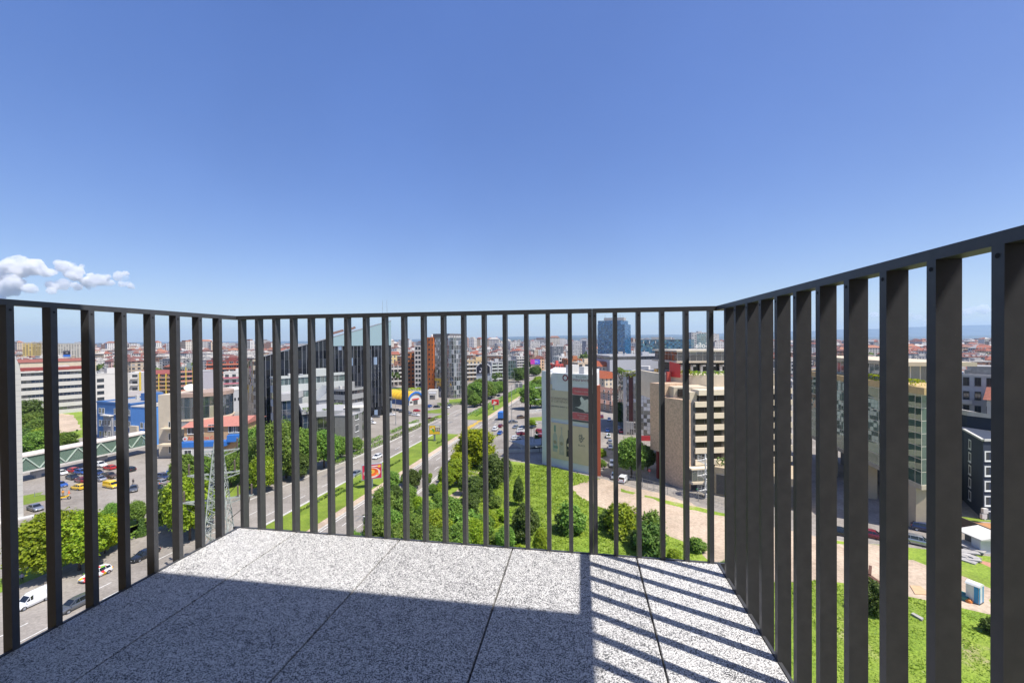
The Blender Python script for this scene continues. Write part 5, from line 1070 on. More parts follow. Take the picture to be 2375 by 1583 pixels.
# Sofia sign seen from behind
sg_ = thing('roof_sign', 'white Sofia letters seen from behind on the penthouse roof', 'sign', at(1628, 99.5, H_(1628, 810, 99.5)), math.atan2(e1.y, e1.x))
me = text_mesh('Sofia', 1.75, .06); me.materials.clear(); me.materials.append(mat('sign_letter_white', (.72, .71, .68), .5)); o = link('letters', me, sg_, (0, 0, .95), (R(90), 0, R(180)))
MB().box(-2.2, 2.2, .1, .16, .12, .2).box(-2.2, 2.2, .1, .16, .85, .92).build('sign_frame', GREYM, sg_)
# ground floor bay and louvred garage
q = sidep(1.5); MB().box(.6, 4.2, -1.5, -.02, 2.2, 4.6).build('corner_bay', glassy('corner_bay_glass', (.05, .07, .06), .05, 1.2, 2.4, .06, (.3, .27, .2), .4), bo); MB().box(.4, 4.4, -1.7, -.02, 1.7, 2.19).box(.4, 4.4, -1.7, -.02, 4.61, 4.9).build('bay_sill', SPAN, bo); MB().box(4.6, 7.5, -.4, -.06, 0, 4.6).build('dark_portal', DGLASS, bo)
gv = thing('louvred_garage', 'low beige garage block with dark horizontal louvres beside the spiral stair', 'building'); o, L_, ang = frame2(at(1655, 83), at(1870, 74)); gv.location = o; gv.rotation_euler[2] = ang; Hg = H_(1670, 1086, 82)
MB().box(0, L_, .3, 10, -.4, Hg).build('wall', mat('garage_beige', (.46, .37, .25), .8), gv)
for i in range(16): MB().box(.4, L_, -.05, .28, .4+i*(Hg-1.6)/16, .4+(i+.55)*(Hg-1.6)/16).build('louvre', mat('louvre_grey', (.13, .125, .12), .5), gv)
hedge(at(1664, 84, Hg), at(1690, 84, Hg), 1.2, 1.4, 'dark shrubs on the louvred garage roof', LEAF_DARK, name='planter_shrubs')
# spiral fire stair
sp = thing('spiral_staircase', 'white steel spiral fire stair standing in front of the beige office', 'staircase', at(1635, 81.5), 0); SW = mat('white_stair_steel', (.55, .55, .53), .5); Hs = H_(1635, 1056, 81.5)
MB().tube((0, 0, -.2), (0, 0, Hs+.3), .14).build('pole', SW, sp)
n = int(Hs/.2); mb = MB(); rl = MB()
for i in range(n):
    a = i*.42; mb.prism([(0, 0), (1.5*math.cos(a), 1.5*math.sin(a)), (1.5*math.cos(a+.4), 1.5*math.sin(a+.4))], i*.2, i*.2+.05)
    for h in (.5, 1.0): rl.bar((1.5*math.cos(a), 1.5*math.sin(a), i*.2+h), (1.5*math.cos(a+.42), 1.5*math.sin(a+.42), i*.2+.2+h), .045)
    rl.bar((1.5*math.cos(a), 1.5*math.sin(a), i*.2), (1.5*math.cos(a), 1.5*math.sin(a), i*.2+1), .035)
mb.build('tread', SW, sp); rl.build('handrail', SW, sp)
# ------------------------------------------------------------------ glass pavilion on piers
gl = thing('glass_pavilion', 'glazed office on beige piers with projecting sand-coloured roof mirroring the lawn', 'building')
zg0, zg1 = 7.6, 22.2
Ka, Kb = at(2137, 66), at(2163, 66.3); Kd = Vector((.76, .65, 0)); Kl = Ka+SU*44; Kc = Kb+Kd*15; Kr = Kl+SV*17
def ring(e): c = (Ka+Kb+Kc+Kr+Kl)/5; return [tuple((p+(p-c).normalized()*e)[:2]) for p in (Ka, Kb, Kc, Kr, Kl)]
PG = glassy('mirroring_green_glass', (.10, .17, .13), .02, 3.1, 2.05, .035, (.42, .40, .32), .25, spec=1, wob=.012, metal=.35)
MB().prism(ring(0), zg0, zg1).build('glass_facade', PG, gl); MB().prism(ring(1.2), zg1+.001, zg1+1.1).build('roof', mat('sand_roof_edge', (.52, .37, .17), .7), gl)
MB().prism(ring(.15), zg0-.7, zg0-.001).build('soffit', mat('pavilion_beige', (.42, .37, .28), .8), gl)
def quadp(o, a, b): return [tuple(p[:2]) for p in (o, o+SV*a, o+SV*a+SU*b, o+SU*b)]
for t in (1.0, 15, 29, 41): MB().prism(quadp(Ka+SU*t-SV*.1+(SV*.5 if t > 2 else SV*0), 1.8, 2.0), -.3, zg0-.701).build('pier', mat('pier_cladding', (.42, .35, .25), .75, var=.05), gl)
MB().prism(quadp(Ka+SU*14+SV*8, 7, 26), -.3, zg0-.702).build('core_wall', DGREY, gl)
MB().prism(quadp(Ka+SU*10+SV*3, 9, 30), zg1+1.1, zg1+4.0).build('upper_storey', glassy('upper_pavilion_glass', (.10, .13, .12), .05, 1.5, 2.9, .1, (.6, .58, .5), .4), gl); MB().prism(quadp(Ka+SU*8+SV*2, 11, 33), zg1+4.01, zg1+4.7).build('upper_roof', CREAM, gl)
o_ = Ka+Vector((0, 0, zg1+1.12)); hedge(o_+SV*.6+SU*1, o_+SV*.6+SU*18, 1.2, 1.0, 'yellow and green shrubs on the sand-coloured pavilion roof', LEAF_YELLOW, name='planter_shrubs')
# ------------------------------------------------------------------ dark blue block and white house at the right edge
nb = thing('dark_blue_block', 'slate blue rendered block with white-framed windows and slanting parapet', 'building'); NB = mat('slate_blue_render', (.032, .042, .07), .8, var=.08)
q0, q1, q2 = at(2236, 79), at(2281, 70.5), at(2420, 70); Hn = H_(2275, 1020, 71)
MB().prism([tuple(q0[:2]), tuple(q1[:2]), tuple(q2[:2]), (q2.x, q2.y+16), (q0.x+4, q0.y+14)], -.5, Hn).build('wall', NB, nb)
e = [q0, q1, q2]; mb = MB()
for a, b in zip(e, e[1:]): mb.bar(a+Vector((0, 0, Hn+.1)), b+Vector((0, 0, Hn+.1)), .4, .3)
mb.build('white_coping', WHITEW, nb)
a, b = at(2244, 82), at(2420, 73); MB().prism([tuple(a[:2]), (b.x, b.y), (b.x, b.y+8), (a.x+2, a.y+9)], Hn-.2, 0, ztop=[Hn+2.9, Hn+2.2, Hn+2.2, Hn+2.9]).build('roof_storey', NB, nb); MB().prism([(a.x-.3, a.y-.3), (b.x, b.y-.3), (b.x, b.y+8), (a.x+2, a.y+9)], Hn+2.21, 0, ztop=[Hn+3.2, Hn+2.5, Hn+2.5, Hn+3.2]).build('roof', mat('pale_roof', (.62, .57, .52), .8), nb)
me = winmesh(1.35, 1.75, mat('white_window_frame', (.72, .72, .7), .5), WING, .2, 0)
d1 = (q1-q0); a1_ = math.atan2(d1.y, d1.x)
for i in range(5): z = Hn-2.9-i*2.35; p = q0+d1*.34; link('window', me, nb, (p.x, p.y-.03, z), a1_)
for i in range(5): z = Hn-3.5-i*2.55; p = q1+Vector((.85, -.03, 0)); link('window', me, nb, (p.x, p.y, z), 0)
q = q1+Vector((-1.3, -1.2, 0)); mb = MB().box(q.x-.4, q.x+.4, q.y-.2, q.y+.2, .8, 1.6).box(q.x-.2, q.x+.6, q.y-.2, q.y+.2, 1.7, 2.5); mb.build('condenser_unit', WHITEW, nb)
r, L_ = house('white_house', 'tall white flats with small dark windows and balconies above the slate blue block', at(2228, 96), at(2310, 92), 12, H_(2265, 872, 94), mat('dull_white_render', (.46, .46, .46), .85, var=.08)); Hw = H_(2265, 872, 94)
grid_windows(r, 'f', L_, 12, Hw, 7, 3, 1.0, 1.9, DARKF); grid_windows(r, 'l', L_, 12, Hw, 7, 3, 1.0, 1.6, DARKF)
for f in (2, 3, 4, 5): MB().box(-.1, 1.8, -1.0, -.02, f*Hw/7, f*Hw/7+.9).box(3.9, 6.6, -1.1, -.02, f*Hw/7, f*Hw/7+.9).build('balcony', WHITEW, r)
MB().box(1, 7.5, 1, 9, Hw, Hw+2.2).box(.6, 1.6, .2, 1.2, Hw, Hw+1.4).build('roof_hut', mat('grey_roof_felt', (.3, .29, .28), .9), r); parapet_roof(r, L_, 12, Hw, ROOFG, .4, WHITEW, False)
r, L_ = house('house', 'white wing with a red tiled roof peeping out at the right edge', at(2289, 88), at(2330, 86), 8, H_(2300, 928, 87), WHITEW); gable_roof(r, L_, 8, H_(2300, 928, 87), 2.4, ROOFR, .5)
# shed, rubble and hoarding near the lawn
sh = thing('lean_to_shed', 'white lean-to shed with open dark front', 'shed'); a, b = g(2228, 1262), g(2274, 1283); o, L_, ang = frame2(a, b); sh.location = o; sh.rotation_euler[2] = ang
MB().box(0, L_*.55, .6, .7, 0, 2.1).build('back_wall', DGREY, sh); MB().box(L_*.55, L_, .0, 2.2, -.1, 2.1).build('wall', mat('corrugated_white', (.5, .52, .54), .5, var=.1), sh); MB().prism([(-.4, -.5), (L_+.6, -.5), (L_+.6, 3), (-.4, 3)], 2.11, 0, ztop=[2.22, 2.22, 2.8, 2.8]).build('roof', WHITEW, sh)
M_SL = mat('broken_concrete', (.38, .36, .34), .9, var=.3, scale=1.5, bump=.4); rg = random.Random(4)
for i in range(9):
    p = g(2228+rg.random()*45, 1268+i*4); o = MB().box(-.9-rg.random()*.5, .9, -.7, .7, 0, .16).build('concrete_slab', M_SL, None, loc=(p.x, p.y, .06+.12*(8-i)*.5), rot=(rg.uniform(-.12, .12), rg.uniform(-.12, .12), rg.random()*3)); tag(o, 'broken flat concrete slab in the rubble pile before the white lean-to shed', 'slab', 'concrete slabs in the rubble pile')
a, b = g(2230, 1226), g(2305, 1258); o, L_, ang = frame2(a, b); o2 = MB().box(0, L_, 0, .12, 0, 1.9).build('hoarding', mat('dark_hoarding', (.11, .085, .07), .8), None, loc=o, rot=ang); tag(o2, 'dark brown site hoarding below the orange soil bank', 'fence')
gp('tile_apron', [(2262, 1296), (2302, 1306), (2302, 1318), (2276, 1306)], .05, mat('salmon_tiles', (.45, .22, .14), .8, var=.2, scale=3))
# portable toilet
pt = thing('portable_toilet', 'white and blue portable toilet standing on the dirt', 'toilet', g(2260, 1394), R(24)); TB = mat('toilet_blue', (.03, .25, .48), .5); TW = mat('toilet_white', (.66, .66, .62), .5)
MB().box(-.55, .55, -.55, .55, .1, 2.05).build('cabin', TW, pt); MB().box(-.6, .6, -.6, .6, 0, .1).build('base', BLACKP, pt)
mb = MB(); n = 8
for i in range(n):
    f = lambda t: (-.62+1.24*t, 2.06+.3*math.sin(math.pi*t)**.7)
    (x0, z0), (x1, z1) = f(i/n), f((i+1)/n); mb.face([(x0, -.62, z0), (x1, -.62, z1), (x1, .62, z1), (x0, .62, z0)])
    mb.face([(x0, -.62, 2.05), (x1, -.62, 2.05), (x1, -.62, z1), (x0, -.62, z0)])
mb.build('roof', TW, pt); MB().box(-.59, -.551, -.5, -.15, .15, 2.0).box(.30, .56, -.59, -.551, .15, 2.0).box(-.56, -.36, -.59, -.551, .15, 2.0).build('blue_strip', TB, pt); MB().box(-.3, .24, -.58, -.551, .2, 1.95).build('door', mat('toilet_door', (.55, .58, .6), .5), pt)
p = g(2236, 1386); o = MB().box(-.9, .6, -.5, .5, 0, .5).build('covered_stack', mat('teal_tarpaulin', (.03, .16, .14), .5), None, loc=p, rot=.5); tag(o, 'teal tarpaulin covered stack beside the portable toilet', 'tarpaulin'); p = g(2247, 1396)
o = lathe(MB(), [(.3, 0), (.34, .2), (.22, .42), (.01, .46)], 12).build('orange_barrel_end', mat('orange_plastic', (.6, .18, .03), .5), None, True, loc=p); tag(o, 'small orange tub at the foot of the portable toilet', 'tub')
o = MB().prism(ccw([tuple(g(*q)[:2]) for q in ((2110, 1358), (2136, 1360), (2155, 1380), (2122, 1378))]), .05, .12).build('wooden_board', mat('plywood', (.55, .36, .2), .8)); tag(o, 'bare plywood board lying on the dirt lot', 'board')
o = MB().prism(ccw([tuple(g(*q)[:2]) for q in ((2113, 1426), (2118, 1424), (2142, 1437), (2138, 1441))]), .05, .25).build('stone_kerb', mat('dull_stone', (.36, .34, .3), .9)); tag(o, 'pale kerb stone lying in the grass below the plywood board', 'kerb stone')
o = MB().bar(g(2017, 1338)+Vector((0, 0, .0)), g(2042, 1362)+Vector((0, 0, .3)), .5, .6).bar(g(2017, 1338)+Vector((0, 0, .3)), g(2017, 1330)+Vector((.1, 0, 1.0)), .3, .4).build('rusty_scrap', mat('rusty_iron', (.12, .055, .035), .8, var=.4)); tag(o, 'rusty bent iron scrap by a dark bush on the lawn', 'scrap metal')
# ------------------------------------------------------------------ fences, lamps, billboards, pylon
FEN = mat('galvanised_steel', (.33, .34, .34), .5, .4)
def fence(px, h, label, step=2.5):
    r = thing('wire_fence', label, 'fence'); P = [g(*p) for p in px]
    for a, b in zip(P, P[1:]):
        n = max(1, int((b-a).length/step))
        for i in range(n): q = a.lerp(b, i/n); MB().tube(q, q+Vector((0, 0, h)), .05, n=6).build('post', FEN, r)
        mb = MB()
        for z in (.25, h*.55, h-.05): mb.bar(a+Vector((0, 0, z)), b+Vector((0, 0, z)), .035)
        n = int((b-a).length/.6)
        for i in range(n): q = a.lerp(b, i/n); mb.bar(q+Vector((0, 0, .2)), q+Vector((0, 0, h)), .018)
        mb.build('mesh_panel', FEN, r)
fence([(1455, 1118), (1490, 1128), (1545, 1144)], 1.8, 'grey wire fence between the side street and the dirt lot')
fence([(1548, 1146), (1620, 1162), (1690, 1184)], 1.6, 'lower wire fence along the track before the beige office')
fence([(80, 1152), (205, 1128)], 1.0, 'low dark street railing beside the car park', 3)
lamp0 = None
def lamp(p, h, rot, label):
    global lamp0
    if lamp0 is None:
        lamp0 = thing('street_lamp', label, 'street lamp', p, rot, 'tall street lamps along the boulevard'); mb = MB(); mb.tube((0, 0, 0), (0, 0, 10), .13, .07, 8); mb.tube((0, 0, 0), (0, 0, 1.2), .17, .15, 8); mb.build('pole', FEN, lamp0)
        MB().path([(0, 0, 10), (.6, 0, 10.4), (2.0, 0, 10.6)], .05).build('arm', FEN, lamp0); MB().box(1.7, 2.6, -.14, .14, 10.52, 10.66).build('lantern', WHITEW, lamp0); r = lamp0
    else: r = dup(lamp0, p, rot, label)
    r.scale = (1, 1, h/10); return r
for px, py, top, f, lab in ((1187, 983, 894, 0, 'tall lamp on the car park verge left of the banner building'), (918, 985, 925, 180, 'lamp by the hedge of the market forecourt'), (1098, 934, 880, 0, 'lamp before the avenue trees near the white kiosk'), (1140, 918, 872, 0, 'lamp between the avenue trees across the boulevard'), (1193, 902, 862, 180, 'lamp beside the far carriageway'), (1212, 880, 853, 0, 'smallest far lamp where the boulevard narrows'), (1232, 1044, 990, 180, 'left pole of the pair by the dark conifer'), (1239, 1044, 992, 180, 'right pole of the pair by the dark conifer'), (820, 1262, 1198, 0, 'lamp over the near carriageway under the grove')):
    p = g(px, py); lamp(p, max(4, hz(px, top, p.y)), -TH+R(f), 'grey '+lab)
def billboard(px, base, x0, x1, y0, y1, label, art, skew=0.0):
    p = g(px, base); r = thing('billboard', label, 'billboard', p, skew, 'advertising panels on the median'); w = (x1-x0)*p.y/961/math.cos(skew); z0, z1 = hz(px, y1, p.y), hz(px, y0, p.y); c = ((x0+x1)/2-px)*p.y/961
    MB().box(c-w/2, c+w/2, -.2, .2, z0, z1).build('frame', mat('billboard_frame', (.30, .33, .35), .5), r); MB().box(-.28, .28, -.15, .15, -.2, z0-.001).build('post', mat('billboard_post', (.13, .16, .17), .5), r)
    art(r, c-w/2+.16, c+w/2-.16, z0+.16, z1-.16); return r
def disc(mb, cx, cz, rx, rz, y, n=20): return mb.face([(cx+rx*math.cos(2*math.pi*i/n), y, cz+rz*math.sin(2*math.pi*i/n)) for i in range(n)])
def art1(r, x0, x1, z0, z1):
    w, h = x1-x0, z1-z0; mb = MB(); mb.box(x0, x1, -.23, -.201, z0, z1); mb.m = 1; disc(mb, x0+w*.5, z0+h*.42, w*.44, h*.38, -.24); mb.m = 2; disc(mb, x0+w*.48, z0+h*.46, w*.36, h*.30, -.25); mb.m = 3; disc(mb, x0+w*.46, z0+h*.5, w*.2, h*.16, -.26)
    mb.m = 4; disc(mb, x0+w*.44, z0+h*.5, w*.07, h*.06, -.27); mb.m = 1; mb.box(x0+w*.45, x0+w*.8, -.25, -.235, z0+h*.84, z0+h*.92); mb.m = 3; disc(mb, x0+w*.88, z0+h*.85, w*.09, h*.1, -.245); disc(mb, x0+w*.8, z0+h*.3, w*.07, h*.08, -.262)
    mb.build('printed_panel', [mat('poster_crimson', (.48, .02, .06), .5), mat('poster_white', (.68, .55, .5), .5), mat('poster_orange', (.72, .12, .02), .5, var=.35, scale=2), mat('poster_amber', (.75, .4, .05), .5), mat('poster_green', (.15, .3, .03), .5)], r)
def art2(r, x0, x1, z0, z1):
    w, h = x1-x0, z1-z0; mb = MB(); mb.box(x0, x0+w*.56, -.23, -.201, z0, z1); mb.m = 1; mb.box(x0+w*.56, x1, -.23, -.201, z0+h*.28, z1); mb.m = 0; mb.box(x0+w*.56, x1, -.23, -.201, z0, z0+h*.279); mb.m = 2; mb.box(x0+w*.58, x1-.05, -.245, -.235, z0+h*.8, z0+h*.97); mb.m = 3
    disc(mb, x0+w*.36, z0+h*.5, w*.14, h*.13, -.245); disc(mb, x0+w*.44, z0+h*.36, w*.08, h*.18, -.246); mb.m = 2; disc(mb, x0+w*.17, z0+h*.6, w*.06, h*.1, -.245); disc(mb, x0+w*.35, z0+h*.74, w*.06, h*.08, -.245)
    mb.build('printed_panel', [mat('poster_yellow', (.72, .45, .02), .5), mat('poster_brown', (.22, .15, .12), .5), mat('poster_cream', (.7, .66, .55), .5), mat('poster_leaf', (.14, .33, .03), .5)], r); text_on('25', h*.46, mat('poster_cream', (.7, .66, .55), .5), r, x0+w*.78, z0+h*.53, -.25)
def art3(r, x0, x1, z0, z1):
    w, h = x1-x0, z1-z0; mb = MB(); mb.box(x0, x1, -.23, -.201, z0, z1); mb.m = 1; mb.face([(x0+w*.02, -.24, z0+h*.05), (x0+w*.45, -.24, z0+h*.1), (x0+w*.75, -.24, z0+h*.45), (x0+w*.3, -.24, z0+h*.75), (x0+w*.25, -.24, z0+h*.35)]); mb.m = 2; disc(mb, x0+w*.8, z0+h*.3, w*.1, h*.2, -.242)
    mb.build('printed_panel', [mat('poster_red', (.6, .02, .02), .5), mat('poster_white', (.68, .55, .5), .5), mat('poster_dark', (.12, .02, .03), .5)], r)
billboard(862, 1132, 842, 884, 1075, 1110, 'red and orange food poster on a grey post in the median', art1, R(22))
billboard(1008, 1023, 995, 1022, 985, 1007, 'yellow and brown poster with a green leaf on the median', art2, R(-4))
billboard(1145, 951, 1140, 1158, 925, 939, 'small red and white poster at the tip of the far median', art3, R(-4))
# lattice pylon
py = thing('lattice_pylon', 'pale lattice power pylon with upright brown insulators behind the left corner of the railing', 'pylon', at(502, 55), R(20)); GAL = mat('pale_galvanised', (.36, .38, .36), .5, .2); zt = hz(495, 996, 55); base = 1.75
def leg(i, z): w = base*(1-z/zt)**.85*.92+.13; return Vector((w*(1, -1, -1, 1)[i], w*(1, 1, -1, -1)[i], z))
lev = [0, 2.4, 4.6, 6.5, 8.2, 9.7, 11, 12.2, 13.3, 14.3, 15.2, 16, 16.8, 17.6, 18.5, zt-.05]
for i in range(4):
    mb = MB()
    for a, b in zip(lev, lev[1:]): mb.bar(leg(i, a), leg(i, b), .10)
    mb.build('leg', GAL, py)
for a, b in zip(lev, lev[1:]):
    mb = MB()
    for i in range(4): j = (i+1) % 4; mb.bar(leg(i, a), leg(j, b), .06); mb.bar(leg(j, a), leg(i, b), .06); mb.bar(leg(i, b), leg(j, b), .06)
    mb.build('lattice_bay', GAL, py)
INS = mat('brown_insulator', (.16, .11, .09), .4)
for z, l in ((hz(500, 1046, 55), 2.5), (hz(500, 1098, 55), 3.4), (hz(500, 1158, 55), 4.0)):
    for s in (-1, 1):
        mb = MB()
        for y in (-.3, .3): mb.bar((0, y, z), (s*l, y*.4, z+.15), .10); mb.bar((0, y, z-.9), (s*l, y*.4, z+.1), .07)
        for k in range(1, 6): f = k/6; mb.bar((s*l*f, -.3+.18*f, z+.15*f), (s*l*f, .3-.18*f, z+.15*f), .05); mb.bar((s*l*f, 0, z+.15*f), (s*l*(f-.12), 0, z-.9+f), .05)
        mb.build('cross_arm', GAL, py)
        for q in ((.88,) if l < 3 else (.55, .95)):
            ib = MB(); pr = []
            for k in range(9): pr += [(.07, k*.16), (.15, k*.16+.05), (.07, k*.16+.1)]
            lathe(ib, [(.001, 0)]+pr+[(.001, 1.5)], 10, (s*l*q, 0)); o = ib.build('insulator', INS, py, True); o.location.z = z+.2
        cb = MB(); cb.path([(s*l*.9, 0, z), (s*l*.86, .1, z-.9), (s*l*.5, .4, z-2.2), (s*.8, .6, z-3.2)], .045); cb.build('cable', BLACKP, py)
# traffic gantry, signs, low walls
o = thing('traffic_gantry', 'grey overhead signal gantry across the far carriageway', 'gantry', g(1196, 912), -TH); MB().tube((0, 0, 0), (0, 0, 6.2), .14).tube((4, 0, 0), (4, 0, 6.2), .14).build('posts', FEN, o); MB().box(-.2, 1.7, -.2, .2, 3.6, 6.1).box(2.2, 4.2, -.2, .2, 3.6, 6.1).build('signal_board', mat('signal_grey', (.2, .2, .22), .5), o)
ns = thing('road_sign', 'small red no entry sign on a post in the side street', 'road sign', g(1506, 1112), 0); MB().tube((0, 0, 0), (0, 0, 2.4), .04).build('post', FEN, ns); MB().tube((0, -.05, 2.1), (0, -.02, 2.1), .32, n=18).build('plate', REDW, ns); MB().box(-.22, .22, -.07, -.055, 2.05, 2.15).build('bar', WHITEW, ns)
ps = thing('road_sign', 'blue and white parking sign with red dot before the clinic trees', 'road sign', g(390, 1118), 0); MB().tube((0, 0, 0), (0, 0, 3.0), .04).build('post', FEN, ps); MB().box(-.35, .35, -.04, .0, 2.0, 2.7).build('plate', BLUEB, ps); MB().box(-.3, .3, -.05, .0, 2.72, 3.2).build('upper_plate', WHITEW, ps)
o = MB().box(0, 6.5, 0, .25, 0, 1.6).build('red_hoarding', mat('red_hoarding', (.38, .03, .04), .6), None, loc=g(1488, 1022), rot=R(-4)); tag(o, 'low red hoarding beyond the round tree in the side street', 'fence')
for px0, px1, pz, h, lab, m in (((1150, 1050), (1262, 1047), 0, .9, 'pale low wall at the edge of the lawn below the sunken entrance', CONC), ((938, 992), (985, 984), 0, 1.1, 'white glazed barrier beside the market forecourt', WHITEW), ((1228, 958), (1262, 956), 0, 1.6, 'pale wall painted with faint graffiti by the car park trees', CONC)):
    a, b = g(*px0), g(*px1); o, L_, ang = frame2(a, b); w = MB().box(0, L_, 0, .3, 0, h).build('low_wall', m, None, loc=o, rot=ang); tag(w, lab, 'wall')
uc = thing('entrance_canopy', 'wedge-shaped grey glass canopy over a sunken entrance beside the lawn', 'canopy', g(1185, 1046), R(-6)); wE = 8.2
MB().prism([(2.5, .2), (wE, 0), (wE, 3.6), (2.5, 3.6)], -.2, 0, ztop=[.5, 2.0, 2.0, 1.2]).build('glazed_side', mat('canopy_glass', (.03, .035, .04), .1), uc); MB().prism([(-.8, 3.4), (3.6, -.6), (wE+.4, -.3), (wE+.2, 3.8)], 2.0, 0, ztop=[2.25, .5, 2.2, 2.9]).build('roof', mat('canopy_roof', (.34, .36, .37), .5), uc)
# traffic cone, motorcycles
for p, lab in (((160, 1144), 'orange traffic cone by the yellow taxi'), ((370, 1126), 'orange traffic cone by the dark car under the trees')):
    r = thing('traffic_cone', lab, 'traffic cone', g(*p)); lathe(MB(), [(.2, .04), (.11, .35), (.08, .45), (.03, .72), (.001, .73)], 12).build('cone', mat('cone_orange', (.7, .15, .04), .5), r, True); MB().box(-.22, .22, -.22, .22, 0, .04).build('base', BLACKP, r)
def moto(p, rot, label, c):
    r = thing('motorcycle', label, 'motorcycle', p, rot); wm = MB(); lathe(wm, [(.2, -.05), (.3, -.05), (.32, 0), (.3, .05), (.2, .05)], 16); wm = wm.mesh('wheel', TYRE, True)
    for x in (-.7, .7): link('wheel', wm, r, (x, 0, .32), (R(90), 0, 0))
    MB().bar((-.6, 0, .5), (.3, 0, .62), .26, .3).bar((.3, 0, .62), (.62, 0, .85), .2, .25).build('body', c, r); MB().bar((-.75, 0, .78), (.05, 0, .8), .24, .1).build('seat', BLACKP, r); MB().bar((.68, 0, .32), (.5, 0, 1.0), .07).bar((.5, -.35, 1.03), (.5, .35, 1.03), .05).build('handlebar', FEN, r)
moto(g(1428, 1052)+Vector((0, 0, .02)), R(40), 'dark motorcycle parked behind the white cars in the side street', PAINTS['black']); moto(g(150, 1158), R(20), 'yellow scooter beside the street railing', PAINTS['yellow'])
for p, rot, lab, t, l in (((297, 1123), .4, 'person in red top walking with a pale bag beside the grey sedan', (.35, .06, .05), (.12, .07, .06)), ((309, 1124), .3, 'person in dark clothes walking beside the person in red', (.06, .055, .06), (.05, .045, .05)), ((146, 1151), 1.2, 'person in orange vest standing by the yellow taxi', (.62, .25, .03), (.25, .18, .08)), ((1139, 1041), .5, 'person in black walking below the yellow-green tree', (.03, .03, .035), (.02, .02, .025)), ((1146, 1044), .6, 'second person in navy below the yellow-green tree', (.03, .035, .06), (.025, .025, .03)), ((700, 1110), 2.6, 'person in pink top on the pavement beyond the median', (.5, .25, .22), (.08, .07, .09)), ((51, 1352), 1.0, 'person in lilac shirt under the big bright tree', (.35, .33, .5), (.03, .03, .035)), ((1400, 1093), 2, 'person in white top beside the red fin of the banner building', (.6, .6, .58), (.1, .1, .12)), ((1617, 1145), .3, 'person in green and white at the foot of the spiral stair', (.05, .4, .16), (.3, .3, .3)), ((846, 1010), 2.0, 'person in yellow jacket on the market forecourt', (.7, .42, .03), (.2, .12, .05))):
    person(g(*p)+Vector((0, 0, .03)), rot, lab, t, l)
# ------------------------------------------------------------------ cars
A_ = math.pi/2-TH               # along the boulevard, away from us
def cz(px, py): v = g(px, py); v.z = .03; return v
def c_(kind, p, rot, colr, label, **k): return car(kind, cz(*p), rot, PAINTS[colr] if isinstance(colr, str) else colr, label, **k)
lm, lt, lp = nodes('rally_livery'); vo = lt.nodes.new('ShaderNodeTexVoronoi'); vo.inputs['Scale'].default_value = 1.7; tc = lt.nodes.new('ShaderNodeTexCoord'); lt.links.new(tc.outputs['Object'], vo.inputs['Vector']); sc_ = lt.nodes.new('ShaderNodeSeparateColor'); lt.links.new(vo.outputs['Color'], sc_.inputs[0])
lr = lt.nodes.new('ShaderNodeValToRGB'); lr.color_ramp.interpolation = 'CONSTANT'; el = lr.color_ramp.elements
for p_, cc in ((.3, (.6, .04, .05)), (.5, (.75, .45, .03)), (.66, (.2, .45, .05)), (.78, (.7, .7, .7))): e_ = el.new(p_); e_.color = (*cc, 1)
el[0].color = (.7, .7, .7, 1); lt.links.new(sc_.outputs[0], lr.inputs[0]); lt.links.new(lr.outputs[0], lp.inputs['Base Color']); lp.inputs['Roughness'].default_value = .2
c_('sedan', (336, 1292), A_+math.pi, 'black', 'dark grey sedan at the kerb ahead of the coloured rally car')
c_('hatchback', (222, 1338), A_+math.pi, lm, 'hatchback in red, yellow and white rally livery by the kerb')
c_('hatchback', (175, 1408), A_+math.pi, 'grey', 'dark hatchback in the second lane beside the rally car')
c_('van', (82, 1398), A_+math.pi, 'white', 'white delivery van at the kerb below the big bright tree')
c_('hatchback', (875, 1062), A_+math.pi, 'white', 'white hatchback driving on the carriageway beyond the median'); c_('sedan', (826, 1102), A_+math.pi, 'silver', 'silver sedan driving close to the median behind the food poster')
c_('suv', (2131, 1262), R(-38), 'silver', 'silver suv parked on the track below the glass pavilion'); c_('hatchback', (2024, 1246), R(-38), 'maroon', 'dark red hatchback under the glass pavilion'); c_('suv', (2150, 1232), R(-38), 'navy', 'navy suv behind the silver suv'); c_('hatchback', (1952, 1240), R(-30), 'black', 'black hatchback half hidden by a bar near the louvred garage')
lot = [((172, 1095), 'hatchback', 'red', 'bright red hatchback under the skybridge'), ((140, 1100), 'sedan', 'white', 'white sedan left of the bright red hatchback'), ((168, 1110), 'sedan', 'black', 'black sedan in front of the bright red hatchback'), ((188, 1117), 'hatchback', 'maroon', 'plum hatchback beside the black sedan'), ((189, 1098), 'hatchback', 'blue', 'pale blue hatchback right of the bright red one'), ((232, 1082), 'suv', 'white', 'white suv in the back row of the car park'), ((254, 1088), 'hatchback', 'red', 'crimson hatchback right of the white suv'), ((226, 1100), 'sedan', 'navy', 'navy sedan behind the silver one'), ((231, 1114), 'sedan', 'silver', 'silver sedan next to the yellow cab van'), ((254, 1108), 'suv', 'brown', 'brown suv behind the yellow cab van'), ((139, 1128), 'sedan', 'blue', 'dull blue sedan entering the car park at left'), ((310, 1137), 'sedan', 'grey', 'grey sedan facing us near the two walkers'), ((380, 1110), 'suv', 'navy', 'navy suv by the clinic parking sign'), ((372, 1122), 'hatchback', 'silver', 'silver hatchback in front of the navy suv'), ((366, 1136), 'hatchback', 'black', 'black hatchback by the right hand traffic cone'), ((388, 1148), 'sedan', 'white', 'white sedan under the young tree'), ((300, 1092), 'hatchback', 'black', 'black hatchback beneath the clinic canopy'), ((82, 1182), 'sedan', 'silver', 'silver sedan beside the foot of the white tower')]
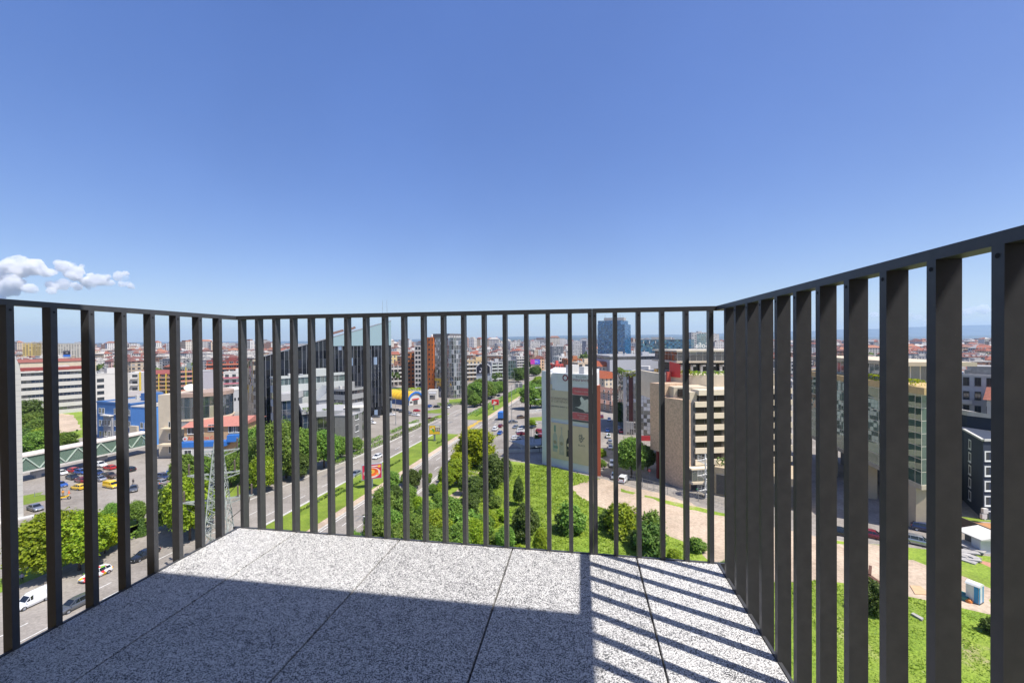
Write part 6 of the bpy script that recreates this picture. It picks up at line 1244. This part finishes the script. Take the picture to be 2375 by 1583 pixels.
for i, (p, k, c, l) in enumerate(lot): c_(k, p, R((-18, 162, -23, 157, -15)[i % 5]) if i != 11 else R(-50), c, l, group=None)
c_('hatchback', (182, 1134), R(-195), 'yellow', 'yellow taxi crossing the car park', name='taxi'); c_('van', (258, 1130), R(-20), 'yellow', 'yellow cab van with windows in the car park', name='taxi_van')
fc = [((908, 963), 'white', 'white car nearest the hedge on the market forecourt'), ((862, 982), 'white', 'white car by the striped wing, front of two'), ((856, 975), 'white', 'white car by the striped wing, rear of two'), ((872, 968), 'grey', 'grey suv behind the two white cars by the striped wing'), ((964, 964), 'white', 'white car in the middle of the market forecourt'), ((951, 962), 'silver', 'silver car left of the middle white car on the forecourt'), ((967, 954), 'red', 'red car on the grass strip of the market forecourt'), ((998, 974), 'maroon', 'maroon car leaving the market forecourt'), ((997, 944), 'blue', 'blue car before the orange tower kiosk'), ((1013, 945), 'black', 'black car next to the blue car at the kiosk'), ((1035, 946), 'white', 'white car at the bend by the round glass tower'), ((1044, 943), 'silver', 'silver car behind the white car at the bend'), ((912, 952), 'silver', 'silver car in the row before the yellow hall'), ((922, 953), 'black', 'black car in the row before the yellow hall'), ((932, 955), 'grey', 'dark grey car in the row before the yellow hall'), ((943, 957), 'navy', 'navy car at the end of the row before the yellow hall')]
for i, (p, c, l) in enumerate(fc): c_(('hatchback', 'sedan', 'suv')[i % 3], p, R((10, -25, 80)[i % 3]), c, l, detail=False)
pk = [((1197, 992), 'silver', 'silver car first in the short row by the tall lamp', 60), ((1212, 994), 'navy', 'navy car second in the short row by the tall lamp', 60), ((1210, 1002), 'white', 'white car behind the short row on the car park', 10), ((1210, 1008), 'maroon', 'maroon car parked under the white one on the car park', 10), ((1198, 1018), 'white', 'white car next to the wedge canopy', 10), ((1209, 970), 'brown', 'brown car turning off the carriageway', 20), ((1190, 980), 'grey', 'grey car waiting behind the tall lamp', 10), ((1253, 1002), 'red', 'red car at the corner of the banner building', -30), ((1257, 1014), 'red', 'red car half behind the banner wall lamps', -30), ((1236, 992), 'black', 'black car beneath the small round tree on the car park', 60), ((1161, 990), 'maroon', 'maroon car on the near carriageway by the car park', 77), ((1149, 997), 'white', 'white car following the maroon one', 77), ((1160, 1006), 'blue', 'blue car beside the yellow-green tree', 77)]
for i, (p, c, l, a) in enumerate(pk): c_(('sedan', 'hatchback', 'suv')[i % 3], p, R(a), c, l, detail=False)
tk = thing('blue_truck', 'small truck with a blue box body on the near carriageway', 'truck', cz(1164, 972), A_); MB().box(-2.6, 1.2, -1.05, 1.05, .9, 3.2).build('box_body', BLUEB, tk); MB().prism([(1.3, -.95), (2.9, -.95), (2.9, .95), (1.3, .95)], .6, 0, ztop=[2.5, 1.6, 1.6, 2.5]).build('cab', WHITEW, tk)
for x in (-1.7, 2.0):
    for s in (-1, 1): MB().tube((x, s*.95, .42), (x, s*.72, .42), .42, n=16).build('wheel', TYRE, tk)
st_ = [((1413, 975), 'white', 'white car driving in the shade of the side street'), ((1409, 1000), 'blue', 'blue car first in the side street row'), ((1411, 1014), 'white', 'white car second in the side street row'), ((1415, 1027), 'silver', 'silver car third in the side street row'), ((1416, 1039), 'white', 'white car last in the side street row'), ((1420, 1080), 'silver', 'silver car standing near the corner of the side street'), ((1424, 1108), 'silver', 'silver car nearest the dirt lot in the side street'), ((1396, 968), 'maroon', 'maroon car half behind the red fin'), ((1398, 930), 'navy', 'navy car far down the side street'), ((1404, 935), 'silver', 'silver car far down the side street'), ((1440, 1002), 'red', 'red car by the round tree of the side street'), ((1434, 996), 'white', 'white car left of the red one by the round tree')]
for i, (p, c, l) in enumerate(st_): c_(('hatchback', 'sedan', 'suv')[i % 3], p, A_+(math.pi if i in (0, 5, 6) else 0), c, l, detail=i in (5, 6))
c_('van', (1446, 1116), R(60), 'white', 'white van at the gate between side street and dirt lot')
for i, (s, n_, c) in enumerate(((230, -60, 'navy'), (250, -63, 'black'), (285, -41, 'silver'), (300, -61, 'white'), (340, -63, 'grey'), (225, -42.5, 'beige'))):
    p = sn(s, n_, .03); car('hatchback', p, A_, PAINTS[c], '%s car on the boulevard beyond the small red poster' % c, detail=False)
# ------------------------------------------------------------------ trees
def tp(key, px, base, top, label, wide=1.0, group=None, Y=None):
    p = g(px, base) if Y is None else at(px, Y); tree(key, p, hz(px, top, p.y), label, group, wide)
# street trees left of the boulevard
SG = 'street trees left of the boulevard'
for k, px, b, t, l, w in (('mid0', 590, 1112, 985, 'dense green street tree behind the left corner of the railing', .72), ('mid1', 632, 1122, 976, 'tall green street tree right of the corner railing post', .75), ('bright0', 610, 1142, 1055, 'lower lighter street tree in front of the tall pair', .85), ('mid2', 664, 1108, 978, 'tallest round street tree before the blue glazed wing', .75), ('mid0', 706, 1100, 990, 'round street tree before the grey terrace wing', .8), ('dark1', 690, 1112, 1046, 'low greyish tree with bare twigs under the round street tree', 1.1), ('mid1', 752, 1084, 994, 'street tree before the dark corner wing', 1.05), ('mid2', 790, 1066, 1012, 'dark street tree at the foot of the grey corner pier', 1.2), ('mid0', 826, 1050, 1012, 'last small street tree by the hedge of the forecourt', 1.1), ('mid0', 560, 1100, 1030, 'street tree behind the lattice pylon', .9)):
    tp(k, px, b, t, l, w, SG)
LG = 'trees between the car park and the road'
for k, px, b, t, l, w in (('bright0', 118, 1335, 1184, 'big bright green tree hanging over the pavement by the white van', 1.05), ('bright1', 184, 1322, 1184, 'second bright green tree right of the big one', 1.0), ('yellow0', 243, 1282, 1190, 'yellow-green tree right of the bright pair', .9), ('mid1', 262, 1216, 1164, 'small round tree by the car park edge', 1.0), ('mid2', 318, 1214, 1162, 'small bushy tree by the grey sedan', 1.0), ('conifer', 329, 1242, 1196, 'dark little conifer on the verge', 1.0), ('dark1', 392, 1224, 1122, 'dull tree with pale twigs at the kerb', .9), ('bright1', 440, 1252, 1098, 'green roadside tree left of the lattice pylon', .8), ('mid0', 426, 1150, 1050, 'tree before the clinic porch', .8), ('mid1', 466, 1140, 1052, 'tree under the red clinic lettering', .8), ('mid2', 512, 1125, 1046, 'tree right of the pylon top', .9), ('bright0', 468, 1220, 1130, 'bright low tree behind the pylon arms', .9), ('mid1', 536, 1128, 1046, 'tree between pylon and corner post', .9)):
    tp(k, px, b, t, l, w, LG)
# overgrown plot at far left
for i, (px, Y, t, k) in enumerate(((60, 150, 925, 'dark0'), (72, 138, 955, 'mid0'), (90, 130, 968, 'mid1'), (58, 120, 990, 'dark1'), (80, 112, 1000, 'mid2'), (95, 118, 990, 'bright0'), (150, 122, 1000, 'mid0'), (175, 150, 995, 'dark0'))):
    tp(k, px, 0, t, 'scrubby tree in the overgrown plot behind the skybridge', 1.2, 'scrub trees in the overgrown plot', Y)
# grove between the boulevard and the lawn
GG = 'trees of the grove below the balcony'
for k, px, Y, t, l, w in (('mid0', 905, 86, 1092, 'green tree at the upper left edge of the grove', 1.0), ('dark0', 955, 88, 1086, 'darker green tree topping the grove', 1.05), ('mid1', 1000, 84, 1120, 'pale-leaved green tree in the middle of the grove', 1.0), ('mid2', 885, 72, 1132, 'broad green tree beside the near carriageway', 1.0), ('mid0', 930, 70, 1150, 'dense green tree in the heart of the grove', 1.0), ('mid1', 990, 68, 1160, 'leafy grove tree left of the light bushes', 1.0), ('mid2', 1040, 68, 1150, 'grove tree beside the dirt path', .95), ('mid0', 870, 60, 1196, 'near grove tree by the lamp', 1.0), ('mid1', 925, 58, 1210, 'near grove tree showing over the paving', 1.0), ('mid2', 975, 57, 1214, 'near grove tree with a flat crown', 1.05), ('bright0', 1030, 60, 1205, 'lighter near grove tree', .9), ('mid1', 820, 56, 1228, 'small tree at the kerb of the near carriageway', .6),
    ('mid1', 945, 78, 1122, 'grove tree with lit top above the dirt path', .9), ('bright0', 965, 76, 1150, 'pale green grove tree between darker crowns', .9), ('mid0', 1015, 76, 1140, 'grove tree leaning over the dirt path', .85), ('mid2', 905, 62, 1185, 'grove tree overlapping the lamp arm', .95), ('mid0', 955, 62, 1190, 'grove tree with twiggy top near the paving', .95), ('bright1', 1005, 64, 1180, 'light grove tree near the red-brown shrub', .9), ('mid1', 1060, 58, 1210, 'low grove tree just over the paving left of the firs', .9), ('bush1', 1080, 66, 1190, 'bush between the grove and the firs', 1.2), ('bush0', 1130, 70, 1185, 'sunlit bush on the lawn beside the path', 1.2), ('bush1', 1150, 62, 1240, 'ragged bush by the paving edge', 1.2), ('bush0', 1200, 60, 1262, 'bright bush by the paving edge', 1.2),
    ('mid1', 990, 90, 1104, 'thin-topped grove tree beside the carriageway kerb', .9), ('bright0', 1020, 82, 1118, 'sunny grove tree at the start of the dirt path', .9), ('mid2', 940, 92, 1090, 'grove tree nearest the food poster', .85), ('dark1', 915, 80, 1122, 'greyer grove tree behind the near ones', .9), ('mid0', 885, 65, 1170, 'grove tree spreading to the kerb', 1.0), ('bright1', 940, 64, 1196, 'yellowish grove tree in the near row', .9), ('mid1', 1010, 57, 1222, 'tree under the central bars at the paving edge', 1.0), ('mid0', 860, 66, 1176, 'kerbside grove tree by the lamp arm', .8), ('bush1', 1145, 78, 1150, 'rounded bush between path and lawn', 1.3), ('bush0', 1165, 72, 1178, 'bright weedy bush beside the small fir', 1.3), ('bush1', 1185, 66, 1215, 'loose bush before the slim dark tree', 1.3),
    ('mid0', 972, 96, 1088, 'grove tree at the bend of the kerb', .9), ('mid1', 935, 90, 1096, 'leafy grove tree right behind the food poster', .9), ('bright0', 995, 94, 1096, 'light grove tree at the top of the grove', .85), ('mid2', 1018, 92, 1098, 'grove tree in front of the light green one', .85), ('bright1', 1058, 90, 1062, 'fresh green tree leaning on the yellow-green pair', 1.1), ('mid0', 1075, 84, 1100, 'green tree shading the dirt path', .9),
    ('yellow0', 1100, 104, 988, 'bright yellow-green tree at the boulevard edge', 1.25), ('yellow0', 1062, 96, 1044, 'second yellow-green tree leaning over the carriageway', 1.1), ('bright1', 1035, 88, 1078, 'light green tree under the yellow-green pair', 1.0), ('dark0', 1138, 88, 1050, 'dark green tree right of the dirt path', 1.05), ('dark1', 1170, 92, 1058, 'dark green tree with bare trunk facing the lawn', .8), ('dark1', 1098, 80, 1100, 'dark small tree beside the dirt path', .95), ('dark0', 1088, 72, 1140, 'second dark small tree by the path', .9), ('dark1', 1200, 78, 1102, 'slim dark tree standing alone on the lawn', .5), ('mid0', 1120, 64, 1192, 'mid green tree by the red-brown shrub', .9), ('bright1', 1095, 60, 1200, 'light bushy tree near the balcony edge', .8), ('dark1', 1215, 64, 1165, 'dark round tree near the lawn', .95), ('mid1', 1170, 60, 1215, 'low tree just over the paving edge', .8), ('dark0', 1238, 68, 1185, 'dark tree behind the central bars', .7), ('bright0', 1250, 60, 1225, 'light green low tree by the lawn edge', .7)):
    tp(k, px, 0, t, l, w, GG, Y)
for k, px, b, t, l, w in (('bush1', 1325, 1235, 1170, 'tall loose bush on the lawn left of the double post', .9), ('darkbush', 1318, 1232, 1190, 'dark bush at the foot of the loose bush', 1.3), ('bush0', 1440, 1236, 1166, 'bright round bush at the edge of the dirt lot', 1.0), ('darkbush', 1412, 1222, 1185, 'dark shaded bush left of the bright round one', 1.2), ('conifer', 1420, 1200, 1160, 'pale spindly sapling behind the bright round bush', .6), ('darkbush', 1508, 1282, 1216, 'dark green round bush near the paving edge', 1.0), ('bush1', 1512, 1246, 1188, 'pointed green bush above the dark round one', .8), ('darkbush', 1475, 1268, 1232, 'small dark bush left of the dark round one', 1.1), ('bush0', 1563, 1300, 1272, 'yellowish low bush by the right corner post', 1.0), ('bush1', 1618, 1278, 1248, 'sparse low bush before the corner bars', 1.2), ('darkbush', 2030, 1420, 1352, 'dark bush by the rusty scrap', .8), ('bush1', 1690, 1335, 1300, 'bush behind the first bar of the right railing', 1.0), ('darkbush', 2298, 1468, 1436, 'dark bush at the right edge of the lawn', 1.0), ('mid1', 1465, 1106, 1010, 'round grey-green tree at the mouth of the side street', 1.0), ('dark1', 1502, 1090, 1030, 'darker tree behind the round one in the side street', .9), ('dark0', 1440, 985, 930, 'dark tree in front of the mirrored office', .8), ('bush0', 1396, 1058, 1040, 'street bush at the foot of the red fin', 1), ('bush1', 1398, 1082, 1066, 'lower street bush beside the red fin', 1), ('dark1', 1412, 1016, 1004, 'tiny street tree beside the row of cars', 1)):
    tp(k, px, b, t, l, w)
# avenue trees further away
AG = 'trees along the far boulevard'
for i, (px, b, t, k) in enumerate(((1090, 938, 902, 'dark0'), (1104, 934, 884, 'mid0'), (1116, 931, 876, 'mid1'), (1128, 926, 882, 'mid2'), (1140, 922, 884, 'dark0'), (1150, 917, 884, 'mid0'), (1160, 911, 882, 'mid1'), (1100, 944, 914, 'mid2'), (1115, 940, 908, 'dark1'), (1202, 886, 852, 'dark0'), (1210, 881, 850, 'dark1'), (1218, 877, 852, 'dark0'), (1238, 872, 848, 'dark1'), (1246, 870, 847, 'dark0'))):
    tp(k, px, b, t, 'leafy tree in the row left of the far carriageway', 1.25, AG)
for i, (px, b, t, k) in enumerate(((1230, 949, 893, 'mid0'), (1243, 930, 888, 'mid1'), (1252, 920, 880, 'mid2'), (1256, 945, 900, 'dark0'), (1248, 905, 872, 'bright0'))):
    tp(k, px, b, t, 'leafy tree right of the far carriageway beside the banner building', 1.2, AG+', right side')
tp('bright0', 1235, 990, 972, 'small round tree on the car park', 1.3); tp('conifer', 1245, 1036, 996, 'dark conifer beside the banner building', 1.1); tp('conifer', 1140, 1168, 1120, 'small fir between the grove and the lawn', 1.0)
HG = 'clipped hedges along the boulevard'
for s0, s1, n_, l in ((92, 118, -67.6, 'clipped hedge beside the far kerb before the terraces'), (120, 158, -67.4, 'clipped hedge between kerb and market forecourt'), (98, 122, -71.5, 'second clipped hedge behind the pavement'), (128, 150, -72, 'broad low hedge at the forecourt corner')): hedge(sn(s0, n_), sn(s1, n_), 1.3, 1.0, l, group=HG)
for s0, s1, n_, l in ((72, 84, -53.5, 'thin row of low shrubs in the median before the food poster'), (86, 100, -52.8, 'thin row of low shrubs in the median behind the food poster'), (64, 78, -55, 'thin row of low shrubs near the far median kerb'), (118, 123, -50.5, 'short dark clump under the yellow poster')): hedge(sn(s0, n_), sn(s1, n_), .5, .45, l, LEAF_DARK, HG)
hedge(sn(165, -55), sn(330, -55), 4, .9, 'long bushy hedge on the far median', LEAF_MID, HG); hedge(g(1016, 941), g(1075, 936), 3, 1.2, 'hedge round the foot of the round glass tower', LEAF_MID, HG)
hedge(g(228, 1274), g(345, 1238), .8, 1.0, 'hedge along the left pavement behind the road', LEAF_MID, HG)
# ------------------------------------------------------------------ the rest of the city
CW = [('white', (.60, .575, .54)), ('cream', (.56, .46, .32)), ('grey', (.36, .35, .34)), ('brown', (.30, .17, .11)), ('pink', (.52, .33, .28)), ('beige', (.47, .38, .28))]
FM = [facade('city_wall_'+n, c, cw=3.1+.2*i, ch=2.9, wx=(.2, .72), wz=(.28, .82), light=.25, band=((.24, tuple(v*.7 for v in c)) if i in (0, 2, 5) else None), wallvar=.12) for i, (n, c) in enumerate(CW)]
RT = [('red tiled', ROOFR), ('dark tiled', mat('maroon_tile', (.15, .065, .055), .85, var=.3, scale=2)), ('flat pale', mat('pale_flat_roof', (.48, .45, .41), .9, var=.2))]
cache = {}
def citymesh(i, rt, L_, D, H):
    k = (i, rt, L_, D, H)
    if k in cache: return cache[k]
    wb = MB().box(-L_/2, L_/2, -D/2, D/2, -1, H)
    if H > 10: wb.box(L_*.18, L_*.30, -D/2-1.2, -D/2-.01, 2.8, H-.6)
    w = wb.mesh('wall', FM[i]); rb = MB(); o = .6
    if rt == 2:
        rb.box(-L_/2-.2, L_/2+.2, -D/2-.2, D/2+.2, H+.01, H+.7); rb.box(-L_*.2, L_*.1, -D*.2, D*.25, H+.7, H+2.9); rb.box(L_*.25, L_*.33, 0, 2, H+.7, H+1.9); rb.box(-L_*.4, -L_*.34, -1, .2, H+.7, H+2.2)
    else:
        z = H+.01; rise = 3.6; i_ = min(L_, D)*.45; e = [(-L_/2-o, -D/2-o, z), (L_/2+o, -D/2-o, z), (L_/2+o, D/2+o, z), (-L_/2-o, D/2+o, z)]; a, b = (-L_/2+i_, 0, z+rise), (L_/2-i_, 0, z+rise)
        rb.face([e[0], e[1], b, a]); rb.face([e[2], e[3], a, b]); rb.face([e[1], e[2], b]); rb.face([e[3], e[0], a]); rb.face(e[::-1])
        rb.m = 1
        for x in (-L_*.2, L_*.08, L_*.28): rb.box(x-1.1, x+1.1, -D/2+.6, -D/2+2.6, z-.3, z+2.0); rb.box(x-.4, x+.4, 1, 1.8, z+1.5, z+4.4)
    r = rb.mesh('roof', [RT[rt][1], FM[i] if rt == 2 else mat('dormer_white', (.55, .52, .48), .8)]); cache[k] = (w, r); return w, r
BUSY = []
for o in bpy.data.objects:
    if o.parent is None and o.get('category') in ('building', 'bridge', 'billboard') :
        ps = [c.matrix_basis if False else (o.matrix_basis @ c.matrix_basis) @ Vector(v) for c in o.children if c.type == 'MESH' for v in c.bound_box]
        if ps: BUSY.append((min(p.x for p in ps), max(p.x for p in ps), min(p.y for p in ps), max(p.y for p in ps)))
BUSY = [b for b in BUSY if (b[1]-b[0]) < 120]
def free(x, y, r, pad=2):
    n_ = x*SV.x+y*SV.y
    if -76-r < n_ < -32+r and y < 1200: return False
    if -4-r < n_ < 9+r and y < 330: return False
    return all(not (b[0]-r-pad < x < b[1]+r+pad and b[2]-r-pad < y < b[3]+r+pad) for b in BUSY)
rg = random.Random(21); count = 0; y = 215
made = []
while y < 760:
    step = 26+y*.02; x = -1.28*y
    while x < 1.22*y:
        xx = x+rg.uniform(-5, 5); yy = y+rg.uniform(-7, 7); L_ = rg.choice((14, 18, 24)); D = rg.choice((11, 13)); r0 = max(L_, D)*.55
        okd = yy > 320 or xx/yy > .62
        if okd and free(xx, yy, r0) and rg.random() < .95: made.append((xx, yy, L_, D))
        x += step*rg.uniform(.95, 1.35)
    y += step*.95
made.sort(key=lambda q: math.hypot(q[0], q[1])); rest = made[290:]; made = made[:290]
for (xx, yy, L_, D) in made:
    right = xx > .35*yy; wi = rg.choice((0, 0, 1, 2, 3, 4, 5, 0)); rt = rg.choice((0, 1, 2, 1)) if right or rg.random() < .42 else 2
    H = rg.choice((9, 12, 15) if right or yy < 330 else (12, 15, 18)); w, r = citymesh(wi, rt, L_, D, H)
    lab = '%s walled city block of %s storeys under a %s roof' % (CW[wi][0], {9: 'three', 12: 'four', 15: 'five', 18: 'six'}[H], RT[rt][0])
    o = thing('city_block', lab, 'building', (xx, yy, 0), -TH+rg.choice((0, math.pi/2))+rg.uniform(-.12, .12), lab.replace(' city block', ' city blocks')); link('wall', w, o); link('roof', r, o)
# everything beyond reads as one mass of roofs
def islandmat(name, stops, win=None):
    m, t, p = nodes(name); ge = t.nodes.new('ShaderNodeNewGeometry'); c = t.nodes.new('ShaderNodeValToRGB'); e = c.color_ramp.elements; c.color_ramp.interpolation = 'CONSTANT'
    while len(e) < len(stops): e.new(.5)
    for i, s in enumerate(stops): e[i].position = i/len(stops); e[i].color = (*s, 1)
    t.links.new(ge.outputs['Random Per Island'], c.inputs[0]); col = c.outputs[0]
    if win:
        uv = t.nodes.new('ShaderNodeUVMap'); sx = t.nodes.new('ShaderNodeSeparateXYZ'); t.links.new(uv.outputs[0], sx.inputs[0])
        k = math_(t, 'MULTIPLY', math_(t, 'GREATER_THAN', math_(t, 'FRACT', math_(t, 'DIVIDE', sx.outputs[0], 3.6)), .45), math_(t, 'GREATER_THAN', math_(t, 'FRACT', math_(t, 'DIVIDE', sx.outputs[1], 3.0)), .5))
        col = mixc(t, k, col, (.06, .065, .075))
    t.links.new(col, p.inputs['Base Color']); p.inputs['Roughness'].default_value = .85; return m
FW = islandmat('far_walls', [(.66, .63, .59), (.6, .56, .51), (.68, .66, .63), (.42, .4, .38), (.58, .46, .33), (.38, .22, .15), (.64, .59, .5), (.55, .55, .55)], True); FR = islandmat('far_roofs', [(.25, .085, .055), (.17, .07, .055), (.45, .42, .38), (.22, .11, .08), (.16, .15, .15), (.34, .15, .09), (.4, .38, .36)])
mb = MB()
def farbox(x, y, L_, D, H, a, red):
    M = Matrix.Translation((x, y, 0)) @ Matrix.Rotation(a, 4, 'Z'); mb.m = 0; mb.box(-L_/2, L_/2, -D/2, D/2, -1, H, M); mb.m = 1; z = H+.02
    if red:
        e = [M @ Vector(v) for v in ((-L_/2-.5, -D/2-.5, z), (L_/2+.5, -D/2-.5, z), (L_/2+.5, D/2+.5, z), (-L_/2-.5, D/2+.5, z))]; q = D*.45; A2, B2 = M @ Vector((-L_/2+q, 0, z+4)), M @ Vector((L_/2-q, 0, z+4))
        mb.face([e[0], e[1], B2, A2]); mb.face([e[2], e[3], A2, B2]); mb.face([e[1], e[2], B2]); mb.face([e[3], e[0], A2])
    else: mb.box(-L_*.3, L_*.3, -D*.3, D*.3, z, H+2.6, M)
for (xx, yy, L_, D) in rest: farbox(xx, yy, L_, D, rg.choice((12, 15, 18)), -TH, rg.random() < .6)
y = 745.0
while y < 4200:
    n = int(96+y*.018)
    for i in range(n):
        x = y*(-1.3+2.55*(i+rg.random())/n); yy = y+rg.uniform(-20, 20); n_ = x*SV.x+yy*SV.y
        if -74 < n_ < -30 and yy < 1500: continue
        left = x < .4*y; H = rg.choice((12, 15, 18, 18, 21)) if left else rg.choice((9, 9, 12, 15))
        if rg.random() < (.16 if -.35*y < x < .75*y else .08) and y > 850: H = rg.uniform(24, 42) if left else rg.uniform(20, 30)
        farbox(x, yy, rg.uniform(11, 26)*(1+y/4000), rg.uniform(10, 14), H, -TH+rg.choice((0, 1.57))+rg.uniform(-.3, .3), rg.random() < (.3 if left else .7))
    y += 24+y*.02
o = mb.build('distant_city', [FW, FR]); tag(o, 'mass of small roofs and walls filling the plain to the hills', 'distant city', kind='stuff')
# crowns scattered between the far roofs
P, N = [], []; q = np.random.RandomState(9); y = 300.0
while y < 3800:
    for i in range(int(26+y*.006)):
        x = y*(-1.3+2.55*q.rand()); yy = y+q.uniform(-20, 20); n_ = x*SV.x+yy*SV.y
        if -72 < n_ < -34: continue
        k = 26; s = q.uniform(3.5, 6)*(1+y/2500); d = q.normal(size=(k, 3)); d /= np.linalg.norm(d, axis=1)[:, None]; d[:, 2] = abs(d[:, 2]); P.append(d*s*.9+[x, yy, q.uniform(4, 9)]); N.append(d+q.normal(size=(k, 3))*.5)
    y += 30+y*.03
P = np.concatenate(P); me = quads('far_trees', P, np.concatenate(N), 2.2*(1+P[:, 1]/1800), LEAF_DARK, 1.3, q); o = link('far_trees', me); tag(o, 'dark tree crowns dotted between the far roofs', 'trees', kind='stuff')
# ------------------------------------------------------------------ cumulus cloud far off at left
def cloud(name, label, puffs, seed, dens=.024):
    bm = bmesh.new()
    for c, r in puffs:
        bmesh.ops.create_icosphere(bm, subdivisions=3, radius=r, matrix=Matrix.Translation(c) @ Matrix.Diagonal((1, 1, .8, 1)))
    me = bpy.data.meshes.new(name); bm.to_mesh(me); bm.free(); o = link(name, me); tag(o, label, 'cloud')
    rm = o.modifiers.new('remesh', 'REMESH'); rm.mode = 'VOXEL'; rm.voxel_size = 22
    for s, st in ((380, 170), (130, 110), (55, 55), (26, 26)):
        tx = bpy.data.textures.new('puff_noise', 'CLOUDS'); tx.noise_scale = s; tx.noise_depth = 3
        d = o.modifiers.new('billow', 'DISPLACE'); d.texture = tx; d.strength = st; d.mid_level = .5; d.texture_coords = 'GLOBAL'
    m = bpy.data.materials.new('cloud_vapour'); m.use_nodes = True; t = m.node_tree; t.nodes.remove(t.nodes['Principled BSDF']); v = t.nodes.new('ShaderNodeVolumePrincipled'); v.inputs['Color'].default_value = (.995, .995, 1, 1); v.inputs['Anisotropy'].default_value = .1
    f = noise(t, .0045, 6, 'Object', .68); mr = t.nodes.new('ShaderNodeMapRange'); t.links.new(f, mr.inputs[0]); mr.inputs[1].default_value = .37; mr.inputs[2].default_value = .58; mr.inputs[3].default_value = 0; mr.inputs[4].default_value = dens
    t.links.new(mr.outputs[0], v.inputs['Density'])
    t.links.new(v.outputs[0], t.nodes['Material Output'].inputs[1]); me.materials.append(m); return o
CY = 9000
def cpos(px, py, dy=0): d = ray(px, py); s = (CY+dy)/d.y; return Vector((d.x*s, CY+dy, ZC+d.z*s))
rg = random.Random(5); puffs = []
for px, py, r in ((-40, 652, 300), (0, 648, 260), (38, 622, 250), (55, 607, 190), (75, 622, 210), (100, 628, 140), (118, 632, 120), (30, 655, 200), (-20, 690, 240), (150, 622, 150), (165, 628, 170), (172, 640, 120), (192, 618, 60), (125, 662, 130), (145, 658, 140), (205, 655, 140), (228, 648, 140), (245, 642, 90), (278, 640, 90), (292, 633, 70), (180, 664, 110), (300, 660, 55), (255, 655, 80), (285, 658, 60), (20, 672, 170), (70, 668, 140), (120, 675, 90), (215, 640, 90), (180, 628, 90), (140, 612, 90), (10, 620, 120)):
    puffs.append((cpos(px, py, rg.uniform(-200, 200)), r))
cloud('cumulus_cloud', 'white cumulus cloud floating over the left railing', puffs, 5)
puffs = []
for px, py, r in ((2245, 722, 120), (2262, 716, 110), (2285, 716, 140), (2300, 718, 90), (2130, 735, 90), (2115, 728, 70), (2150, 745, 60), (2025, 730, 80)): puffs.append((cpos(px, py, 0), r))
cloud('cumulus_cloud', 'flat pale cloud low over the hills behind the right railing', puffs, 6, .008)
# ------------------------------------------------------------------ air
hb = MB().box(-16000, 26000, -3000, 17500, -2, 640); o = hb.build('haze', []); o.data.materials.clear()
m = bpy.data.materials.new('haze_air'); m.use_nodes = True; t = m.node_tree; t.nodes.remove(t.nodes['Principled BSDF']); v = t.nodes.new('ShaderNodeVolumePrincipled'); v.inputs['Color'].default_value = (.52, .73, 1, 1); v.inputs['Density'].default_value = .000062; v.inputs['Anisotropy'].default_value = .2
t.links.new(v.outputs[0], t.nodes['Material Output'].inputs[1]); o.data.materials.append(m); o['kind'] = 'stuff'; o['label'] = 'pale blue summer haze over the city'; o['category'] = 'haze'
